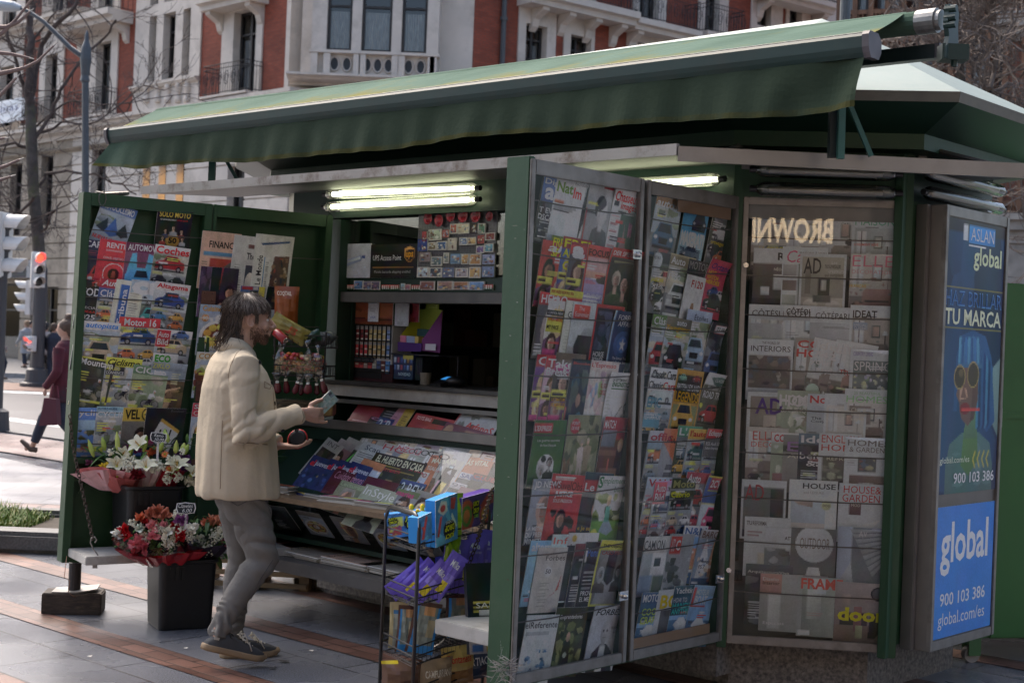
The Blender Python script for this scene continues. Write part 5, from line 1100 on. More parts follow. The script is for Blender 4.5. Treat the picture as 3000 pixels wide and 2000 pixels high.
rack(LD,0,650,2.24,[
[("salmon pink",1322,55,"FINANCIA","1c1a1a","b48c74","",dict(s=NP,t=1,cat="newspaper",news=True,tbox=(.2,.72,1,.84),extra=X(('R',.08,.58,1,.65,"3c6c8c"),('R',.26,.04,1,.54,"8c2818"),('C',.35,.35,.04,"c0821c"),('P',[(.55,.04),(.62,.4),(.8,.5),(.95,.3),(.95,.04)],"4a443c"),('L',.06,.04,.22,.5,"6c5448",12,.3)))),
("white folded",1530,82,"The New","1c1c1c","a8a8a2","",dict(s=(.22,.40),t=2,cat="newspaper",news=True,tbox=(.4,.66,.98,.76),extra=X(('R',.42,.82,.64,.88,"5c3a30"),('R',.4,.06,1,.58,"2c3038"),('E',.56,.3,.14,.18,"a8a49a"),('E',.9,.3,.14,.25,"8c8880"),('R',.4,.06,1,.18,"6c6452"),('L',.1,.1,.34,.6,"6a6a66",14,.3)))),
("folded newsprint with sideways title",1668,70,"","1c1c1c","b4b4ae","",dict(s=(.24,.40),t=1,cat="newspaper",news=True,extra=lambda c:(c.T("Le Monde",.1,.25,.24,.68,"26262a",.01,0,1),c.R(.28,.04,.3,.66,"2c6c9c"),c.P([(.46,.2),(.94,.24),(.94,.7),(.54,.68)],"4c3830"),c.blot(.48,.24,.92,.66,["7c5c40","8c3a24","2c2c38","a08c74"],24,.12,3),c.lines(.34,.04,.42,.6,"5a5a58",20,.4),c.P([(.15,.86),(.9,.93),(.9,.9),(.2,.83)],"28406c"))))],
[("purple portraits",1310,288,"","fff","2c2030","",dict(s=(.23,.29),lay=0,extra=X(('blot',0,0,.3,1,["4a3450","5c4464","30243a"],20,.3,2),('R',.3,0,.55,1,"15121a"),('P',[(.52,.5),(.6,1),(.56,1)],"801c24"),('head',.8,.5,.3,"a87a60","1c1414","241c2c"),('head',.62,.22,.3,"a87a60","1c1414","1c1824")))),
("colour barred",1570,415,"","fff","2c5088","",dict(s=(.15,.2),lay=1,extra=X(('R',.05,.9,.5,.99,"901c24"),('R',.52,.9,.72,.99,"a8a8a8"),('R',.75,.6,1,1,"b0a41c"),('R',.4,0,.74,.88,"14161c")))),
("black and gold",1740,410,"NOVELAS","8a6c24","14191e","",dict(s=(.18,.25),lay=2,tbox=(.25,.82,.75,.9),extra=X(('L',.2,.6,.8,.76,"5c4c24",4,.3),('R',.25,.0,.9,.42,"8894a0"),('T',"COCO",.4,.2,.8,.3,"8c3428"))))],
[("fruit dessert cookery",1305,528,"Cuisine et Vins","d08c2c","7c94b0","food",dict(s=(.25,.3),tbox=(.06,.86,.98,.98),extra=X(('C',.15,.72,.09,"b8782c"),('T',"90",.09,.68,.21,.76,"f0ece0"),('E',.5,.72,.12,.08,"d8d8d4"),('T',"LE PLAISIR",.02,.1,.62,.19,"e4e4e4"),('T',"DE CUISINER",.02,0,.68,.08,"d8d8d8"))))],
[("vegetable pie cookery",1283,838,"COCINA","a87c2c","c0b8a8","food",dict(t=1,bold=.01,extra=X(('blot',0,.1,1,.7,["7a8a3c","b07a3c","c4b898","5c3020"],20,.2,5),('T',"120 RECETAS",.06,.06,.8,.14,"f0ece4"))))],
[("red masthead cookery",1258,1178,"SABER","e4dce0","b01c34","food",dict(t=1,tbox=(.04,.87,.8,.97),extra=X(('R',0,.7,1,.84,"b01c34"),('T',"COCINAR",.04,.73,.98,.83,"e8e0e4"),('T',"PESCADOS",.04,.12,.7,.19,"e4e4e0"),('T',"MAS SANOS",.04,.03,.75,.1,"e4e4e0"))))],
],-.012,"the inner leaf","papers on the second door leaf")
RGAM=.82;Z4=(1450,450,3.136);Z5=(1450,900,2.851);Z6=(1450,1400,2.613)
def zz(z,row):return[tuple(list(e[:7])+[dict(e[7] if len(e)>7 else{},po=z)]) for e in row]
MW=(.2,.27)
rack(DR,0,0,1,[
zz(Z4,[("gold topped dark photo",420,148,"DIGITAL DARKROOM","2a2214","a07c1c","dark",dict(t=4,tbox=(.0,.9,.98,.97))),("dark landscape photography",412,196,"Digital","e8e8ec","34508c","dark",dict(t=3,tbox=(.05,.86,.9,.97),extra=X(('R',0,.62,1,.86,"3c5890"),('T',"an",.1,.66,.75,.84,"e8e8ec",.03),('T',"T EVER",0,.46,.7,.54,"e8e8e4"),('T',"DSCAPES",0,.36,.75,.44,"e8e8e4"),('blot',0,0,1,.3,["3c4048","2a2c30","5a5c54"],14,.2,1)))),
("white sky nature photo",527,204,"Nat","5c7c1c","c8ccd4","",dict(t=4,tbox=(.05,.78,.6,.94),bold=.03,extra=X(('T',"Im",.62,.74,.9,.9,"c02820",.02),('R',.04,.62,.36,.66,"b8602c"),('L',.04,.5,.9,.6,"3c3c3c",3,.5),('R',0,0,1,.46,"b4bccc")))),
("black and white street photo",668,188,"BLACK+WHITE","2c2c2c","a4a8ac","",dict(t=4,tbox=(.12,.9,.8,.96),extra=X(('T',"PHOTOGRAPHY",.12,.85,.72,.89,"6c6c6c",0),('P',[(.0,0),(.1,.4),(.35,.52),(.5,.6),(.55,.85),(.8,.95),(1,.8),(1,0)],"26282a"),('blot',.2,.1,.9,.6,["3c3e40","141516"],14,.2,2),('P',[(.5,0),(.6,.3),(.66,.3),(.7,0)],"c4c4c4"),('E',.75,.7,.1,.06,"b0b0b0")))),
("grey profile portrait",822,242,"","fff","8e9194","bw",dict(t=3,s=(.21,.29),extra=X(('R',.5,.93,.85,.98,"a01c20"),('R',0,0,.04,.6,"8c1c20")))),
("white and red photography",1040,296,"Chasseur","b82420","d8d8d6","tower",dict(t=3,s=(.22,.29),tbox=(.04,.8,.82,.96),extra=X(('T',"images",.28,.66,.82,.79,"b82420",.02),('R',.05,.72,.22,.8,"1c1c1c"))))]),
zz(Z4,[("red weekly",402,783,"aß","e8d8d0","98201c","gossip",dict(t=2,ac="98201c",tbox=(.2,.84,.9,.97),shear=.2)),("yellow and blue puzzle",482,742,"FREIZEIT","d8c81c","4c6424","gossip",dict(t=3,ac="6c5c40",extra=X(('T',"SPASS",.05,.68,.8,.82,"d8c81c",.03)))),("blue and yellow gossip",582,752,"FREI","d8c81c","7c1c24","gossip",dict(t=2,ac="24488c",extra=X(('T',"AKT",.05,.7,.6,.82,"d8c81c",.03),('T',"OTS",.1,.5,.8,.64,"c8b81c",.03)))),
("dark red capital letter",652,805,"a","f0f0f0","a81c20","gossip",dict(t=2,ac="3c4048",tbox=(.06,.76,.5,.95),bold=.06,extra=X(('R',0,.96,1,1,"901c20")))),("dusk harbour red bordered",802,828,"FOCUS","1c2020","b02c24","city",dict(t=2,s=(.21,.28),tbox=(.05,.84,.75,.94),extra=X(('T',"EUROPAS",.2,.2,.9,.27,"d8ccd0",0),('T',"SCHÖNSTE",.2,.12,.9,.19,"d8ccd0",0),('R',0,0,.06,.86,"98241c")))),
("red framed two portraits",1000,826,"DER SPIEGEL","e8e0dc","a8281c","",dict(t=2,s=(.235,.30),curl=.03,tbox=(.06,.87,.8,.95),extra=X(('R',.05,.03,.95,.84,"2a2c24"),('head',.34,.5,.3,"b48c78","a09484","34402c",False),('head',.62,.44,.36,"b48c78","5a544c","3c4830",False,True,True),('L',.15,.76,.85,.8,"a8a468",2,.4),('T',"KRIEGSTÜCHTIG?",.2,.06,.8,.11,"e8e8e4",.02,.2))))]),
zz(Z4,[("grey haired portrait",378,1262,"HELLO","f0ece8","a81c24","face",dict(t=1,ac="4c4c50")),("white red yellow gossip",470,1226,"Chat","f0f0f0","b01c24","gossip",dict(t=2,s=(.23,.28),ac="d0c8b0",tbox=(.05,.7,.62,.88),bold=.04,extra=X(('R',0,.9,1,1,"d0bc1c"),('T',"WIN! PRIZES WORTH £1,000s",.02,.92,.7,.98,"901c24"),('R',.0,.6,.5,.68,"1c1c1c"),('T',"CONTROL FREAK",.02,.62,.48,.66,"f0f0f0"),('R',.02,.38,.5,.58,"d8c41c"),('T',"WHEN I BROKE",.04,.52,.48,.57,"b01c24"),('T',"MY FACE",.04,.4,.4,.46,"1c1c1c")))),
("pale green white weekly",612,1340,"The","1c1c1c","b8bcac","",dict(t=2,tbox=(.2,.86,.45,.94),bold=0,extra=X(('T',"Guardian",.1,.74,.95,.84,"1c1c1c",0),('L',.1,.1,.5,.6,"8c9484",10,.2)))),("pale grey weekly with monster truck",672,1352,"","fff","aab4b6","",dict(t=2,s=(.21,.285),extra=X(('R',.04,.76,.6,.96,"b82c20"),('T',"The",.2,.88,.4,.94,"f0ece8",0),('T',"Economist",.1,.79,.56,.86,"f0ece8",0),('R',0,0,1,.34,"7c7c7a"),('P',[(.2,.35),(.3,.52),(.8,.54),(.95,.4),(.95,.2),(.25,.2)],"2c2c2c"),('C',.35,.2,.11,"161616"),('C',.75,.2,.12,"161616"),('P',[(.38,.52),(.5,.64),(.9,.64),(.95,.52)],"8c9496")))),
("red framed horse",880,1372,"","fff","a42420","",dict(t=2,s=(.21,.28),extra=X(('R',.05,.03,.95,.95,"20242c"),('P',[(.3,.9),(.5,.5),(.7,.5),(.6,.9)],"40485c"),('blot',.1,.3,.9,.9,["14161c","3c4660","2c3448"],14,.25,4),('T',"HORSE",.12,.2,.5,.28,"e8e8e8",.01),('T',"POWER",.12,.11,.5,.19,"e8e8e8",.01)))),("dark blue journal with white star",1035,1412,"FOREIGN","e0e4e8","20304c","",dict(t=2,s=(.2,.285),curl=.02,tbox=(.16,.84,.86,.93),bold=0,extra=X(('R',0,0,.04,1,"7ca0c0"),('T',"AFFAIRS",.2,.74,.82,.82,"e0e4e8",0),('C',.5,.46,.34,"26406c"),('C',.5,.46,.2,"32589a"),('P',[(.5,.56),(.53,.49),(.62,.49),(.55,.44),(.58,.36),(.5,.41),(.42,.36),(.45,.44),(.38,.49),(.47,.49)],"f0f4f8"),('T',"The Strange Triumph",.2,.22,.86,.27,"d0d4dc",0),('T',"of a Broken America",.2,.16,.86,.21,"d0d4dc",0),('R',.7,.01,.98,.08,"b8b8b4"))))]),
zz(Z5,[("purple and yellow gossip",318,385,"Chat","f0f0f0","a01c24","gossip",dict(t=1,ac="4c2460")),("red true life gossip",392,402,"Take","f0f0f0","9c1c24","gossip",dict(t=2,ac="b08ca0",extra=X(('T',"Break",.05,.72,.8,.84,"f0f0f0",.02)))),("magenta banner celebrity",472,368,"Closer","e8e4e4","5c5448","gossip",dict(t=2,s=(.21,.29),ac="303428",tbox=(.05,.72,.95,.82),bold=0,extra=X(('R',0,.7,1,.84,"a0286c"),('T',"Closer",.05,.71,.95,.83,"e8e4e4",0),('T',"ULTIMATUM AS",.05,.3,.6,.35,"d8901c"),('T',"HE MOVES OUT",.05,.22,.6,.28,"d8901c")))),
("dark teal figure business",598,422,"Bloomberg Bus","b84c3c","18222c","",dict(t=2,s=(.21,.29),tbox=(.06,.91,.98,.96),bold=.01,extra=X(('blot',.1,0,.95,.85,["20384c","2c5c6c","141c24","3c4c44"],22,.22,5),('E',.4,.4,.08,.1,"8c6c5c"),('R',0,.0,.04,.3,"a04c3c")))),("red lettered crowd",755,432,"L'Espresso","a82420","b8a8a0","",dict(t=2,s=(.21,.29),tbox=(.04,.88,.9,.97),bold=.01,extra=X(('blot',0,.0,.6,.85,["c8b8b0","9c7c8c","7c9c5c","b89c9c","6c8cac"],26,.2,6),('R',.55,.4,1,.7,"c8c0bc"),('T',"IL SUPERMA",.45,.6,.98,.67,"901c24"),('T',"DELLE MAZZ",.45,.5,.98,.57,"901c24")))),
("white crossword",900,508,"LA SETTIMANA","2c3c2c","c4c8bc","",dict(t=2,s=(.21,.29),curl=.025,tbox=(.12,.84,.6,.89),extra=X(('T',"ENIGNISTICA",.14,.75,.8,.83,"2c5c34",.03),('R',.14,.71,.75,.73,"2c5c34"),('R',.3,.15,.95,.6,"a4a89c"),('R',.32,.17,.93,.58,"d0d4c8"),('head',.8,.44,.18,"9c9c98","3c3c3c","7c7c78",True),*[('R',.34+.035*k,.2+.03*(k%9),.37+.035*k,.225+.03*(k%9),"161616") for k in range(15)],('L',.05,.1,.25,.65,"9ca094",20,.3))))]),
zz(Z5,[("green football",302,933,"L'EXPRESS","f0ece8","2c5424","",dict(t=1,s=(.22,.28),tbox=(.02,.84,.52,.92),extra=X(('R',0,.81,.56,.95,"a81c24"),('T',"L'EXPRESS",.02,.84,.53,.92,"f0ece8",.02),('T',"Les guerres secretes",.15,.67,.85,.72,"d8dcd4",0),('T',"du foot français",.25,.6,.75,.65,"d8dcd4",0),('C',.5,.3,.27,"c8c8c4"),('C',.42,.42,.08,"17181a"),('C',.62,.22,.08,"17181a"),('head',.62,.36,.2,"8c8c88","1c1c1c","20241c"),('head',.38,.24,.22,"9c9c98","8c8c88","1c1c1c")))),
("garden couple photo",580,890,"","fff","6c7050","",dict(t=1,s=(.24,.30),extra=X(('blot',0,0,1,1,["55603c","7c7c58","3c4430","8c8468"],30,.2,7),('C',.23,.84,.15,"a81c24"),('T',"POINT",.12,.86,.34,.91,"f0ece8"),('T',"DE VUE",.12,.79,.34,.84,"f0ece8"),('body',.5,.12,.7,"c99a7e","8a8078","b8a8a0","9c8c84"),('body',.68,.12,.74,"c99a7e","a89c88","8c7c60","7c6c54"),('blot',0,.1,.2,.4,["5c4430","3c2c20"],8,.3,1),('T',"LE TOURNANT",.05,.02,.6,.08,"c8c024")))),
("red topped cafe scene",872,893,"MATCH","f0f0ec","8c1c24","",dict(t=3,s=(.22,.30),tbox=(.03,.82,.4,.95),extra=X(('R',0,0,1,.66,"4c2c20"),('R',0,.42,1,.5,"6c4430"),('R',.02,.55,.5,.8,"5c6470"),('P',[(.55,.1),(.6,.5),(.75,.62),(.9,.5),(.98,.1)],"1c1c20"),('E',.7,.58,.09,.1,"c09060"),('E',.68,.56,.06,.07,"c99a7e"),('R',.1,.12,.7,.24,"6c4c3c"),('R',.34,.2,.4,.38,"983c2c"),('T',"CYRIL HANOUNA",.15,.07,.85,.14,"c0b81c",.01,.2))))]),
zz(Z5,[("grey suited man",288,1425,"JD NEWS","c0c4cc","6c7480","face",dict(t=2,ac="6c7480",extra=X(('R',0,0,1,.84,"747c88"),('head',.45,.55,.7,"b48c78","a09c98","20283c",False,False,True),('T',"LA MÉTHODE",0,.22,.8,.3,"f0f0f0",.02),('T',"DU PREMIER",0,.12,.8,.2,"f0f0f0",.02),('T',"MINISTRE",0,.02,.7,.1,"f0f0f0",.02)))),
("red illustrated woman",445,1375,"NouvelObs","1c1414","a81c1c","",dict(t=5,s=(.235,.30),tbox=(.05,.78,.95,.9),bold=0,extra=X(('T',"JUSTICE",.16,.66,.7,.76,"f0ece8",.04),('T',"SOUS PRESSION",.14,.6,.72,.65,"f0ece8"),('L',.1,.92,.9,.98,"d8b8b0",2,.5),('blot',0,.1,1,.5,["141014","a01c1c"],6,.3,8),('P',[(.1,0),(.25,.25),(.5,.32),(.75,.25),(.9,0)],"b01c1c"),('head',.46,.36,.32,"b88468","120e10","1c1414",True),('R',.36,0,.56,.12,"e4e4e0")))),
("dark man portrait",718,1362,"Le P","f0ece8","981c1c","",dict(t=5,s=(.21,.29),tbox=(.05,.72,.7,.84),extra=X(('R',0,.88,1,1,"20343c"),('R',0,0,1,.7,"2c282a"),('head',.6,.46,.5,"a87c68","1c1614","161416"),('T',"« Je su",.05,.12,.5,.2,"c89c2c"),('T',"malade",.02,.02,.6,.1,"c89c2c")))),
("green yoga",822,1382,"Simplement","2c6c44","c8ccc0","",dict(t=3,s=(.215,.29),tbox=(.04,.84,.92,.97),bold=0,extra=X(('T',"S",.0,.8,.16,.99,"2c6c44",.02),('T',"bien",.6,.74,.92,.83,"2c6c44",0),('blot',0,.3,1,.72,["3c4c24","6c7c3c","a8b080"],16,.25,9),('R',0,0,1,.3,"548c2c"),('P',[(.3,.14),(.42,.3),(.6,.3),(.8,.16),(.6,.08)],"7c94a4"),('P',[(.42,.28),(.44,.52),(.58,.52),(.6,.28)],"4c9c84"),('E',.5,.6,.07,.08,"c99a7e"),('E',.5,.64,.08,.05,"c0a468"),('C',.14,.1,.12,"c8c424"))))]),
zz(Z6,[("light blue edge",243,468,"alternat","e0e8f0","5c94bc","dark",dict(t=4,extra=X(('R',0,0,1,.82,"6ca0c4")))),("beige fashion list",300,520,"Forbes","1c1c1c","a8a49c","",dict(t=4,tbox=(.3,.8,.95,.88),bold=0,extra=X(('C',.45,.62,.13,"c4c0b8"),('T',"50",.36,.6,.54,.67,"2c2c2c"),('P',[(.5,.2),(.9,.35),(.95,.6),(.8,.3)],"8c2c24"),('L',.25,.1,.6,.5,"6c6860",8,.2)))),
("blonde hair fashion",405,420,"Influ","d05c4c","a0bccc","",dict(t=4,s=(.21,.29),tbox=(.05,.86,.85,.96),bold=0,extra=X(('blot',.35,.05,.95,.8,["c8b890","a89870","d8ccb0"],18,.2,2),('P',[(.7,.8),(.95,.85),(.98,.7),(.75,.6)],"7a5c48"),('R',.08,.03,.25,.12,"e4e4e4")))),("white business",525,408,"Inversión","2c2c2c","b8b8b8","dark",dict(t=4,s=(.22,.29),tbox=(.1,.74,.9,.84),extra=X(('C',.2,.92,.08,"c89824"),('R',0,0,1,.7,"24242a")))),("dark red photo",572,490,"","fff","5c2024","dark",dict(t=4,lay=4)),
("black finance",648,475,"Pensiones","3c5ca0","1c1e22","",dict(t=4,s=(.21,.29),lay=5,tbox=(.1,.78,1,.9),extra=X(('R',.04,.7,.1,.9,"c8c8c8"),('L',.1,.3,.6,.6,"9c9c9c",5,.25),('T',"PROVOCAR",.1,.2,.9,.27,"e8e8e8"),('T',"EL MERCADO",.1,.11,.9,.18,"e8e8e8")))),("yellow framed silhouette",752,440,"THE OBJECTIVE","2c2c1c","c8bc1c","",dict(t=5,s=(.23,.30),lay=6,curl=.02,tbox=(.08,.86,.92,.93),extra=X(('R',.05,.03,.95,.83,"5c5c5c"),('blot',.05,.3,.95,.8,["6c6c6c","4c4c4c"],6,.3,1),('P',[(.1,.03),(.2,.3),(.4,.42),(.65,.42),(.85,.3),(.93,.03)],"84888c"),('P',[(.34,.38),(.36,.8),(.66,.8),(.66,.38),(.5,.3)],"141414"),('head',.22,.48,.22,"7c7c7c","8c8c8c","3c3c3c",True),('head',.8,.5,.22,"8c8c8c","1c1c1c","2c2c2c",True),('T',"CASO PSOE",.1,.76,.85,.82,"8c2c24"))))]),
zz(Z6,[("white blueprint",215,1040,"elReferente","2c2c34","b4bccc","",dict(t=5,s=(.225,.30),tbox=(.0,.82,.98,.91),bold=.01,extra=X(('L',.05,.72,.9,.78,"5c6470",2,.4),('blot',.15,.15,.8,.52,["3c6c94","7c9cb8","c0c8d4","24486c"],26,.14,3),('R',.4,.02,.7,.06,"2c2c2c")))),("dark green foliage",438,980,"Emprendedores","e0e0d8","2c3018","",dict(t=5,s=(.23,.30),tbox=(.16,.82,.85,.9),extra=X(('blot',0,0,1,.8,["3c4420","5c6430","1c2010","74743c"],34,.16,4),('P',[(.35,.1),(.4,.5),(.5,.58),(.62,.5),(.66,.1)],"141212"),('E',.52,.58,.06,.07,"a07c60"),('C',.5,.32,.06,"98a494"),('T',"IKER MARCAIDE",.02,.06,.5,.12,"d8d8d0")))),
("black and white bald man",722,948,"FORBES","20242c","a8acb4","",dict(t=5,s=(.23,.30),tbox=(.08,.84,.9,.94),bold=.02,shear=.2,extra=X(('P',[(.1,0),(.2,.28),(.42,.4),(.64,.4),(.86,.28),(.95,0)],"24242a"),('P',[(.4,0),(.42,.38),(.6,.38),(.62,0)],"b8bcc4"),('R',.45,.38,.58,.5,"8c8c90"),('E',.52,.58,.14,.17,"98989c"),('E',.46,.6,.03,.02,"2c2c30"),('E',.58,.6,.03,.02,"2c2c30"),('R',.46,.5,.58,.51,"4c4848"),('T',"BREAKING",.7,.62,.93,.66,"3c4048",0),('T',"RULES",.78,.56,.93,.6,"3c4048",0))))]),
],-.082,"the nearest glass leaf","magazines behind the nearest glass door",ws=.9)
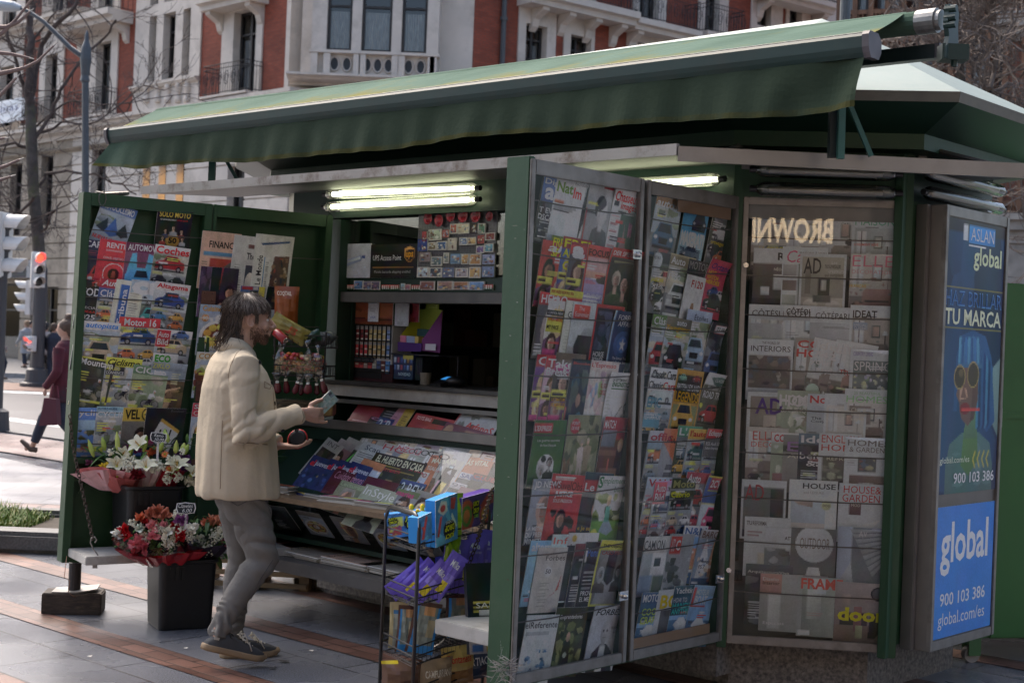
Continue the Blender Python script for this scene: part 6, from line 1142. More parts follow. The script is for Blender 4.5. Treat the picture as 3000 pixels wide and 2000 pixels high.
rack(DR,0,0,1,[
zz(Z4,[("orange topped blue sports car",1457,358,"auto","e8e8e4","a0661c","car",dict(t=4,s=(.21,.28),ac="2c5070",tbox=(.02,.8,.7,.92),bold=.03,shear=.2)),("bright blue",1718,402,"TopGear","20304c","2c88b8","",dict(t=4,s=(.21,.29),tbox=(.06,.8,.98,.94),shear=.2,bold=.03,extra=X(('R',0,0,1,.46,"7ca4b8"),('carf',.4,.52,.55,"20243c"),('T',"MASERATI",.04,.26,.96,.5,"b8ccd8",.06),('T',"THE COMEBACK?",.06,.19,.9,.24,"20304c",.04),('car',.1,.02,.8,"4c6070")))),("black classic car",1975,468,"Klassik","e0e0dc","2a3028","carx",dict(t=5,s=(.21,.28),shear=.2,tbox=(.42,.85,.98,.95),extra=X(('T',"90",.72,.34,.95,.48,"c0a81c",.03),('T',"ortwagen",.1,.34,.68,.42,"c0a81c"))))]),
zz(Z4,[("round logo retro",1432,893,"","fff","2a2e34","carx",dict(t=2,extra=X(('C',.14,.86,.2,"a4acb0"),('T',"RETRO",0,.88,.24,.93,"3c4044",0),('T',"JAGUAR",0,.5,.5,.58,"c0b81c"),('T',"XJ-S",.05,.4,.5,.48,"e0e0e0")))),("olive white saloon",1578,908,"Auto","e4e4e0","70684c","car",dict(t=4,s=(.21,.29),ac="a8aca8",tbox=(.04,.84,.6,.96),extra=X(('R',0,.97,1,1,"a89c70"),('T',"1980",.04,.6,.5,.69,"e8e8e4",.01)))),("grey racing",1742,958,"MOTORS","8c8c88","2e302c","dark",dict(t=4,lay=1,bold=0)),
("white single seater",1722,1100,"F120","98241c","b4b4b0","",dict(t=5,s=(.16,.25),lay=2,tbox=(.3,.78,.9,.92),extra=X(('P',[(.3,0),(.5,.5),(.6,.5),(.85,0)],"7c5434"),('C',.4,.12,.13,"161616"),('C',.8,.14,.12,"161616")))),("crimson hatchback",1918,920,"Octane","1c2c6c","a8203c","",dict(t=6,s=(.215,.29),lay=3,curl=.04,shear=.2,tbox=(.1,.8,.8,.92),bold=.01,extra=X(('T',"HOT",.06,.7,.36,.77,"c89c1c",.03),('T',"HATCH",.06,.62,.5,.69,"c89c1c",.03),('T',"HEROES",.06,.54,.6,.61,"c89c1c",.03),('car',.2,.34,.5,"28407c"),('car',.5,.3,.48,"b8b8b8"),('car',.1,.12,.8,"24342c"))))]),
zz(Z5,[("green masthead red car",1288,52,"Clásicos","e0e0dc","4c6c34","car",dict(t=2,ac="98242c")),("yellow lettered black car",1405,68,"auto","e8e8e4","5c5848","car",dict(t=4,ac="18181c",tbox=(.4,.88,.8,.96),extra=X(('T',"Youngtimer",.02,.76,.98,.87,"c8941c",.02,.2)))),("pale blue roadster",1570,8,"Étoiles","20283c","8c9cb4","car",dict(t=3,s=(.215,.29),ac="7c98b0",tbox=(.3,.84,.85,.95),bold=0,extra=X(('T',"W121",.08,.68,.34,.74,"e4e4e4"),('T',"ROADSTER",.08,.6,.6,.66,"e4e4e4")))),
("black rally",1755,90,"","fff","202224","",dict(t=4,s=(.21,.28),curl=.03,extra=X(('R',.16,.78,.84,.94,"b8322c"),('R',.18,.79,.82,.93,"d8d8d4"),('T',"TURINI",.23,.82,.77,.9,"1c1c1c",.01),('blot',0,.3,1,.75,["3c4044","2c3034","5c6468","788088"],20,.25,3),('carf',.1,.06,.75,"2c4878"))))]),
zz(Z5,[("white with many old cars",1272,492,"Classic Cars","2c2c2c","c4c4c0","cars",dict(t=3,s=(.22,.3),ac="a8b4b0",extra=X(('R',0,.66,1,.84,"c8c8c4"),('car',.02,.84,.3,"a0a49c"),('car',.35,.84,.3,"a89c7c"),('T',"Classic",0,.68,.5,.8,"2c2c2c"),('T',"Cars",.52,.68,.98,.8,"b02424"),('T',"EPIC",.04,.4,.55,.56,"4c7c8c",.03),('R',.0,.1,.6,.32,"3c7c94"),('T',"RESTORATION",0,.22,.6,.3,"e4e8e8")))),("golden bordered",1490,503,"","fff","b07c1c","",dict(t=4,s=(.225,.30),extra=X(('R',.05,.5,.95,.92,"26221c"),('T',"BRITISH LEYLAND",.08,.68,.92,.78,"e8e8e4",.02),('T',"LEGENDS",.06,.5,.94,.66,"c8901c",.02),('R',.05,.04,.95,.46,"6c7448"),('carf',.1,.06,.78,"c88c1c"),('car',.6,.82,.3,"902c20"),('car',.08,.82,.3,"6c9c84")))),
("white winged badge red roadster",1722,500,"","fff","b8bcb8","",dict(t=6,s=(.225,.30),curl=.04,extra=X(('R',0,0,1,.76,"4c4c3c"),('P',[(.16,.9),(.5,.94),(.84,.9),(.66,.78),(.5,.76),(.34,.78)],"3c5c50"),('T',"CLASSIC",.33,.83,.68,.89,"d8dcd8"),('T',"Mercedes SL",.14,.68,.7,.75,"d8d8d4",0,.2),('T',"ROAD TRIP",.06,.54,.8,.66,"e8e8e4",.02),('car',.06,.14,.84,"a02420"),('C',.07,.42,.06,"c8c41c"))))]),
zz(Z5,[("pale buyer guide",1258,1022,"offic","98303c","a8a8b0","cars",dict(t=2,extra=X(('R',0,.7,1,.84,"7c98ac")))),("orange and grey concept car",1378,1002,"Auto","2c2c30","b85c34","",dict(t=3,tbox=(.14,.76,.95,.88),bold=.0,extra=X(('P',[(0,0),(0,.8),(.6,.42),(1,.5),(1,0)],"787c84"),('P',[(.2,.1),(.3,.4),(.9,.42),(.95,.1)],"3c4048"),('R',.25,.28,.9,.3,"b8bcc0")))),("green masthead small",1492,978,"L'Au","e8e8e4","3c7c5c","carx",dict(t=3)),("orange motoring",1578,1003,"l'auto-j","a8201c","c8901c","cars",dict(t=3,ac="2c4c4c",extra=X(('R',0,0,1,.2,"b8741c"),('T',"DU PRINTEMPS",.04,.04,.9,.12,"a8201c")))),
("red masthead two blue cars",1718,986,"Echappement","e8e8e4","a42024","cars",dict(t=3,s=(.225,.29),ac="2c4c8c",extra=X(('R',0,.5,1,.82,"4c4c4c"),('T',"RS5 Audi S3 Berline",.04,.7,.9,.76,"e0e0dc"),('T',"Subaru Impreza GT Turbo",.04,.62,.9,.68,"e0e0dc"),('car',.04,.18,.46,"2c4880"),('car',.52,.2,.46,"3c5c80"))))]),
zz(Z5,[("thin red white",1240,1408,"VAU","98303c","8c9cac","cars",dict(t=3)),("pink and white tested cars",1302,1440,"","fff","a87ca8","cars",dict(t=2,s=(.2,.28),ac="20304c",extra=X(('R',.0,.62,.5,.98,"b02c3c"),('T',"Auto",.06,.82,.44,.95,"f0f0f0"),('T',"Bild",.06,.66,.42,.8,"f0f0f0"),('car',.55,.84,.4,"b8b8b8"),('T',"BMW i5 Touring",.04,.34,.6,.4,"e8e8ec")))),("dark green convertible",1440,1418,"Moto","8c8c5c","30382c","cars",dict(t=2,extra=X(('R',0,.66,1,.8,"30382c"),('T',"Cabrio",.04,.68,.8,.78,"c8c01c")))),
("red silver motoring",1562,1362,"Auto","e8e4e4","98303c","carx",dict(t=5,ac="98242c",tbox=(.04,.82,.6,.97),shear=.2)),("yellow blue pink vintage car",1722,1366,"2CV","c8d0dc","b8b01c","",dict(t=6,s=(.22,.29),curl=.03,tbox=(.14,.76,.6,.93),bold=.03,extra=X(('R',0,.5,1,.96,"34508c"),('R',.12,.74,.56,.96,"a02c34"),('T',"2CV",.16,.77,.54,.92,"d8dce4",.03),('T',"MAGAZINE",.12,.7,.56,.73,"c8bc1c"),('R',0,0,1,.48,"a8b4bc"),('carf',.16,.04,.72,"b8245c"),('R',.6,.7,.9,.94,"20304c"))))]),
zz(Z6,[("white and grey lorry",1122,440,"CAMION","3c3c3c","a4a4a0","",dict(t=3,tbox=(.0,.78,.8,.94),bold=.01,extra=X(('R',0,0,1,.72,"7c8488"),('R',.4,.36,.95,.72,"c0c4c8"),('R',.5,.5,.75,.64,"20282c"),('R',0,.05,.5,.36,"5c6c84"),('R',.55,.02,.98,.34,"3c4c3c")))),("grey blue lorries red badge",1312,418,"","fff","7c8084","",dict(t=4,extra=X(('R',.06,.66,.5,.96,"a82c28"),('T',"AUTO",.1,.7,.24,.92,"e8e4e4",.01,0),('T',"C",.28,.72,.46,.9,"e8e4e4",.03),('blot',0,0,1,.6,["4c5454","8c9494","3c4440"],14,.25,2)))),
("white boating",1415,352,"N&N","3c5c8c","b4b8bc","sea",dict(t=5,ac="5c6c7c",extra=X(('R',0,.25,.8,.62,"a86c4c")))),("sailing couple",1535,362,"BARCHE","5c3c2c","8c8c90","sail",dict(t=6,s=(.22,.29),bold=.01,curl=.02,extra=X(('T',"Prestige",.2,.4,.6,.47,"20283c"),('T',"F5.7",.2,.32,.45,.38,"20283c"),('blot',.6,.1,.9,.5,["7c4c34","5c3424"],8,.3,3))))]),
zz(Z6,[("dark motorboat",1098,868,"MOTORB","d8e0e4","2c4c6c","sea",dict(t=4,extra=X(('R',0,.5,1,.82,"20405c"),('T',"COOL",.1,.62,.8,.74,"a8c83c"),('T',"CRAFT",.1,.48,.8,.6,"a8c83c")))),("white with yellow letters",1222,848,"","fff","a8acb0","",dict(t=3,extra=X(('T',"BO",.12,.68,.9,.92,"c8a41c",.03),('R',.2,0,1,.66,"3c3c40"),('P',[(.5,0),(.9,.6),(1,.6),(.7,0)],"8c8c8c")))),("teal sea yachting",1338,815,"Yachting","d8e4e8","2c4c5c","sea",dict(t=4,extra=X(('R',0,.5,1,.82,"28485c"),('T',"HOW TO",.04,.72,.6,.8,"d8dce0",0),('T',"HANDLE",.04,.62,.9,.71,"3cb0a8"),('T',"ANYTHING",.04,.52,.95,.61,"3cb0a8")))),
("blue speedboat",1480,792,"","fff","6c94b4","sea",dict(t=7,s=(.22,.30),extra=X(('R',0,.82,1,1,"6c94b4"),('R',.02,.66,.12,.96,"a82c28"),('T',"MOTEUR",.14,.83,.62,.93,"b8c4cc"),('T',"BOAT",.14,.68,.62,.82,"d8e0e4",.03),('R',.02,.63,.6,.66,"a82c28"))))]),
],-.082,"the second glass leaf","magazines behind the second glass door leaf",ws=.92)
RSAT=.45;RGAM=.78;RGRAIN=.08;RTINT=np.array([.93,1.02,1.08])  # cover colours cooled to offset the warm bounce light on this case
Z7=(2100,550,2.412);Z8=(2100,1150,1.844)
W1=dict()
rack(CH,0,0,1,[
zz(Z7,[("blue lettered travel home",252,166,"Maison","4c84a8","a49c90","roomf",dict(extra=X(('R',0,.84,1,1,"a8a49c"),('T',"Maison",.02,.86,.55,.95,"4c84a8"),('T',"& Trav",.58,.86,.98,.95,"b8a43c",0),('T',"LA COULEUR",.2,.3,.9,.4,"b8b03c")))),("brown white lettered decor",500,172,"Art&Décor","d8d4cc","6c6054","roomf",dict(bold=0)),("pendant lamp decor",730,166,"MilK","d8d8d4","847c70","roomf",dict(tbox=(.58,.9,.9,.97),extra=X(('T',"DECORATION",.08,.78,.98,.88,"d0ccc4",0),('R',.72,.5,.74,.78,"2c2824"),('E',.73,.48,.12,.06,"2c2824")))),("white green lettered",958,194,"MAiSON","5c9c7c","b4b4ac","room",dict(s=(.215,.285),bold=.0,extra=X(('T',"LOGEMENT RÊVÉ",.06,.5,.6,.55,"b85c4c"),('R',.55,.9,.9,.98,"a0a09c"))))]),
zz(Z7,[("white topped brown room",262,424,"RD","1c1c1c","b8b4ac","",dict(tbox=(.58,.8,.95,.93),bold=.03,extra=X(('R',0,0,1,.74,"4c3828"),('R',.5,.3,.8,.56,"b8b4a8"),('R',.2,.2,.4,.34,"c8c4b8"),('T',"NÉO-RÉTRO",.5,.62,.98,.68,"c8c0b0"),('R',0,0,1,.14,"2c1c14")))),("white pink lettered campagne",466,414,"Ca","b04c6c","c4c0b8","",dict(s=(.22,.285),tbox=(.1,.74,.45,.94),bold=0,shear=.2,extra=X(('T',"MAISONS À VIVRE",.38,.88,.98,.93,"5c5854",0),('R',.02,.52,.34,.7,"8c8478"),('R',.02,.28,.34,.44,"74543c"),('R',.02,.04,.34,.2,"8c9078"),('R',.36,.04,.98,.72,"5c6c4c")))),
("framed golden salon",590,462,"AD","1c1a16","b0aca4","",dict(s=(.225,.295),extra=X(('R',.05,.04,.95,.95,"8c7c54"),('R',.05,.04,.95,.3,"a08c64"),('R',.4,.3,.66,.62,"20201c"),('R',.48,.42,.58,.58,"a89c7c"),('E',.25,.18,.16,.1,"b8a07c"),('E',.75,.16,.18,.1,"b8a484"),('R',.3,.22,.7,.34,"4c4430"),('R',.12,.36,.24,.8,"6c5838"),('T',"AD",.08,.68,.46,.93,"1c1a16",.01),('T',"Les",.68,.84,.8,.89,"d8d4c8",0),('T',"nouveaux",.54,.77,.88,.83,"2c2820",0),('T',"créateurs",.62,.7,.95,.76,"d8d4c8",0),('T',"qui comptent",.54,.63,.94,.69,"2c2820",0)))),("pale pink lettered",945,455,"ELLE","c86c7c","a89c90","roomf",dict(s=(.215,.29),bold=-.01,tbox=(.04,.78,.96,.97),extra=X(('T',"DÉCORATION",.04,.66,.96,.74,"b0787c",-.01),('T',"LE NOUVEAU",0,.52,.4,.58,"e0dcd4"),('T',"FRANÇAIS",0,.42,.38,.48,"c89c3c"),('E',.3,.08,.28,.1,"7c3424"))))]),
zz(Z7,[("white banner seaside interior",228,820,"CÔTÉSUD","2c2824","b8b4ac","roomf",dict(bold=0,tbox=(.06,.8,.96,.94),extra=X(('R',0,.74,1,1,"b4b0a8"),('T',"CÔTÉSUD",.08,.8,1,.93,"2c2824",0),('R',.0,0,1,.68,"8c8880"),('E',.6,.2,.3,.1,"b8b4ac")))),("white banner brown interior",474,826,"CÔTÉOUEST","2c2824","b4b0a8","roomf",dict(extra=X(('R',0,.74,.95,1,"b4b0a8"),('T',"CÔTÉO",.08,.8,.9,.93,"2c2824",0)))),("white banner bright pictures",662,838,"CÔTÉPARIS","2c2824","b8b4ac","",dict(s=(.21,.28),tbox=(.12,.8,.98,.93),bold=0,extra=X(('R',0,0,1,.74,"94908c"),('R',.35,.2,.52,.42,"a8481c"),('R',.38,.24,.48,.38,"2c5c94"),('R',.6,.2,.74,.42,"b89c2c"),('R',.82,.2,.96,.42,"8c2424"),('R',.1,.1,.22,.42,"2c2c2c"),('L',.3,.64,.95,.7,"5c5854",2,.3)))),("white kitchen special",942,820,"IDEAT","3c3834","bcb8b0","room",dict(s=(.215,.285),tbox=(.06,.78,.6,.91),extra=X(('R',.08,.58,.4,.7,"5c7898"),('T',"SPÉCIAL",.1,.64,.38,.69,"d0d8e0",0),('T',"CUISINE",.1,.59,.38,.63,"d0d8e0",0))))]),
zz(Z7,[("white bordered library",218,1062,"INTERIORS","2c2824","bcb8b4","",dict(s=(.225,.29),tbox=(.08,.8,.94,.89),bold=0,extra=X(('T',"THE WORLD OF",.32,.92,.7,.96,"3c3834",0),('R',.04,.05,.96,.74,"5c4430"),('blot',.04,.2,.96,.74,["7c5c3c","3c2c20","a08c6c","4c4c54"],22,.12,5),('R',.04,.05,.96,.2,"8c8c90")))),("red lettered blue room",555,1058,"COU","a83c34","4c5868","roomf",dict(t=2,extra=X(('T',"HOM",.05,.68,.9,.82,"a83c34",.02)))),("tilted style numbers",690,1052,"Ideal","c4c0b8","6c645c","roomf",dict(t=9,tbox=(.04,.82,.9,.95),bold=0,extra=X(('T',"742",.04,.66,.6,.78,"d8d8d4",.03),('T',"your",.02,.52,.5,.62,"d8d8d4",.01),('T',"style",.2,.4,.7,.52,"d8d8d4",.01),('C',.2,.1,.16,"8cb48c")))),
("tilted white trend",845,1066,"LIVING","c8c4bc","8c8880","roomf",dict(t=8,bold=0,tbox=(.05,.76,1,.94),extra=X(('T',"TRENDS",.2,.42,.9,.5,"a83c34",.01)))),("spring flowers",942,1124,"SPRING","dcd8d0","b8b4ac","flowers",dict(s=(.215,.285),extra=X(('T',"COUNTRY LIVING",.06,.88,.5,.95,"7c6c9c",0),('T',"SPRING",.1,.62,.92,.78,"dcdcd8",.0))))]),
zz(Z8,[("violet letters wooden hall",166,-10,"","5c3c8c","b0aca4","",dict(extra=X(('R',.08,.04,.96,.92,"7c6448"),('R',.4,.05,.7,.6,"a88c68"),('blot',.1,.05,.95,.5,["5c4430","a88c6c","3c3028"],12,.15,6),('T',"AD",.2,.62,.85,.9,"4c3478",.02)))),("green meadow",328,-18,"HOM","d8d8cc","7c8450","garden",dict(tbox=(.05,.72,.98,.92),extra=X(('R',0,.84,1,1,"84905c"),('T',"HOMES",.05,.74,.98,.93,"d8d8cc",.02),('T',"&ANTIQUES",.1,.6,.98,.71,"c8ccb8",0)))),("white red lettered nordic",490,2,"Nordic","a83434","a8a8a8","",dict(extra=X(('R',0,0,1,.8,"8c9498"),('T',"The Art of",.1,.56,.8,.61,"20303c"),('T',"Cozy Living",.1,.5,.85,.55,"20303c"),('blot',0,0,1,.36,["3c3c3c","c0c0c0","5c5c5c"],12,.2,3)))),("white plain hope",582,0,"HO","2c2c2c","b4b4b0","room",dict(tbox=(.5,.84,.95,.94))),("green lettered white",690,-32,"HOMES","84b484","b8b8b0","room",dict(s=(.215,.285),tbox=(.04,.76,.96,.88),bold=0,extra=X(('T',"25 BEAUTIFUL",.2,.9,.8,.95,"84a884",0),('R',.12,.4,.6,.7,"74584c"),('T',"Chic &",.16,.6,.5,.67,"c8bcb0",0),('T',"simple",.16,.52,.5,.59,"c8bcb0",0),('T',"style",.16,.44,.45,.51,"c8bcb0",0))))]),
zz(Z8,[("pale red lettered decor",162,180,"ELLE","b05c50","a09890","roomf",dict(tbox=(.15,.78,.7,.93),bold=0,extra=X(('T',"DECOR",.12,.66,.85,.75,"b05c50",0)))),("white red lettered garden",296,210,"COUNTRY","a83c3c","b4b0a8","garden",dict(extra=X(('R',.05,.08,.5,.3,"8c3434")))),("brown letters art",360,222,"ED","8c6c9c","6c6458","dark",dict(tbox=(.1,.72,.9,.88),bold=0,extra=X(('R',0,0,1,.7,"74685a"),('T',"ART",.1,.6,.7,.67,"c4bcb0")))),("blue before and after",442,215,"Ideal","c4c8cc","34586c","dark",dict(extra=X(('T',"before",.04,.56,.9,.68,"c8ccd0",.01),('T',"&aft",.2,.44,.8,.54,"c8ccd0",.01),('blot',0,0,1,.3,["a89c4c","5c7484","3c3c40"],10,.3,4)))),
("white red lettered english",552,213,"ENGLISH","a8483c","b4b0a8","",dict(bold=0,extra=X(('T',"HOME",.06,.7,.96,.81,"a8483c",0),('R',.1,.03,.9,.6,"4c4028"),('blot',.1,.05,.9,.5,["6c6440","2c2418","8c8c4c"],12,.2,2),('T',"REFRESH",.2,.54,.9,.6,"c4bca8",0)))),("white grey lettered dining",692,224,"HOMES","5c5854","b4b4b0","",dict(s=(.22,.285),tbox=(.06,.84,.96,.95),bold=0,extra=X(('T',"& GARDENS",.1,.73,.94,.82,"5c5854",0),('R',.3,.4,.7,.64,"4c4c48"),('blot',.33,.43,.67,.61,["8c3c34","a89c3c","3c5c7c"],8,.3,2),('R',.12,.1,.9,.34,"6c4430"),('E',.5,.14,.34,.08,"a8a098"),('L',.06,.5,.26,.66,"8c8c88",4,.3))))]),
zz(Z8,[("dark staircase",136,462,"","b05050","a8a8a4","",dict(s=(.22,.285),extra=X(('R',.05,.04,.95,.88,"4c4c44"),('P',[(.2,.1),(.8,.5),(.9,.5),(.9,.1)],"8c7c68"),('R',.65,.3,.93,.85,"1c1c1c"),('R',.05,.04,.5,.16,"141414"),('T',"AD",.08,.66,.5,.92,"8c3438",0)))),("white seaside chair",392,462,"HOUSE","2c3438","c0c4c4","",dict(s=(.235,.295),tbox=(.28,.86,.96,.95),extra=X(('T',"and LEISURE",.3,.78,.72,.82,"8c9090",0),('R',.05,0,.76,.66,"8c9ca8"),('R',.05,.0,.76,.3,"a89484"),('P',[(.1,.66),(.5,.66),(.5,.56),(.2,.6)],"a87c5c"),('P',[(.42,.05),(.5,.2),(.62,.2),(.56,.05)],"b0562c"),('C',.78,.6,.1,"c8bc34"),('T',"DOG",.71,.58,.85,.62,"2c2c2c")))),("red lettered white architecture",660,477,"HOUSE&","a83c3c","b0b0ac","",dict(s=(.22,.285),tbox=(.1,.83,.92,.96),bold=0,extra=X(('T',"GARDEN",.08,.68,.9,.81,"a83c3c",0),('R',.24,.46,.5,.66,"5c2c24"),('T',"MOD",.28,.6,.48,.65,"c8b8b0",0),('P',[(.05,.1),(.5,.3),(.95,.4),(.7,.2),(.5,.04),(.05,.04)],"c8ccc8"),('P',[(.05,.2),(.5,.12),(.5,.06),(.05,.1)],"8c8c88"))))]),
zz(Z8,[("white renovation",152,662,"TU","3c3c3c","acaaa4","",dict(s=(.225,.285),tbox=(.04,.86,.16,.93),extra=X(('T',"REFORMA",.18,.86,.48,.93,"3c3c3c"),('L',.06,.68,.4,.78,"98504c",2,.5),('R',.05,.04,.95,.6,"9c9c94"),('R',.3,.04,.5,.4,"a8986c")))),("white framed black tree",262,720,"ATTITUDE","2c2c2c","a8a8a4","",dict(s=(.2,.285),tbox=(.48,.8,.96,.86),extra=X(('R',0,0,1,.66,"50524e"),('blot',0,.2,1,.66,["2c2c28","3c3c38","8c8c88"],16,.2,3)))),("dark round outdoor",402,722,"OUTDOOR","8c8880","4c4844","",dict(s=(.22,.285),tbox=(.2,.68,.86,.88),bold=.0,extra=X(('C',.52,.74,.42,"a8a8a4",24),('T',"OUTDOOR",.2,.66,.86,.84,"6c645c",.0),('P',[(.3,.0),(.4,.35),(.64,.35),(.75,0)],"b0a89c"),('blot',0,0,1,.15,["3c3c38","5c5c58"],8,.3,1)))),("grey ribbed facade",655,703,"","d8d8d8","5c6068","",dict(s=(.225,.29),extra=X(('R',0,0,.3,1,"8494b0"),*[('P',[(.25+.06*k,.95-.09*k),(1,.98-.07*k),(1,.94-.07*k),(.3+.06*k,.88-.09*k)],"8c9094") for k in range(9)],('P',[(.05,.05),(.3,.4),(.36,.05)],"9ca0a4"),('T',"AV",.44,.82,.62,.93,"d8dcdc",0))))]),
zz(Z8,[("black architecture",158,916,"ArquitecturaViva","c0bcb4","34343a","dark",dict(s=(.23,.29),lay=0,bold=0,tbox=(.04,.84,.92,.9))),("orange labelled interior",236,968,"","fff","9c9888","",dict(lay=2,extra=X(('R',0,0,1,.85,"8c8878"),('R',.2,.05,.5,.7,"b4b0a0"),('R',.0,.64,.52,1,"c0561c"),('T',"Diseño",.06,.88,.44,.94,"e8e0d8",.01),('T',"Interior",.06,.81,.46,.87,"2c1c10",.01),('T',"Espacios",.1,.1,.6,.17,"e0e0dc",.01)))),("grey brown small",372,975,"av","c8c4bc","68605c","dark",dict(lay=1,tbox=(.1,.78,.5,.9),extra=X(('R',0,.1,1,.6,"8c6c5c")))),("pale green orange lettered",440,985,"FRAME","d05444","8c9080","",dict(s=(.23,.285),lay=2,tbox=(.06,.8,.94,.98),bold=.03,extra=X(('R',.1,0,.9,.8,"848a74"),('R',.2,.3,.5,.8,"a4a894"),('R',.32,.72,.6,.98,"b8c0c4"),('L',.2,.36,.6,.42,"c05c48",2,.4),('R',.03,.02,.28,.1,"c8c8c4")))),("large warm interior yellow lettered",640,1004,"","c8b81c","7c5c48","",dict(s=(.265,.30),lay=3,extra=X(('R',0,.45,1,1,"98786c"),('R',0,0,1,.3,"6c4828"),('C',.78,.82,.14,"20181c"),('C',.78,.82,.11,"4c4448"),('R',.1,.3,.6,.5,"3c241c"),('R',.35,.2,.5,.6,"8c2c20"),('R',.14,.56,.28,.8,"a07c60"),('P',[(.62,.1),(.66,.5),(.9,.5),(.92,.3),(.75,.1)],"241c1c"),('R',.4,.1,.52,.3,"8c8c20"),('T',"door",.06,.36,.94,.58,"c8b81c",.04))))]),
],-.055,"the pale glass case","magazines in the pale corner case",tf=.028,dc=.0022,curlp=.15,ws=.95)
RSAT=.9;RGAM=1.;RGRAD=.2;RGRAIN=.05;RTINT=np.array([1.,1.,1.])
CW=MB();SC2=fr(sc0-KU*.130,KV)
def flat(Fm,x0,z0,x1,z1,bgc,fn,name,par,y=-.001,m=None,step=.0002,thick=.002):
 c=Cv(x1-x0,z1-z0,bgc);fn(c);b=MB();b.M=Fm@Matrix.Translation((x0,y,z0))@Matrix.Rotation(R(90),4,'X');c.mesh(b,thick,step=step);return b.build(name,m or paper,par)
def gl(c,x,y,w,h,col):
 c.T("global",x,y,x+w,y+h,col,.03)
def poster(c):
 c.blot(0,0,1,1,["102e4c","0e2a44","163c5c"],10,.5,3)
 c.R(0,.955,1,1,"2c2c30");c.R(.26,.925,.34,.985,"b8c0c8");c.R(.36,.92,.82,.985,"2c7cc0");c.T("ASLAN",.39,.93,.8,.977,"d8e4f0",-.005);c.lines(.36,.908,.82,.916,"c8ccd0",1,.6)
 c.T("global",.45,.82,.95,.91,"b4cc98",.02);c.R(0,.752,1,.756,"8c8424");c.R(0,.603,1,.607,"8c8424")
 c.T("HAZ BRILLAR",0,.685,.98,.74,"4c7ca8",.0);c.T("HAZ BRILLAR",.008,.689,.972,.736,"1a4278",-.012);c.T("TU MARCA",.0,.615,.98,.675,"b8d0a0",.02)
 c.P([(1,.5),(.86,.46),(.8,.3),(1,.2)],"64807c")
 c.P([(.1,.1),(.16,.18),(.36,.22),(.66,.22),(.86,.18),(.92,.1),(.92,.0),(.1,0)],"40605c");c.blot(.1,.02,.9,.2,["4c6c68","4c6c68","3c5c60"],14,.15,5);c.P([(.36,.1),(.4,.24),(.62,.24),(.66,.12),(.5,.06)],"466a38");c.P([(.4,.2),(.42,.3),(.6,.3),(.62,.2)],"4c6c4c")
 c.P([(.2,.3),(.22,.5),(.3,.58),(.5,.6),(.72,.58),(.84,.5),(.9,.36),(.94,.26),(.8,.22),(.66,.26),(.62,.5),(.3,.5),(.26,.3)],"1c4c74");[c.P([(.56+.045*k,.56-.012*k),(.6+.045*k,.55-.014*k),(.66+.04*k,.25+.004*k),(.6+.04*k,.23)],["34708c","123456","205078","12305c"][k%4]) for k in range(7)]
 c.P([(.27,.42),(.28,.5),(.6,.5),(.62,.36),(.57,.28),(.46,.245),(.35,.27),(.31,.3),(.3,.33),(.24,.36),(.27,.39)],"604a40");c.P([(.5,.5),(.6,.5),(.62,.34),(.56,.27),(.5,.26),(.52,.36)],"543c38");c.P([(.3,.34),(.44,.35),(.42,.38),(.3,.4)],"a07c64");c.P([(.24,.46),(.26,.54),(.5,.58),(.66,.54),(.68,.46)],"34688a");[c.P([(.26+.05*k,.575),(.3+.05*k,.575),(.285+.055*k,.475),(.255+.055*k,.475)],["44829c","205078","2c6494"][k%3]) for k in range(8)]
 c.E(.29,.425,.1,.046,"8c7c44");c.E(.29,.425,.088,.04,"3c3424");c.E(.52,.435,.105,.05,"8c7c44");c.E(.52,.435,.094,.044,"3c3828");c.E(.31,.44,.04,.015,"5c5034");c.P([(.36,.4),(.32,.35),(.42,.35)],"6c5044");c.E(.4,.31,.09,.022,"6c1c24");c.R(.34,.302,.66,.309,"c83430")
 c.T("global.com/es",.0,.105,.5,.135,"b4c8a8",.0);[c.P([(.56+.08*k,.12),(.6+.08*k,.15),(.62+.08*k,.15),(.58+.08*k,.12),(.62+.08*k,.09),(.6+.08*k,.09)],"a89c24") for k in range(4)]
 c.T("900 103 386",.24,.035,.95,.075,"c8d4c8",.01)
def lowposter(c):
 c.T("global",.08,.47,.9,.88,"dce4ee",.02);c.T("900 103 386",.1,.24,.88,.34,"dce4ee",.01);c.T("global.com/es",.08,.06,.88,.19,"dce4ee",.0)
zp=lambda x,y:zon(SC2,x,y)[1]
flat(SC2,.035,zp(2745,1450),.665,2.265,"0e2a44",poster,"poster",sc)
flat(SC2,.035,ZB+.05,.665,zp(2745,1487),"246cb4",lowposter,"poster",sc)
def rv(q):return Vector((q.gauss(0,1),q.gauss(0,1),q.gauss(0,1))).normalized()
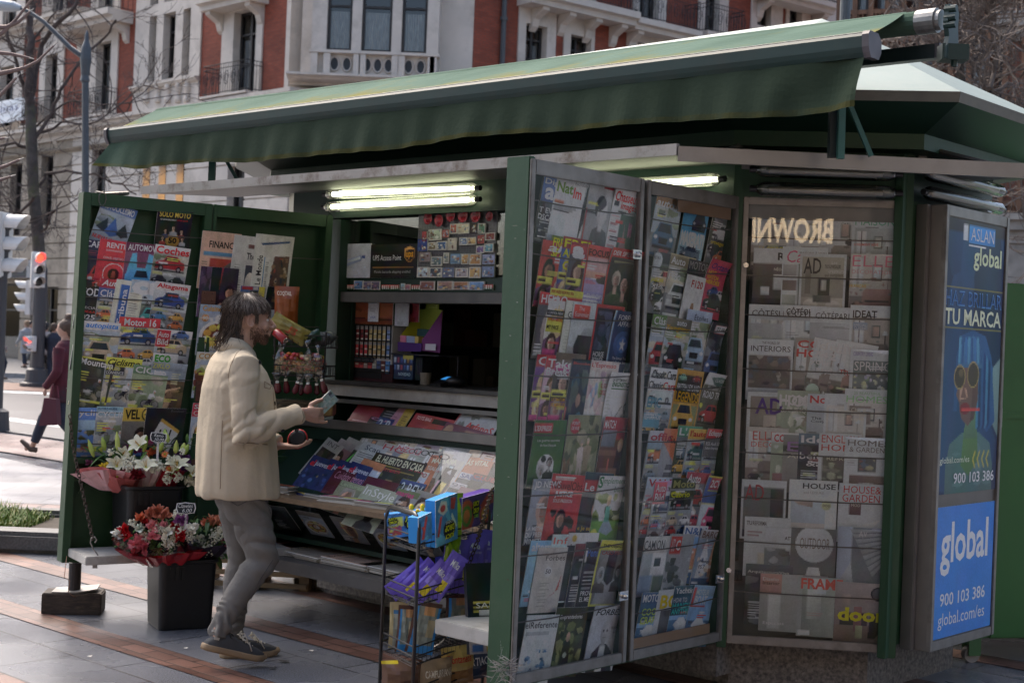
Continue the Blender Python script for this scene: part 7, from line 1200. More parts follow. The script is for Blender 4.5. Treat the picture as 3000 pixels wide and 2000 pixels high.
# slanted display inside the counter
RSAT=.8;RGRAD=.3;RGRAIN=.12
SDo=K(2.98,-.50,.705);sup=(K(2.98,-.22,1.04)-K(2.98,-.50,.705)).normalized();SD=fr(SDo,-KU,sup)
KZ=(800,950,3.136)
def zk(row):return[tuple(list(e[:7])+[dict(e[7] if len(e)>7 else{},po=KZ)]) for e in row]
bt=["8c8478","7c6c5c","6c7464","8c7c80","5c6874","8a8a84","745c50","90887c"]
rack(SD,0,0,1,[
zk([(["grey","brown","mossy","mauve","slate","silver","rust","sandy"][i]+" cropped",x,y,"","fff",bt[i],"face" if i%2 else "roomf",dict(t=4,ac=bt[i],s=(.2,.24),lay=0)) for i,(x,y) in enumerate(((860,985),(1030,1000),(1150,1012),(1350,1040),(1460,1055),(1600,1085),(1700,1090),(1900,1105)))]),
zk([("dark portrait white topped",515,1040,"INT","3c3c3c","8c8c88","",dict(t=16,s=(.19,.27),bold=0,tbox=(.2,.84,.8,.95),extra=X(('R',.08,.04,.92,.76,"24201e"),('blot',.1,.04,.9,.7,["3c342c","181614"],6,.3,1)))),("pinkish portrait",635,1050,"","fff","8c8484","face",dict(t=14,s=(.17,.27),ac="6c4c50")),("white topped photo with green leaf",708,1038,"","fff","9c9c98","",dict(t=12,s=(.2,.28),extra=X(('R',.1,.04,.9,.8,"34302c"),('P',[(.6,.5),(.75,.78),(.7,.45)],"4cb43c"),('blot',.1,.05,.9,.5,["5c4c3c","20201c"],8,.3,1)))),("white text reading",848,1078,"Scan","24344c","a4a8a8","text",dict(t=8,bold=0,s=(.23,.27),tbox=(.2,.82,.8,.94))),("red lettered home",1040,1092,"HC","98343c","9c9890","room",dict(t=6,bold=0)),("white pink lettered",1168,1108,"NZOU","a8404c","a8a4a0","face",dict(t=6,bold=0,s=(.22,.25))),("white lettered cottage",1320,1130,"COT","2c2c2c","a4a09c","room",dict(t=6,bold=0)),("olive bound",1450,1155,"CO","3c3c38","8c8c7c","roomf",dict(t=6,bold=0)),("pale plain",1610,1148,"","fff","a8a8a8","room",dict(t=6))]),
zk([(["first blue comic","second blue comic","third blue comic","fourth blue comic"][i]+" from the left",x,y,"","fff","1e2c60","",dict(t=8,s=(.2,.26),lay=i,extra=X(('T',"el",.1,.74,.3,.9,"b02430",.03),('T',"jueves",.32,.74,.95,.9,"a8acb8",.02),('blot',.1,.2,.9,.66,["2c4484","8c7c3c","3c5c9c","14204c"],12,.15,i),('R',.2,.06,.8,.14,"b0a02c")))) for i,(x,y) in enumerate(((382,1200),(540,1235),(632,1248),(740,1262)))]+[("orange cropped",848,1236,"","fff","a8683c","food",dict(t=8)),("wide black gardening",962,1182,"EL HUERTO EN CASA","b4b49c","262820","",dict(t=5,s=(.44,.28),tbox=(.08,.8,.98,.96),extra=X(('L',.08,.7,.9,.78,"a89434",2,.4),('blot',0,0,1,.6,["3c4428","5c6430","745c3c"],20,.15,1)))),("wide orange health",1468,1212,"MÁS SANA Y MÁS VITAL","d8c8a8","a8643c","",dict(t=-3,s=(.46,.28),tbox=(.06,.82,.94,.96),extra=X(('R',.5,.3,.95,.6,"a8743c"),('C',.7,.45,.06,"7c9c4c"),('T',"6€",.67,.42,.74,.49,"c8d4a8"),('R',0,0,1,.26,"8c5c3c")))),("dark red edge",1938,1185,"EL","8c7c7c","4c1c20","dark",dict(t=5,ac=None))]),
zk([("wide maroon beauty",590,1320,"Cuídate tienes","a8788c","4c1424","",dict(t=5,s=(.56,.26),shear=.3,bold=0,tbox=(.05,.76,.5,.94),extra=X(('T',"PREMIOS DE",.5,.56,.85,.7,"8c4c58"),('C',.92,.5,.03,"a8788c"),('blot',0,0,1,.3,["5c2434","3c1420"],10,.2,1)))),("white red lettered body",950,1290,"CUERPO MENTE","8c2c3c","a8a49c","food",dict(t=5,s=(.24,.2))),("pale red lettered body",1250,1325,"CUERPO","8c2c3c","a8a8a0","food",dict(t=5,s=(.18,.2))),("black gift pack with pink tubes",1408,1275,"REGALO","a8a8a4","26262a","",dict(t=5,s=(.26,.27),tbox=(.08,.86,.5,.95),extra=X(('L',.1,.4,.35,.78,"8c8c8c",7,.2),('P',[(.5,.1),(.55,.7),(.72,.7),(.66,.1)],"b8909c"),('P',[(.74,.1),(.78,.68),(.94,.66),(.9,.1)],"b09c3c"),('P',[(.75,.9),(.85,.98),(.9,.85)],"a8a8ac")))),("white health",1740,1362,"SABER","2c3c6c","9c9ca4","dark",dict(t=5,s=(.2,.2))),("brown edge",1862,1372,"CLUE","8c2c30","3c2c28","dark",dict(t=5,s=(.18,.2)))]),
zk([("fashion portrait green",640,1430,"Lecturas","8c9c7c","7c8468","face",dict(t=6,s=(.22,.2),ac="6c7058")),("fashion portrait pale",870,1470,"InStyle","c4c4bc","8c9480","",dict(t=6,s=(.28,.26),bold=0,tbox=(.05,.7,.98,.96),extra=X(('head',.62,.5,.3,"a87c68","20181a","3c3c3c",True)))),("blue lettered twin",1195,1425,"2 REV","a8b4cc","203c74","dark",dict(t=4,s=(.2,.15),bold=0,tbox=(.1,.4,.95,.9))),("pink lettered",1168,1512,"maries","a82c6c","5c6c44","face",dict(t=5,s=(.18,.2),tbox=(.02,.8,.8,.95))),("grey haired model",1335,1522,"","fff","70706c","face",dict(t=6,s=(.2,.2),ac="646864")),("pale numbered",1662,1450,"99","5c5c64","9c9ca0","dark",dict(t=6,bold=0,s=(.12,.2))),("pink novel",1740,1498,"Novela","a88c94","6c3c48","",dict(t=6,s=(.24,.2),shear=.2,bold=0,tbox=(.1,.6,.9,.85)))]),
],-.012,"the slanted counter display","magazines in the slanted counter display",tf=.016,dc=.0012,curlp=0)
TR=fr(K(2.98,-.12,1.0),-KU,sup)
rack(TR,0,0,1,[
zk([("plain red folder",790,725,"","fff","80202a","",dict(t=4,s=(.38,.24),cat="booklet",extra=X(('R',.1,.5,.6,.53,"a87078"),('C',.9,.6,.04,"8c8c90"),('R',.15,.1,.4,.3,"7c8ca0")))),("wine and blue",905,840,"Cui","a87c94","44142c","dark",dict(t=5,s=(.2,.14),cat="booklet")),("blue lettered",985,850,"2 R","a8b4cc","203c74","",dict(t=5,s=(.14,.13),cat="booklet",tbox=(.1,.4,.95,.9))),("black gift card",1078,705,"REGALO","b0b0ac","2a2a2e","",dict(t=4,s=(.16,.26),cat="booklet",tbox=(.1,.85,.9,.96),extra=X(('L',.15,.3,.85,.78,"8c8c8c",7,.25)))),("pink wrapped",1175,757,"","fff","a87484","",dict(t=14,s=(.08,.2),cat="sachet",extra=X(('L',.2,.3,.8,.7,"8c5c6c",5)))),("yellow wrapped",1240,765,"","fff","a8902c","",dict(t=4,s=(.08,.18),cat="sachet",extra=X(('L',.2,.3,.8,.7,"6c5c2c",5)))),("red tote bag",1325,820,"TOTE BAG","c8a8a0","942c28","",dict(t=5,s=(.34,.2),cat="sachet",tbox=(.08,.8,.45,.92),extra=X(('R',.5,.76,.88,.92,"2c2420"),('blot',.1,.05,.9,.6,["a83c30","c8b0a0","8c2420"],12,.2,3)))),("red framed white comic",1752,795,"AgfanoS","98302c","8c8c8c","",dict(t=8,s=(.34,.2),cat="booklet",tbox=(.3,.4,.95,.7),extra=X(('R',0,0,.04,1,"8c2420"),('blot',.1,.1,.5,.9,["5c5c54","3c3c38"],8,.25,3)))),("mauve wooden lettered",1610,905,"Novela","b08c90","5c2c3c","",dict(t=8,s=(.4,.12),cat="booklet",bold=0,shear=.2,tbox=(.3,.1,.8,.5),extra=X(('C',.12,.6,.09,"8c6c50"),('R',.45,.6,.95,.85,"7c5c4c"))))])
],-.0,"the open counter trough","goods in the counter trough",tf=.01,dc=.0015,curlp=0)
LC=fr(K(2.98,-.38,.44),-KU,(K(0,-.56,.652)-K(0,-.38,.44)))
q=random.Random(21)
rowl=[]
for i in range(9):
 x=2.9-i*.3;c=bt[i%8]
 o=magazine(LC,2.98-x,.19,.21,.19,q.uniform(-3,3),q.choice(["","SALUD","HOGAR"][:1]),"a8a8a8",q.choice(["6c6c68","7c7468","5c6064"]),q.choice(["face","food","dark","roomf"]),d0=-.01,d1=-.012)
 tag(o,f"{['dim grey', 'dim brown', 'dim slate'][i % 3]} magazine lying {ordn(i + 1)} from the left in the low glass case","magazine","magazines in the low glass case")
 # piles
def pile(p,ang,w,h,n,title,bgc,kind,lab,cat="magazine pile",grp=None,news=False,jit=.012,th=.006,ext=None):
 t=thing(cat.replace(' ','_'),lab,cat,p,grp);q=random.Random(int(abs(p.x*911+p.y*377)*100));b=MB();b.use(col="9c988e")
 for k in range(n-1):
  b.M=Matrix.Translation(Vector(p)+Vector((q.gauss(0,jit*.5),q.gauss(0,jit*.5),k*th)))@Matrix.Rotation(ang+q.gauss(0,.03),4,'Z')
  b.box(-w/2,-h/2,0,w/2,h/2,th*.85,q.choice(["9c988e","8c8880","a4a098","7c7870"]))
 b.build("sheets",newsp,t)
 c=Cv(w,h,bgc);art(c,kind,None,q) if kind else None
 if title:c.R(0,.8,1,1,bgc);c.T(title,.08,.84,.92,.96,"2c2824",.0)
 if ext:ext(c)
 b=MB();b.M=Matrix.Translation(Vector(p)+Vector((0,0,n*th)))@Matrix.Rotation(ang,4,'Z')@Matrix.Translation((-w/2,-h/2,0));c.mesh(b,.004,step=.0003);b.build("top_copy",newsp if news else paper,t)
 return t
ZS=.683
def zpt(x,y):return(800+x/2.613,1400+y/2.613)
for i,(x,y,a,w_,h_,n,kd,lb) in enumerate(((150,30,60,.3,.36,5,"roomf","pile of open folded magazines at the left end of the wooden shelf"),(400,80,50,.3,.38,7,"carx","thick pile of magazines beside the open folded ones on the wooden shelf"),(560,145,40,.24,.32,3,"text","thin pile of grey papers in the middle of the wooden shelf"),(760,165,60,.28,.36,5,"gossip","pile of red and purple weeklies on the wooden shelf"),(1000,205,55,.26,.34,5,"gossip","curled pile of weeklies behind the yellow pipe candies"),(1300,250,50,.26,.34,4,"cars","pile of magazines at the right end of the wooden shelf"))):
 p=atz(*zpt(x,y),ZS);pp=KF.inverted()@p;pp.y=min(max(pp.y,-.5),-.38);p=KF@pp
 pile(p,R(a-90),w_,h_,n,"","8c8478",kd,lb,grp="piles on the wooden shelf")
for i,(x,y,a,n,bc,lb,tt) in enumerate(((150,540,-40,4,"8c7c5c","colourful weeklies spread at the left end of the metal shelf",""),(260,560,-35,4,"8c3c34","red topped weeklies on the low metal shelf","QUE"),(420,590,-48,5,"8c8274","grey newspapers with blue headline on the low metal shelf","la verdad"),(560,620,-42,4,"98805c","yellowish newspapers on the low metal shelf","El Correo"),(700,665,-46,7,"b0907c","thick pile of salmon newspapers on the low metal shelf","Expansion"),(1050,720,-46,7,"9c9890","white newspapers on the low metal shelf behind the wire rack","DEIA"),(1560,870,-46,8,"a09c94","stack of newspapers at the right end of the metal shelf",""))):
 p=atz(*zpt(x,y),.338);pp=KF.inverted()@p;pp.y=min(max(pp.y,-.46),-.4);p=KF@pp
 pile(p,R(a+90),.3,.4,n,tt,bc,"text" if i>1 else "gossip",lb,cat="newspaper pile",grp="newspapers on the low metal shelf",news=True,th=.005)
 # window wall goods
def wpt(x,y,v=.045):return KF.inverted()@onpl(800+x/3.136,500+y/3.136,K(0,v),KV)
def wflat(x0,y0,x1,y1,bgc,fn,name,lab,cat,v=.045,th=.006,grp=None,m=None):
 a=wpt(x0,y0,v);c_=wpt(x1,(y0+y1)/2,v);d=wpt(x0,y1,v);H=max(a.z-d.z,.01);W=max(c_.x-a.x,.01)
 cv=Cv(W,H,bgc);fn(cv) if fn else None
 b=MB();b.M=KF@Matrix.Translation((a.x,v-.004,a.z-H))@Matrix.Rotation(R(90),4,'X');cv.mesh(b,th,step=.0003)
 return tag(b.build(name,m or paper),lab,cat,grp)
def bottle(c):
 c.blot(.05,.0,.95,.6,["8c94ac","9ca4b8"],14,.05,3);c.P([(.22,.4),(.26,.52),(.7,.66),(.76,.62),(.72,.5),(.3,.34)],"7c8cb0");c.P([(.27,.44),(.3,.5),(.68,.62),(.68,.54)],"a8b4cc");c.P([(.72,.58),(.75,.66),(.84,.66),(.83,.56)],"2c4484");c.blot(.2,.05,.6,.4,["5c6c94","8494b4"],16,.06,2)
wflat(608,676,900,985,"9ca0ac",bottle,"bottle_poster","white poster with a splashing blue water bottle inside the kiosk window","poster")
def ups(c):
 c.T("UPS Access Point",.06,.52,.66,.68,"c4c4c4",.0);c.R(.06,.3,.92,.315,"9c6c1c");c.T("Mobile barcode shipping enabled",.1,.12,.86,.22,"9c9c9c",-.005)
 c.P([(.73,.86),(.83,.93),(.93,.86),(.93,.6),(.88,.5),(.83,.45),(.78,.5),(.73,.6)],"b8801c");c.P([(.745,.8),(.83,.84),(.92,.84),(.92,.6),(.87,.52),(.83,.48),(.79,.52),(.745,.6)],"2a1c14");c.T("ups",.755,.54,.91,.76,"b8801c",.03)
wflat(903,682,1332,985,"15130f",ups,"parcel_sign","black parcel service sign with gold shield in the kiosk window","sign")
pb=wflat(1345,372,2052,985,"5c5c5e",lambda c:[c.C(.02+.035*(i%28),.03+.045*(i//28),.005,"1c1c1e",6) for i in range(28*21)],"perforated_board","grey perforated metal board covered with souvenirs in the window","display board",v=.055,th=.004)
q=random.Random(8)
ptn=["plain","lettered","flowered","striped","speckled","glossy"]
for i,(x,y,r_) in enumerate(((1432,440,.036),(1532,460,.036),(1640,412,.037),(1752,412,.04),(1868,412,.04),(1995,420,.028))):
 p=wpt(x,y,.03);b=MB();b.M=KF;b.smooth=True;b.lathe([(.001,0),(r_*.7,.002),(r_,.008),(r_*.96,.009),(r_*.6,.005),(.001,.004)],20,(0,0,0));b.v=[KF@Vector((p.x+(KF.inverted()@v_).x,.03-(KF.inverted()@v_).z,p.z+(KF.inverted()@v_).y)) for v_ in b.v];b.c=[srgb(q.choice(["8c1c28","a02434","701824"])) for _ in b.c]
 tag(b.build("souvenir_plate",mat("glazed",rough=.15,vc=True)),f"{'small red and black' if i == 5 else 'red'} souvenir plate, {ordn(i + 1)} from the left on the board's top row","plate","red plates on the souvenir board")
mg=[(1375,560,40,90,"8c2428"),(1430,545,40,80,"20202c"),(1440,540,110,100,"94a08c"),(1560,545,60,70,"8c3c34"),(1632,490,60,90,"9c4c34"),(1700,485,105,95,"b0a48c"),(1812,485,70,95,"2c2424"),(1890,485,65,95,"4c7c64"),(1955,570,90,70,"7c2824"),
(1335,630,85,110,"1c3478"),(1428,660,75,70,"6c5c3c"),(1508,650,90,80,"2c4c7c"),(1610,620,80,110,"a49c90"),(1715,615,75,70,"6c84a8"),(1795,612,75,70,"c09c5c"),(1885,595,60,75,"983028"),(1870,690,70,70,"6c4c8c"),(1945,670,85,80,"4c94a8"),
(1350,750,100,85,"7c6c6c"),(1455,790,100,85,"54686c"),(1570,755,50,95,"747c74"),(1635,765,90,90,"5c7c9c"),(1735,765,65,95,"a8803c"),(1810,765,105,100,"a8783c"),(1930,770,110,90,"7c84a4"),
(1328,885,105,95,"9cacb8"),(1440,890,115,90,"3c4450"),(1562,890,105,90,"54607c"),(1680,895,115,85,"8c848c"),(1805,885,105,100,"b08c4c"),(1925,880,110,95,"5c7094")]
cn={"8":"reddish","2":"dark","9":"light","b":"sandy","4":"green","7":"muted","1":"blue","6":"purple","a":"beige","c":"orange","5":"blue grey","3":"black"}
rown={0:"second",1:"third",2:"fourth",3:"lowest"};rr=[0]*4
for i,(x,y,w_,h_,col) in enumerate(mg):
 r_=0 if i<9 else 1 if i<18 else 2 if i<25 else 3;rr[r_]+=1
 def fn(c,col=col,i=i):
  c.R(.1,.1,.9,.9,col);c.blot(.1,.1,.9,.9,["c8bca0","8c5c3c","3c5c7c","b0b0a8","5c3c34","8c94a4"],9,.22,i)
 wflat(x,y,x+w_,y+h_,"a8a49c" if i%3 else col,fn,"souvenir_magnet",f"{cn[col[0]]} picture magnet, {ordn(rr[r_])} from the left in the board's {rown[r_]} row","magnet",v=.04,th=.008,grp="magnets on the souvenir board")
ht=[(595,1012,80,42,'f'),(665,1048,80,45,'f'),(748,1010,82,80,"3c6c9c"),(832,1015,78,78,"5c5470"),(905,1015,80,80,"544860"),(1000,1048,80,48,'f'),(1082,1048,80,48,'f'),(1178,1035,34,60,"6c94a4"),(1216,1044,48,50,"90505c"),(1274,1050,90,48,'f'),(1355,1015,135,80,"7c4c44"),(1515,1015,140,80,"8c6c5c"),(1660,1018,138,75,"94643c"),(1802,1018,145,78,"5c84b0"),(1930,1045,95,50,'f')]
for i,(x,y,w_,h_,col) in enumerate(ht):
 def fn(c,col=col,i=i):
  if col=='f':c.R(0,0,1,1,"1c4424");c.R(0,.45,1,1,"98382c");[c.R(.08+.22*k,.15,.2+.22*k,.85,"c8c4b4") for k in range(4)];c.R(.04,.5,.96,.62,"983028")
  else:c.R(.06,.06,.94,.94,col);c.blot(.06,.06,.94,.7,["c89c5c","8c5c6c","5c7ca4","3c3c44"],10,.22,i)
 wflat(x,y,x+w_,y+h_,"a8a49c" if col!='f' else "1c4424",fn,"souvenir_magnet",f"{'red white and green' if col == 'f' else 'landscape picture'} magnet, number {i + 1} along the green strip".replace(f"number {i + 1}",(ordn(i+1) if i<10 else["eleventh","twelfth","thirteenth","fourteenth","fifteenth"][i-10])),"magnet",v=.052,th=.006,grp="magnets on the green strip under the window")
def orange(c):c.blot(0,0,1,1,["7a3c1c","8c4820","6c2c14"],12,.4,3);c.R(0,.1,1,.2,"5c2410");c.R(.7,.15,.98,.22,"3c1a0c");c.R(.14,.2,.5,.25,"3c1a0c")
wflat(620,1150,1105,1402,"7c3a1c",orange,"sunset_poster","orange sunset poster above the cigarette rack","poster",v=.12)
def visa(c):c.T("VISA",.2,.14,.75,.24,"3c4c8c",.0,.2);c.lines(.2,.42,.8,.6,"7c7c84",3);c.R(.3,.8,.8,.84,"5c6c9c")
wflat(882,1175,972,1385,"a8acb4",visa,"payment_notice","white payment notice stuck over the orange poster","notice",v=.105)
wflat(1130,1150,1222,1212,"8c8c90",lambda c:c.blot(.1,.1,.5,.9,["2c2c28"],3,.3,1),"small_card","small grey card above the pinned white sheet","card",v=.13)
wflat(1128,1212,1248,1425,"8c9098",lambda c:(c.lines(.2,.04,.8,.22,"6c7078",4)),"notice_sheet","white sheet of paper pinned beside the orange poster","notice",v=.12)
wflat(1252,1150,1345,1390,"6c1c24",lambda c:c.blot(0,0,1,1,["7c202c","4c141c","8c2c38"],8,.3,1),"red_pouch","red plastic pouch hanging behind the counter","pouch",v=.16)
a=wpt(606,1405,.14);d_=wpt(606,1752,.14);e_=wpt(1092,1600,.14)
cg=thing("cigarette_rack","black cigarette dispenser with three rows of packs behind the counter","cigarette rack",KF@Vector(((a.x+e_.x)/2,.2,1.325)))
b=MB();b.M=KF;b.box(a.x,.145,d_.z,e_.x,.3,a.z);b.box(a.x-.005,.14,1.327,e_.x+.015,.33,d_.z-.002,(.05,.012,.016));b.box(a.x+.05,.135,1.345,e_.x-.08,.139,d_.z-.03,(.01,.01,.01));b.build("cabinet",mat("print_matte"),cg)
cols=[["9c9890","8ca0b4","6c1c20","6c1c20","6c1c20","6c1c20","6c1c20","b09c5c","b09c5c","b09c5c","b09c5c","6c84b4"],["8c8c88","8c8484","5c4c40","b02428","b02428","b02428","b02428","a88c54","a88c54","b09c5c","a88c54","5c7cac"],["6c5c54","5c6068","3c6094","6c3420","a82428","a82428","8c6c64","a82428","8c8c84","3c4c74","5c2c2c","3c74ac"]]
for r_ in range(3):
 for c_ in range(12):
  x0=a.x+.012+c_*(e_.x-a.x-.02)/12;z0=a.z-.012-(r_+1)*.093;cv=Cv(.034,.075,cols[r_][c_]);cv.R(.2,.1,.8,.3,"b4b0a4");cv.R(.1,.6,.9,.7,"2c2424" if c_%2 else "b4b0a4")
  b=MB();b.M=KF@Matrix.Translation((x0,.137,z0))@Matrix.Rotation(R(90),4,'X');cv.mesh(b,.02,step=.0003,sidecol=cols[r_][c_]);b.build("cigarette_pack",mat("print_matte"),cg)
b=MB();b.M=KF
for c_ in range(13):x0=a.x+.004+c_*(e_.x-a.x-.012)/12;b.box(x0,.128,d_.z+.03,x0+.007,.133,a.z)
for r_ in range(4):b.box(a.x,.126,a.z-.008-r_*.093,e_.x,.132,a.z-r_*.093)
b.build("grid",blk,cg)
nt_=MB();p=wpt(720,1725,.12);nt_.M=KF@Matrix.Translation((p.x,.124,p.z-.02))@Matrix.Rotation(R(90),4,'X');cv=Cv(.2,.035,"0c0c0c");cv.T("Street Goya 2a",.02,.1,.98,.9,"4c4c50",-.005,.2);cv.mesh(nt_,.002,step=.0003);nt_.build("nameplate",mat("print_matte"),cg)
def ctr(x,y,v=.2):p=KF.inverted()@onpl(800+x/3.136,950+y/3.136,K(0,v),KV);return KF@Vector((p.x,v,1.326)),p
def cbox(x0,x1,ytop,ybot,v,dep,name,lab,cat,bgc,fn,par=None):
 a=ctr(x0,ytop,v)[1];c_=ctr(x1,ytop,v)[1];zb=ctr(x0,ybot,v)[1].z
 b=MB();b.M=KF@Matrix.Translation((a.x,v,zb))@Matrix.Rotation(R(90),4,'X');cv=Cv(c_.x-a.x,a.z-zb,bgc);fn(cv);cv.mesh(b,dep,step=.0004,sidecol=bgc)
 return tag(b.build(name,mat("print_matte")),lab,cat)
cbox(1105,1290,262,498,.15,.1,"toothbrush_display","blue counter display box of small blister packs","counter display","1c2c4c",lambda c:([c.R(.06+.16*k,.36+.28*j,.16+.16*k,.56+.28*j,["3c5c94","94a4b8","8c3c50","2c4484","5c84b4","94702c"][(k+j)%6]) for k in range(6) for j in range(2)],c.R(.5,.78,1,1,"a8a02c"),c.T("NOVEDAD",.3,.14,.9,.26,"9cb4d0")))
cbox(1292,1375,300,510,.17,.08,"pen_display","dark stand of pens next to the blue counter display","counter display","101418",lambda c:[c.R(.1+.18*k,.1,.18+.18*k,.9,"2c343c") for k in range(5)])
p,_=ctr(1400,500,.2);b=MB();b.lathe([(.03,0),(.035,.07),(.03,.07)],14,tuple(p));tag(b.build("pen_cup",mat("cup_cream",(.25,.22,.17),.6)),"cream cup on the counter beside the pen stand","cup")
p,_=ctr(1560,480,.14)
pt_=thing("card_terminal","black card terminal with lit blue screen on the counter","card terminal",p)
b=MB();b.M=KF;l=KF.inverted()@p;b.prism([(l.x-.03,l.y-.07,1.327),(l.x-.03,l.y-.07,1.34),(l.x-.03,l.y+.07,1.385),(l.x-.03,l.y+.07,1.327)],(.085,0,0));b.build("body",blk,pt_)
b=MB();b.M=KF;b.poly([(l.x-.02,l.y-.0,1.365),(l.x+.045,l.y-.0,1.365),(l.x+.045,l.y+.05,1.381),(l.x-.02,l.y+.05,1.381)]);b.build("screen",mat("blue_screen",(.03,.15,.35),.3,emit=((.03,.2,.5),.35)),pt_)
p,_=ctr(1680,500,.16);b=MB();b.smooth=True;b.ell(tuple(p+upz*.03),(.06,.04,.03),14,8);b.tube([p+upz*.04,p+upz*.07+KV*.05,p+upz*.02+KV*.12],.006,6);tag(b.build("barcode_scanner",blk),"black scanner lying right of the card terminal","scanner")
a1=ctr(1345,-320+0,.2)[1]
vd=thing("vape_display","yellow and purple cardboard counter display with slanted sides","counter display",ctr(1330,250,.2)[0])
def q3(x,y,v):p=ctr(x,y,v)[1];return KF@Vector((p.x,v,p.z))
b=MB();b.use(col="7c8c3c");P=[q3(1405,-195,.26),q3(1520,-195,.26),q3(1520,-135,.26),q3(1560,-130,.26),q3(1540,110,.26),q3(1345,110,.26),q3(1350,-140,.26),q3(1400,-140,.26)];b.prism(P,KV*.004);b.use(col="8c8c1c");b.prism([q3(1350,-140,.255),q3(1345,110,.255),q3(1165,110,.15)],KV*.004);b.use(col="5c2c5c");b.prism([q3(1555,-125,.25),q3(1530,262,.14),q3(1365,240,.14),q3(1368,140,.14),q3(1400,100,.14)],KV*.004);b.use(col="3c1c5c");b.prism([q3(1145,160,.13),q3(1365,175,.13),q3(1360,250,.13),q3(1145,245,.13)],KV*.004)
b.use(col="a8647c");b.prism([q3(1168,100,.145),q3(1220,105,.145),q3(1220,165,.145),q3(1168,160,.145)],KV*.04);b.use(col="7c88a4");b.prism([q3(1225,105,.145),q3(1300,110,.145),q3(1300,170,.145),q3(1225,165,.145)],KV*.04);b.use(col="a89454");b.prism([q3(1302,110,.145),q3(1335,112,.145),q3(1335,172,.145),q3(1302,170,.145)],KV*.04)
b.use(col="a0a0a8");b.prism([q3(1400,178,.128),q3(1495,180,.128),q3(1490,240,.128),q3(1396,234,.128)],KV*.003);b.use(col="1c3c40");b.prism([q3(1325,40,.2),q3(1460,50,.2),q3(1440,110,.2),q3(1320,105,.2)],KV*.05)
b.build("carton",mat("print_matte"),vd)
b=MB();x0,z0=ctr(1445,-175,.2)[1].x,0;tt=MB();A_=ctr(1418,-150,.255)[1];B_=ctr(1505,-190,.255)[1]
tt.M=KF@Matrix.Translation((A_.x,.256,A_.z))@Matrix.Rotation(R(90),4,'X');cv=Cv(B_.x-A_.x,B_.z-A_.z,"8c9c3c");cv.T("LOST MARY",.05,.3,.95,.8,"3c4424",0);cv.mesh(tt,.002,step=.0003);tt.build("header_print",mat("print_matte"),vd)
b=MB();a_=ctr(1105,262,.16)[1];b.M=KF;b.bbox(ctr(1100,300,.16)[1].x,.14,ctr(1100,275,.16)[1].z,ctr(1540,300,.16)[1].x,.32,ctr(1100,262,.16)[1].z,.003)
for x in(1105,1535):xx=ctr(x,300,.16)[1].x;b.box(xx,.3,1.327,xx+.01,.31,ctr(1100,275,.16)[1].z)
tag(b.build("counter_riser",mat("clear_riser",(.05,.05,.06),.2)),"small dark riser shelf carrying the yellow display","shelf")
# candy rack hanging by the left door
wire=mat("black_wire",(.01,.01,.011),.4)
CRy=7.95
def cr(x,y,Y=CRy):return aty(600+x/5.2267,820+y/5.2267,Y)
cra=thing("candy_rack","black wire rack of sweets and snack bags beside the opening","wire rack",cr(1450,2080))
b=MB();r_=.003
def basket(b,x0,x1,yt,yb,Y0=7.8,Y1=8.05,nx=9,sc_=5.2267):
 z1=aty(600+x0/sc_,820+yt/sc_,Y0).z;z0=aty(600+x0/sc_,820+yb/sc_,Y0).z;X0=aty(600+x0/sc_,820+yt/sc_,Y0).x;X1=aty(600+x1/sc_,820+yt/sc_,Y0).x
 for z in(z0,z1):b.tube([(X0,Y0,z),(X1,Y0+.08,z),(X1+.02,Y1+.08,z),(X0+.02,Y1,z),(X0,Y0,z)],.004,5)
 for k in range(nx+1):x=X0+(X1-X0)*k/nx;y=Y0+.08*k/nx;b.tube([(x,y,z1),(x,y,z0),(x+.02,y+.25,z0),(x+.02,y+.25,z1)],.0022,4)
 for k in range(4):y=.08+(Y1-Y0)*k/4;b.tube([(X1+.005*k,Y0+y,z1),(X1+.005*k,Y0+y,z0)],.0022,4)
 return X0,X1,z0,z1
B1=basket(b,1060,1870,830,1010);B2=basket(b,1060,1830,1300,1460);B3=basket(b,1010,1800,1880,2080)
P0=cr(1860,800,7.9);P1=cr(1790,2100,7.9);b.tube([P0,P1],.005,6);P0=cr(1075,800,7.85);P1=cr(1060,2100,7.85);b.tube([P0,P1],.005,6)
b.build("wire_frame",wire,cra)
film=glassmat("clear_bag",(.85,.85,.87),.10,1.0,.15)
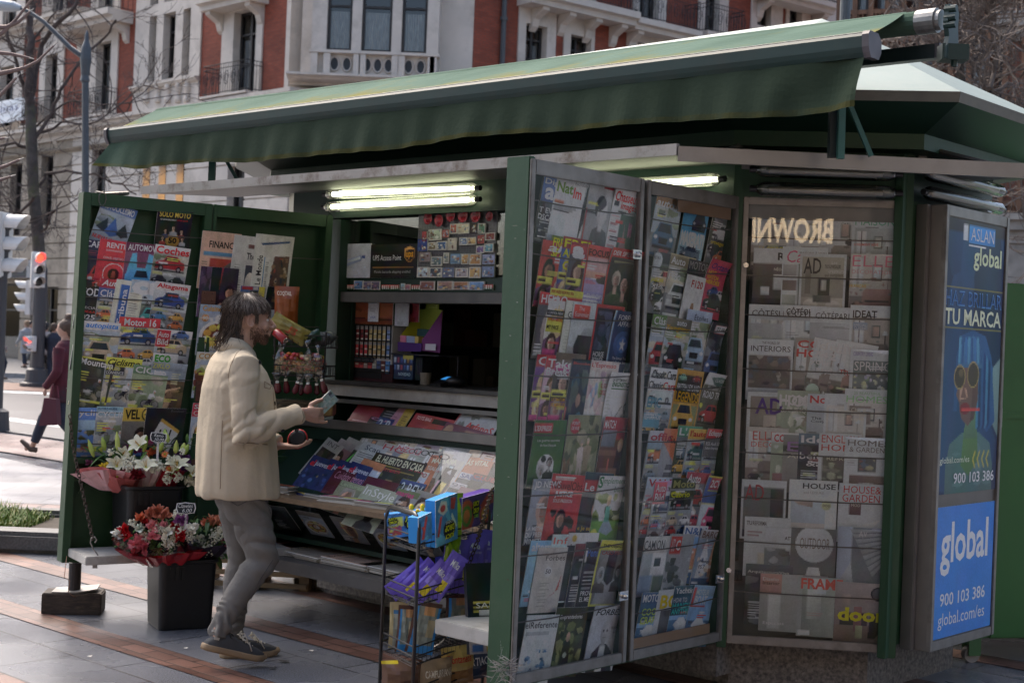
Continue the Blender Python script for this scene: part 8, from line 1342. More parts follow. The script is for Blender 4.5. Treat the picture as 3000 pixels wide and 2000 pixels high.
def bag(c,w_,h,d_,col,lab,cat="snack bag",ang=0,tilt=0,m=None,grp=None,txt=None,tcol="d8d8d0",name=None,top=.1,wig=.012,back=None):
 """pillow bag: flat seams top and bottom, puffed middle"""
 M_=Matrix.Translation(c)@Matrix.Rotation(ang,4,'Z')@Matrix.Rotation(tilt,4,'Y')
 q=random.Random(int(abs(c[0]*1731+c[2]*977)*100));b=MB();b.M=M_;b.smooth=True;nu,nv=10,12
 def f(s,sg):
  def g(u,v):
   pu=(math.sin(math.pi*u))**.5 if 0<u<1 else 0;pv=math.sin(math.pi*min(max((v-.06)/.88,0),1))**.5 if.06<v<.94 else 0
   n_=math.sin(u*19+v*7+c[0]*40)*.5+math.sin(v*23-u*5)*.5
   return Vector(((u-.5)*w_*(1-.07*pv),sg*(d_/2*pu*pv+wig*.4*n_*pu*pv+.0008),v*h))
  return g
 cl=lin(col)
 for sg in(-1,1):
  fn=f(0,sg);
  for j in range(nv):
   for i in range(nu):
    pts=[fn(i/nu,j/nv),fn((i+1)/nu,j/nv),fn((i+1)/nu,(j+1)/nv),fn(i/nu,(j+1)/nv)]
    cc=back(i/nu,j/nv) if back else col
    b.add(pts if sg<0 else pts[::-1],[(0,1,2,3)],cc)
 o=b.build(name or cat.replace(' ','_'),m or mat("foil_print",rough=.28,vc=True,spec=.6))
 tag(o,lab,cat,grp)
 if txt:
  for tx,x0,y0,x1,y1,tc in(txt if isinstance(txt,list) else[(txt,.15,.6,.85,.8,tcol)]):
   vs,fs,a_=glyphs(tx,.01,0);fn=f(0,-1);t=MB();t.M=M_
   t.add([fn(x0+(x1-x0)*x,y0+(y1-y0)*y)+Vector((0,-.0012,0)) for x,y in vs],[f_ for f_ in fs if len(set(f_))>2],tc);t.build("lettering",mat("print_matte"),o)
 return o
bag(cr(1230,860,8.0)-upz*.0,.14,.28,.06,"6c3410","orange brown pouch of snacks at the back of the candy rack",ang=R(8),txt=[("COQTAIL",.1,.8,.7,.9,"b8b0a0")])
bag(cr(1560,905,7.85),.1,.22,.04,"6c6430","olive green snack bag leaning across the candy rack",tilt=R(-62),ang=R(10),txt=[("Mazorca",.25,.3,.7,.6,"a83c30")])
b=MB();b.smooth=True;pA,pB=cr(1080,790,7.78),cr(1240,930,7.74);b.tube([pA,pA.lerp(pB,.06),pA.lerp(pB,.94),pB],[.018,.024,.024,.018],16,cap=False);t_=thing("drink_can","red drink can lying by the man's face on the candy rack","can",pA);b.use(col="8c1418");b.c=[srgb("8c1418")]*len(b.c);b.build("can_body",mat("foil_print"),t_)
b=MB();b.tube([pB,pB.lerp(pA,-.02)],[.018,.017],16);b.build("can_end",mat("chrome"),t_)
b=MB();b.smooth=True
for(x,y,s) in((1500,880,.05),(1640,900,.045),(1800,900,.05),(1880,870,.04),(1350,880,.04)):b.ell(cr(x,y,7.95),(s*1.3,s,s*.8),12,8)
tag(b.build("clear_packet",mat("grey_film",(.09,.10,.10),.25,noise=.5,nscale=30)),"crinkled grey packet lying on top of the candy rack","packet")
tag(bag(cr(1430,940,7.9),.07,.13,.05,"103020","x",tilt=R(70)),"dark green bottle shaped packet beside the olive bag","packet")
q=random.Random(5);P0=cr(1065,1215,7.8);P1=cr(1800,1440,7.83)
tbm=thing("sweet_tub","wide translucent tub heaped with mixed red and orange sweets","tub",Vector(((P0.x+P1.x)/2,7.9,P1.z)))
s_=MB();s_.smooth=True
for k in range(190):s_.ell(Vector((q.uniform(P0.x+.02,P1.x-.01),q.uniform(7.83,7.99),P1.z+.015+(P0.z-P1.z+.02)*q.random())),(q.uniform(.009,.017),.012,q.uniform(.008,.014)),7,5,q.choice(["a03c44","b0642c","a89444","a84848","8c5c5c","b8a888","944038"]))
s_.build("sweets",mat("glazed"),tbm);b=MB();b.M=Matrix.Translation((0,.05,0));b.bbox(P0.x,7.76,P1.z,P1.x,7.97,P0.z,.006);b.build("tub_wall",film,tbm)
for i,(xA,xB,zt_,dx) in enumerate(((1050,1260,1080,0),(1500,1640,1040,20),(1640,1800,1120,-10))):
 c=cr((xA+xB)/2,1230,7.84);b=MB();b.smooth=True;w2=(xB-xA)/5.2267/F*7.84/2;hh=(1230-zt_)/5.2267/F*7.84
 b.lathe([(w2,-.02),(w2*1.05,hh*.35),(w2*.5,hh*.7),(.008,hh),(.012,hh+.01),(w2*.7,hh+.045)],11,tuple(c),sx=1,sy=.6);b.M=Matrix.Identity(4)
 b.v=[v+Vector((.01*math.sin(v.z*90+v.x*130),0,.008*math.sin(v.x*190))) for v in b.v];tag(b.build("clear_bag",film),f"tied clear plastic bag, {ordn(i + 1)} from the left above the sweets tub","plastic bag","clear bags above the sweets tub")
for i in range(7):
 x=1120+i*118+q.uniform(-22,22);c=cr(x,1750+q.uniform(-20,20),7.84+.03*(i%2));cl=q.choice(["44121a","4c161e","3c1218","6c544c" if i==5 else "44121a"])
 t_=thing("sweet_bag",f"twisted bag of dark red sweets, {ordn(i + 1)} from the left in the lower basket","sweet bag",c,"sweet bags in the lower basket")
 R_=Matrix.Translation(c)@Matrix.Rotation(q.uniform(-.35,.35),4,'Y')@Matrix.Rotation(q.uniform(-.2,.2),4,'X');hh=q.uniform(.06,.085);w2=q.uniform(.015,.024)
 s_=MB();s_.smooth=True;s_.M=R_;s_.lathe([(.004,0),(w2,.01),(w2*q.uniform(.9,1.1),hh*.45),(w2*.7,hh*.8),(.006,hh)],9,(0,0,0),col=cl,sy=.6);s_.v=[v+rv(q)*.0025 for v in s_.v];s_.build("sweets",mat("glazed"),t_)
 e_b=MB();e_b.smooth=True;e_b.M=R_;e_b.lathe([(.006,hh),(.005,hh+.008),(.018,hh+.03),(.03,hh+.05)],9,(0,0,0),sy=.4);e_b.v=[v+rv(q)*.003 for v in e_b.v];e_b.build("clear_film",film,t_)
 l=MB();l.M=R_;l.box(-.008,-.011,hh-.006,.008,.008,hh+.005,"b0b0ac");l.build("tag",mat("print_matte"),t_)
b=MB();P0=cr(1040,1880,7.8);P1=cr(1760,2080,7.86)
b.bbox(P0.x,7.81,P1.z,P1.x,8.05,P0.z+.02,.004);tag(b.build("sweet_tub",glassmat("tub_plastic",(.42,.36,.38),.06,1,.2)),"translucent plastic tub in the lowest candy basket","tub")
b=MB();P0=cr(1700,1900,7.8);P1=cr(1960,2080,7.86);b.bbox(P0.x+.02,7.84,P1.z,P1.x,8.0,P0.z,.004);tag(b.build("sweet_tub",mat("amber_tub",(.13,.08,.02),.3)),"amber plastic tub at the right of the lowest basket","tub")
# black wire stand in front
def z3(x,y):return 800+x/2.613,1400+y/2.613
tb_=mat("black_tube",(.012,.013,.015),.3,coat=.3)
WX=Vector((.70,.714,0)).normalized();NX=Vector((.714,-.70,0)).normalized()
w0=aty(*z3(850,700),6.15);w0.z=0;W1=aty(*z3(1105,700),5.86);W1.z=0
WXd=(W1-w0).normalized();WW=(W1-w0).length
e0_=aty(*z3(1640,600),6.42);e0_.z=0
LD_=(e0_-W1);LL=LD_.length;WY=LD_.normalized();
WR=Matrix(((WXd.x,WY.x,0,w0.x),(WXd.y,WY.y,0,w0.y),(0,0,1,0),(0,0,0,1)))
ws_=thing("wire_stand","tall black tubular stand with four wire baskets of snacks","wire stand",w0)
def wz(y,Y=6.15):return aty(*z3(850,y),Y).z
ZT_=aty(*z3(980,245),6.0).z
def loop(yy):
 b=MB();b.M=WR;r0=.06;P=[(0,yy,0),(0,yy,ZT_-r0)]+[(r0-r0*math.cos(a),yy,ZT_-r0+r0*math.sin(a)) for a in[R(15*k) for k in range(1,7)]]+[(WW-r0+r0*math.sin(a),yy,ZT_-r0+r0*math.cos(a)) for a in[R(15*k) for k in range(0,6)]]+[(WW,yy,ZT_-r0),(WW,yy,0)]
 b.smooth=True;b.tube(P,.0125,10);return b.build("tube_frame",tb_,ws_)
loop(0);loop(LL)
levels=[(wz(370),wz(480)),(wz(760),wz(880)),(wz(1175),wz(1320)),(wz(1500,6.1),wz(1620,6.1))]
for zt_,zb_ in levels:
 b=MB();b.M=WR
 for z in(zt_,(zt_+zb_)/2):b.tube([(0,0,z),(WW,0,z),(WW,LL,z),(0,LL,z),(0,0,z)],.0035,5)
 b.tube([(.02,.02,zb_),(WW-.02,.02,zb_),(WW-.02,LL-.02,zb_),(.02,LL-.02,zb_),(.02,.02,zb_)],.003,5)
 n=int(LL/.035)
 for k in range(n+1):y=LL*k/n;b.tube([(WW,y,zt_),(WW-.01,y,zb_),(.01,y,zb_),(0,y,zt_)],.0018,4)
 for k in range(6):x=WW*(k+.5)/6;b.tube([(x,LL,zt_),(x,LL-.02,zb_),(x,.02,zb_)],.0018,4)
 b.build("basket",wire,ws_)
WI=WR.inverted()
def wl(x,y,z):return WR@Vector((x,y,z))
def jbox(M_,W,H,D,bgc,fn,lab):
 c=Cv(W,H,bgc);fn(c);b=MB();b.M=M_;c.mesh(b,.002,step=.0004);b.use(col=bgc);b.box(0.0005,.0005,-D,W-.0005,H-.0005,-.0025);return tag(b.build("candy_box",mat("print_matte")),lab,"candy box","candy boxes in the top basket")
def jd(c,x,y,w_,h,purple=False,sub="CHEWS",flip=False):
 c.E(x+w_/2,y+h*.45,w_*.62,h*.62,"101014",14)
 c.T("JUICY",x,y+h*.55,x+w_,y+h,"c8c41c",.03,.1);c.T("DROP",x+w_*.1,y+h*.15,x+w_*.95,y+h*.52,"c8c41c",.03,.1);c.T(sub,x+.2*w_,y-h*.18,x+.9*w_,y+h*.08,"d8d8e0" if not purple else "8cc44c",.01)
def j1(c):
 c.blot(0,0,1,1,["2878b4","3c94c8","1c64a0"],12,.3,2);c.R(.02,.1,.32,.5,"a82c2c");c.R(.04,.45,.38,.85,"c8b01c");jd(c,.04,.55,.2,.3);jd(c,.42,.3,.32,.55);c.P([(.8,.2),(.86,.9),(.92,.95),(.9,.2)],"b83028");c.blot(.02,.1,.3,.5,["7c2c5c","c8b41c","2c84b4"],8,.2,1)
zb=levels[0][1]+.004
P=wl(.0,.0,zb)
jbox(Matrix.Translation(aty(1138,1578,6.14))@Matrix.Rotation(R(14),4,'Z')@Matrix.Rotation(R(90),4,'X')@Matrix.Rotation(R(8),4,'Z'),.19,.105,.06,"2070b0",j1,"blue candy box lettered in yellow, lying behind the front tube of the stand")
m2_=Matrix.Translation(wl(WW+.006,.0+.0,zb+.03))@Matrix.Rotation(math.atan2(WY.y,WY.x),4,'Z')@Matrix.Rotation(R(90),4,'X')@Matrix.Rotation(R(8),4,'Z')
jbox(m2_,.11,.11,.05,"2474b0",lambda c:(c.blot(0,0,1,1,["2878b4","3c94c8"],8,.3,1),c.P([(.2,.1),(.55,.95),(.7,.9),(.4,.1)],"b83028"),c.P([(.35,.4),(.2,.6),(.4,.55)],"b83028")),"small end of a blue candy box beside the upturned one")
def j2(c):
 c.blot(0,0,1,1,["2880bc","3c94c8","2474b0"],10,.3,4);c.P([(.1,.75),(.25,.95),(.5,.9),(.55,.7),(.35,.62)],"b8c4c8");c.E(.33,.78,.12,.08,"b02c34");c.P([(.68,.7),(.7,.95),(.95,.92),(.85,.68)],"b03430");c.P([(.06,.2),(.2,.62),(.3,.62),(.16,.2)],"b83028");c.P([(.75,.62),(.98,.3),(.9,.25),(.7,.55)],"a8bcc8");c.E(.62,.28,.28,.2,"101014")
 vs,fs,_a=glyphs("JUICY",.03,0);c.ops.append((c.n,[(.82-x*.42,.22-y*.13) for x,y in vs],fs,pr("c8c41c")));c.n+=1
 vs,fs,_a=glyphs("DROP",.03,0);c.ops.append((c.n,[(.82-x*.42,.38-y*.13) for x,y in vs],fs,pr("c8c41c")));c.n+=1
 vs,fs,_a=glyphs("CHEWS",.01,0);c.ops.append((c.n,[(.74-x*.3,.48-y*.07) for x,y in vs],fs,pr("d8d8e0")));c.n+=1
jbox(Matrix.Translation(wl(WW+.01,.14,zb+.0))@Matrix.Rotation(math.atan2(WY.y,WY.x),4,'Z')@Matrix.Rotation(R(90),4,'X')@Matrix.Rotation(R(6),4,'Z'),.19,.2,.05,"2474b0",j2,"blue candy box standing upside down at the front of the top basket")
def j3(c):
 c.blot(0,0,1,1,["4c2c84","5c3898"],8,.3,4);c.C(.14,.4,.24,"a83c24");c.C(.14,.4,.16,"4c7c2c");c.C(.14,.4,.1,"b05c24");c.C(.7,.3,.16,"a83c24");c.C(.7,.3,.1,"c08c2c");jd(c,.32,.35,.2,.45,True,"GUMMIES");c.P([(.55,.6),(.8,.95),(.9,.9),(.65,.5)],"b03028");c.R(.82,.6,.98,.9,"a83c50");c.P([(.9,.1),(1,.5),(.94,.1)],"3c84b4")
jbox(Matrix.Translation(wl(WW+.004,.37,zb+.05))@Matrix.Rotation(math.atan2(WY.y,WY.x),4,'Z')@Matrix.Rotation(R(90),4,'X')@Matrix.Rotation(R(3),4,'Z'),.3,.14,.06,"44287c",j3,"purple candy box with fruit circles at the far end of the basket")
for i,(dx,dy) in enumerate(((.12,.06),(.16,.12))):
 b=MB();b.smooth=True;p=wl(dx,dy+.05,zb+.1);b.lathe([(.016,0),(.016,.02)],10,tuple(p),col="24508c");b.lathe([(.013,.02),(.013,.03),(.009,.034),(.011,.05),(.006,.06),(.001,.062)],10,tuple(p),col="c8a01c");b.ell(p+Vector((-.02,0,.03)),.009,8,5,"c8a01c")
 tag(b.build("candy_pipe",mat("glazed")),f"{['left', 'right'][i]} one of two yellow and blue candy toys in the top basket","candy toy","candy toys in the top basket")
bag(wl(WW-.03,.33,zb-.03),.1,.24,.05,"7c9c24","lime green snack bag bulging from the top basket",ang=R(50),back=lambda u,v:"7c9c24" if(int(v*6)%2) else "8cac2c")
bag(wl(WW-.02,.29,zb-.12),.09,.14,.03,"748c1c","lime green bag hanging through the basket floor",ang=R(50),tilt=R(10))
def milka(u,v):return "4c3c8c" if not(.42<v<.6 and.55<u<.75) else "a89c1c"
zb=levels[1][1]+.004
mk=lambda u,v:"b8a820" if(.14<v<.34 and.3<u<.75) else("7468b4" if(.36<v<.52 and.15<u<.85) else "5a4aa4")
for i,(x,y,h,tl,Y_) in enumerate(((1142,1742,.2,50,6.12),(1172,1752,.2,46,6.08),(1212,1758,.2,44,6.03),(1262,1750,.22,34,6.05))):
 c_=aty(x,y,Y_);c_.z=max(c_.z,zb);bag(c_,.085,h,.022,"50409c",f"purple biscuit bag lying slanted, {ordn(i + 1)} from the left in the second basket",cat="biscuit bag",ang=R(12),tilt=R(tl),grp="purple biscuit bags in the second basket",txt=[("Milka",.3,.72,.8,.86,"d0cce0")],back=mk)
for i,(x,y,h,w_,Y_) in enumerate(((1322,1748,.235,.135,6.2),(1380,1742,.25,.11,6.28),(1408,1735,.26,.1,6.36))):
 c_=aty(x,y,Y_);c_.z=max(c_.z,zb);bag(c_,w_,h,.026,"4c3c90",f"purple biscuit bag standing upright, {ordn(i + 1)} from the left in the second basket",cat="biscuit bag",ang=R(30),tilt=R(6),grp="purple biscuit bags in the second basket",txt=[("Milka",.12,.74,.6,.84,"d0cce0"),("MINI COOKIES",.12,.66,.7,.7,"a8a0cc")],back=lambda u,v:"b8a820" if(.2<v<.42 and.76<u<.93) else("7c70b8" if(.25<v<.5 and.15<u<.6) else "5a4aa4"))
tag(bag(aty(1290,1748,6.3),.08,.18,.03,"1c2c64","x",ang=R(44)),"dark blue snack bag hidden between the purple ones","snack bag")
zb=levels[2][1]+.004
def cook(u,v):return "3c2018" if(v>.86 or u<.08 or u>.92) else("a07850" if(v>.68 and.35<u<.8) else("2874ac" if(u<.2 or u>.85 or v<.12) else("8c8468" if(u>.5 and.3<v<.62) else "6c746c")))
for i,(x,y,h,w_,an,tl,Y_) in enumerate(((1165,1900,.2,.085,10,0,6.2),(1184,1912,.2,.085,12,3,6.13),(1225,1912,.22,.125,16,10,6.08),(1335,1865,.19,.125,30,2,6.3))):
 c_=aty(x,y,Y_);c_.z=max(c_.z,zb);bag(c_,w_,h,.02,"3c2018",f"{['cream', 'narrow brown', 'tilted brown', 'farthest brown'][i]} topped cookie bag in the third basket",cat="cookie bag",ang=R(an),tilt=R(tl),grp="cookie bags in the third basket",back=cook if i else(lambda u,v:"a89c74" if v>.8 or u<.12 else "2c6c9c" if v>.7 else "8c948c"))
bag(aty(1400,1870,6.4),.11,.13,.06,"84181f","red snack bag leaning behind the white shelf",ang=R(20),txt=[("Lotus",.2,.55,.8,.75,"d0c4c0")])
zb=levels[3][1]+.004
bag(wl(WW-.14,.02,zb),.18,.15,.1,"4c3424","brown bag of bread snacks in the lowest basket",cat="snack bag",ang=R(20),back=lambda u,v:"a8981c" if v>.85 and u<.4 else "4c3424")
bag(wl(WW-.04,.22,zb),.2,.14,.08,"7c6c54","beige camping biscuits bag in the lowest basket",cat="snack bag",ang=R(44),txt=[("CAMPURRIANAS",.1,.5,.9,.72,"c4b8a8")])
bag(wl(WW-.02,.4,zb),.2,.17,.08,"8c7c44","yellow and red biscuit bag in the lowest basket",cat="snack bag",ang=R(44),txt=[("Fontaneda",.1,.6,.8,.8,"a82c24")],back=lambda u,v:"a08c50" if v>.4 else "7c5c34")
bag(wl(WW,.54,zb),.2,.14,.08,"1c2c44","dark blue biscuit bag in the lowest basket",cat="snack bag",ang=R(44),txt=[("ARTIACH",.1,.5,.9,.75,"c4c8c4")])
bk=DR@Vector((.2,.25,.42));
def bkf(c):c.R(0,0,1,.4,"b0b0b0");c.lines(.1,.45,.8,.6,"a89c2c",3);c.T("SALVAT",.15,.5,.85,.56,"b8b8b8",.0);c.R(.2,.42,.8,.48,"c4c4c4");c.R(.05,.02,.25,.1,"2c64a8");c.R(.3,.02,.5,.1,"b8a42c");c.R(.6,.02,1,.2,"b8982c")
c=Cv(.26,.38,"141820");bkf(c);b=MB();b.M=Matrix.Translation(aty(1376,1916,6.0))@Matrix.Rotation(R(25),4,'Z')@Matrix.Rotation(R(90),4,'X')@Matrix.Rotation(R(-12),4,'X');c.mesh(b,.03,step=.0003,sidecol="20242c")
tag(b.build("book_pack",paper),"black cardboard book pack standing on the white fold-down plate","book pack")
# pallet behind the bucket
pw=mat("pallet_wood",(.24,.16,.09),.75,noise=.35,nscale=4,stretch=(1,1,8));pc_=atz(735,1728);pc_.z=0
pa=thing("wooden_crate","slatted wooden pallet crate on the ground under the counter","pallet",pc_)
b=MB();b.M=fr(pc_+Vector((0,.25,0)),(1,-.06,0))
for z in(.02,.09,.16):b.box(-.36,-.25,z,.36,-.23,z+.03);
for x in(-.36,-.02,.31):b.box(x,-.229,.0,x+.06,.2,.2)
b.build("slats",pw,pa);b=MB();b.M=fr(pc_+Vector((0,.25,0)),(1,-.06,0));b.box(-.37,-.26,.205,.37,.22,.225);b.build("deck",mat("pale_board",(.42,.36,.27),.7,noise=.2,nscale=5),pa)
# flower buckets
bkm=mat("black_bucket",(.006,.0065,.008),.45,noise=.1)
def bucket(p,r,h,ang,lab):
 t=thing("flower_bucket",lab,"bucket",p)
 b=MB();b.smooth=False;M_=Matrix.Translation(p)@Matrix.Rotation(ang,4,'Z');b.M=M_
 def rrect(s,z):
  P=[];c_=s*.22
  for(sx,sy,a0) in((1,1,0),(-1,1,90),(-1,-1,180),(1,-1,270)):
   for k in range(6):a=R(a0+18*k);P.append((sx*(s-c_)+c_*math.cos(a),sy*(s-c_)+c_*math.sin(a),z))
  return P
 prof=[(r*.9,0),(r*.92,.01),(r,h-.02),(r*1.06,h-.015),(r*1.06,h),(r*.96,h),(r*.94,h-.06),(r*.86,.03)]
 vs=[];n=24
 for s,z in prof:vs+=rrect(s,z)
 fs=[(i*n+k,i*n+(k+1)%n,(i+1)*n+(k+1)%n,(i+1)*n+k) for i in range(len(prof)-1) for k in range(n)]+[tuple(range(n))[::-1],tuple((len(prof)-1)*n+k for k in range(n))]
 b.add(vs,fs);b.build("tub",bkm,t)
 b=MB();b.M=M_
 for x in(-.6,-.4,-.2):b.box(r*x-.008,-r*1.0-.004,h-.1,r*x+.008,-r*.98,h-.035)
 b.build("grip_slot",blk,t)
 return t
lzs=.381
bp1=onpl(425,1600,LD@Vector((0,-.17,0)),LD.col[1].to_3d());bp1=Vector((bp1.x,bp1.y,lzs))
bucket(bp1,.155,.36,R(33),"black bucket of lilies standing on the white fold-down shelf")
p2=atz(505,1845);p2.z=0;p2.y+=.15
bucket(p2,.155,.37,R(28),"black bucket of carnations standing on the paving")
wrapm=mat("tissue_wrap",rough=.5,vc=True,noise=.15,nscale=20,bump=.4,bscale=30);pet=mat("petals",rough=.55,vc=True);leafm=mat("leaf_print",rough=.45,vc=True)
def wrapcone(b,c,r0,r1,h,col,q,n=22,lean=(0,0),ruff=.2):
 vs=[];
 for j in range(5):
  t=j/4;r=r0+(r1-r0)*t**.8
  for k in range(n):a=2*math.pi*k/n;rr_=r*(1+(.05+.07*t)*(1 if k%2 else-1));vs.append(c+Vector((rr_*math.cos(a)+lean[0]*t,rr_*math.sin(a)+lean[1]*t,h*t*(1+ruff*t*math.sin(a*2+c.x*30)))))
 b.smooth=False
 b.add(vs,[(j*n+k,j*n+(k+1)%n,(j+1)*n+(k+1)%n,(j+1)*n+k) for j in range(4) for k in range(n)],col)
def petal(b,c,d,up,L,w_,col,curl=.3,cup=0,n=4):
 d=d.normalized();s=d.cross(up).normalized();u2=s.cross(d)
 vs=[]
 for i in range(n+1):
  t=i/n;p=c+d*L*t*(1-.2*curl*t)+up*(-curl*L*t*t);ww=w_*math.sin(math.pi*min(.97,.12+.86*t))**.8
  vs+=[p-s*ww+u2*cup*ww,p,p+s*ww+u2*cup*ww]
 b.add(vs,[(3*i+k,3*i+k+1,3*i+k+4,3*i+k+3) for i in range(n) for k in range(2)],col)
def lily(b,c,q,s=.09,axis=None,col="b0ae98"):
 ax=axis or(Vector((q.gauss(0,.4),-.7+q.gauss(0,.3),.8)).normalized());o=ax.orthogonal().normalized()
 for k in range(6):
  a=k*math.pi/3+q.uniform(-.1,.1);r=(Matrix.Rotation(a,3,ax)@o);petal(b,c,(ax*.9+r*.8),ax,s*q.uniform(.9,1.1),s*.2,col,.35,.3,5)
 b.ell(c,(s*.12,s*.12,s*.12),6,4,"8c9c4c")
 for k in range(4):b.tube([c,c+ax*s*.5+rv(q)*.012],.0015,3,col="94702c")
def lbud(b,c,q,s=.09,ax=None):
 ax=ax or Vector((q.gauss(0,.35),q.gauss(-.2,.3),1)).normalized();g=q.choice(["8c9c4c","7c9040","9ca85c"]);b.tube([c,c+ax*s*.3,c+ax*s*.65,c+ax*s],[.006,.014,.013,.003],8,col=g)
def carn(b,c,q,col,s=.032):
 s*=1.22
 for L_ in range(3):
  for k in range(9):
   d=(rv(q)+Vector((0,-.3,.9))*(.5+L_*.4)).normalized();cl=Vector(pr(col))*q.uniform(.85,1.35);petal(b,c,d,rv(q),s*q.uniform(.8,1.1),s*.42,tuple(cl),.3,q.uniform(-.3,.3),2)
def gyp(b,c,q,R_,n=60,s=.0042,col="b4b4a4"):
 n=int(n*1.4)
 for k in range(n):p=c+rv(q)*R_*q.random()**.5;b.ell(p,s*q.uniform(.7,1.3),5,4,col)
def daisy(b,c,q,col,s=.03,mid="8c8c2c"):
 ax=Vector((q.gauss(0,.3),-.8,.5)).normalized();o=ax.orthogonal().normalized()
 for k in range(12):petal(b,c,(Matrix.Rotation(k*math.pi/6,3,ax)@o)+ax*.15,ax,s,s*.16,col,.1,0,2)
 b.ell(c+ax*.003,s*.25,7,5,mid)
def leaf(b,c,d,L,q,w_=.16):
 cl=Vector(lin("4a6a34"))*q.uniform(.7,1.7);petal(b,c,d,Vector((0,0,1)) if abs(d.normalized().z)<.9 else Vector((0,-1,0)),L,L*w_,tuple(cl),.3,.25,5)
def bouquet(lab,c,q,wr,h,r0,r1,lean,fn,cat="bouquet",grp=None,name="flower_bouquet"):
 t=thing(name,lab,cat,c,grp);
 b=MB();
 for w_ in wr:wrapcone(b,c+Vector(w_[1]),r0*w_[2],r1*w_[2],h*w_[3],w_[0],q,lean=lean)
 b.build("wrapping",wrapm,t)
 f=MB();l=MB();fn(f,l,c+Vector((lean[0],lean[1],h)))
 f.build("blossom",pet,t);l.build("foliage",leafm,t)
 return t
q=random.Random(31)
def fl5(x,y,Y):return aty(250+x/5.2267,1200+y/5.2267,Y)
def lil(f,l,c):
 Y=c.y
 for x,y,s in((480,880,.1),(840,560,.1),(560,700,.08)):lily(f,fl5(x,y,Y-.07),q,s)
 lily(f,fl5(930,900,Y-.12),q,.11,Vector((.1,-.6,.9)).normalized())
 for x,y,s in((300,620,.075),(500,640,.11),(690,700,.08),(890,640,.09),(130,720,.1),(1130,640,.06)):lbud(f,fl5(x,y,Y-.05),q,s,Vector(((x-600)/1400,-.1,1)).normalized())
 for x,y,R_,n in((700,830,.05,110),(1100,860,.045,100),(660,960,.03,40),(560,1080,.03,30),(380,640,.02,20)):gyp(f,fl5(x,y,Y-.1),q,R_,n,.005)
 for x,y in((640,610),(740,600),(800,630),(600,640)):carn(f,fl5(x,y,Y-.03),q,"5c1c4c",.025)
 for x,y in((1060,650),(1000,680)):carn(f,fl5(x,y,Y-.03),q,"a85c3c",.025)
 daisy(f,fl5(490,1030,Y-.14),q,"841018",.028);daisy(f,fl5(600,960,Y-.1),q,"641018",.025)
 for x,y in((760,990),(840,1010)):carn(f,fl5(x,y,Y-.12),q,"641420",.03)
 for x,y in((260,880),(200,960),(300,920),(330,860)):lily(f,fl5(x,y,Y-.1),q,.035,None,"c0a424")
 carn(f,fl5(60,820,Y-.05),q,"5c2c44",.02)
 for k in range(46):p=fl5(q.uniform(40,1120),q.uniform(540,1050),Y+q.uniform(-.06,.05));leaf(l,p,Vector((q.gauss(0,.8),q.gauss(-.2,.4),q.gauss(.2,.5))),q.uniform(.06,.13),q)
 for(x0,y0,x1,y1) in((250,680,130,530),(300,680,100,780),(230,1000,-20,980),(950,640,850,720),(560,700,450,560),(1200,620,1330,520)):a=fl5(x0,y0,Y-.08);leaf(l,a,fl5(x1,y1,Y-.12)-a,(fl5(x1,y1,Y-.12)-a).length*1.2,q,.14)
cY=bp1.y
bc=fl5(560,1400,cY);bc=Vector((bc.x+.02,cY,lzs+.3))
bouquet("left lily bouquet in salmon pink paper with yellow and red flowers",bc+Vector((-.05,0,.02)),q,[("a8686a",(0,0,0),1.0,1.0),("b89498",(-.03,-.012,0),1.0,.92),("9c5452",(.04,-.015,-.01),.92,.9)],.115,.06,.185,(-.02,0),lil,grp="lily bouquets in the upper bucket")
def lil2(f,l,c):
 Y=c.y
 lily(f,fl5(1400,900,Y-.1),q,.12,Vector((.15,-.4,1)).normalized());lily(f,fl5(1340,960,Y-.1),q,.07)
 for x,y,s in((1380,680,.09),(1520,680,.06),(1480,640,.05),(1220,480,.07),(1270,500,.06)):lbud(f,fl5(x,y,Y-.04),q,s)
 for x,y,R_,n in((1260,1060,.03,50),(1420,1040,.03,40),(1290,740,.02,20),(1480,640,.02,16)):gyp(f,fl5(x,y,Y-.1),q,R_,n,.0045)
 for x,y in((1560,760),(1560,860),(1520,920),(1430,700)):carn(f,fl5(x,y,Y-.04),q,"4c2454",.022)
 daisy(f,fl5(1220,680,Y-.08),q,"a8602c",.025);daisy(f,fl5(1280,900,Y-.1),q,"a8582c",.022)
 for k in range(26):p=fl5(q.uniform(1180,1600),q.uniform(500,1050),Y+q.uniform(-.04,.06));leaf(l,p,Vector((q.gauss(0,.8),q.gauss(-.2,.4),q.gauss(.3,.5))),q.uniform(.05,.11),q)
bouquet("middle lily bouquet in pale grey pink paper",bc+Vector((.10,.01,.02)),q,[("b09c9e",(0,0,0),1,1),("9c7478",(-.02,-.01,0),.9,1.0)],.125,.05,.13,(.02,0),lil2,grp="lily bouquets in the upper bucket")
def lil3(f,l,c):
 Y=c.y
 lily(f,fl5(1620,1000,Y-.08),q,.1,Vector((.5,-.3,.7)).normalized());gyp(f,fl5(1600,1080,Y-.06),q,.035,60,.0045);gyp(f,fl5(1680,1100,Y-.04),q,.025,40,.0045);carn(f,fl5(1700,1060,Y-.03),q,"4c2454",.02)
 for k in range(16):p=fl5(q.uniform(1560,1720),q.uniform(900,1120),Y+q.uniform(-.02,.06));leaf(l,p,rv(q)+Vector((0,0,.3)),.07,q)
bouquet("small right lily bouquet in crimson paper behind the man's coat",bc+Vector((.19,.03,.01)),q,[("8c1c28",(0,0,0),1,1)],.15,.04,.1,(.03,0),lil3,grp="lily bouquets in the upper bucket")
def px5(x,y,Y):return aty(x/2.24,1300+y/2.24,Y)
fY=p2.y
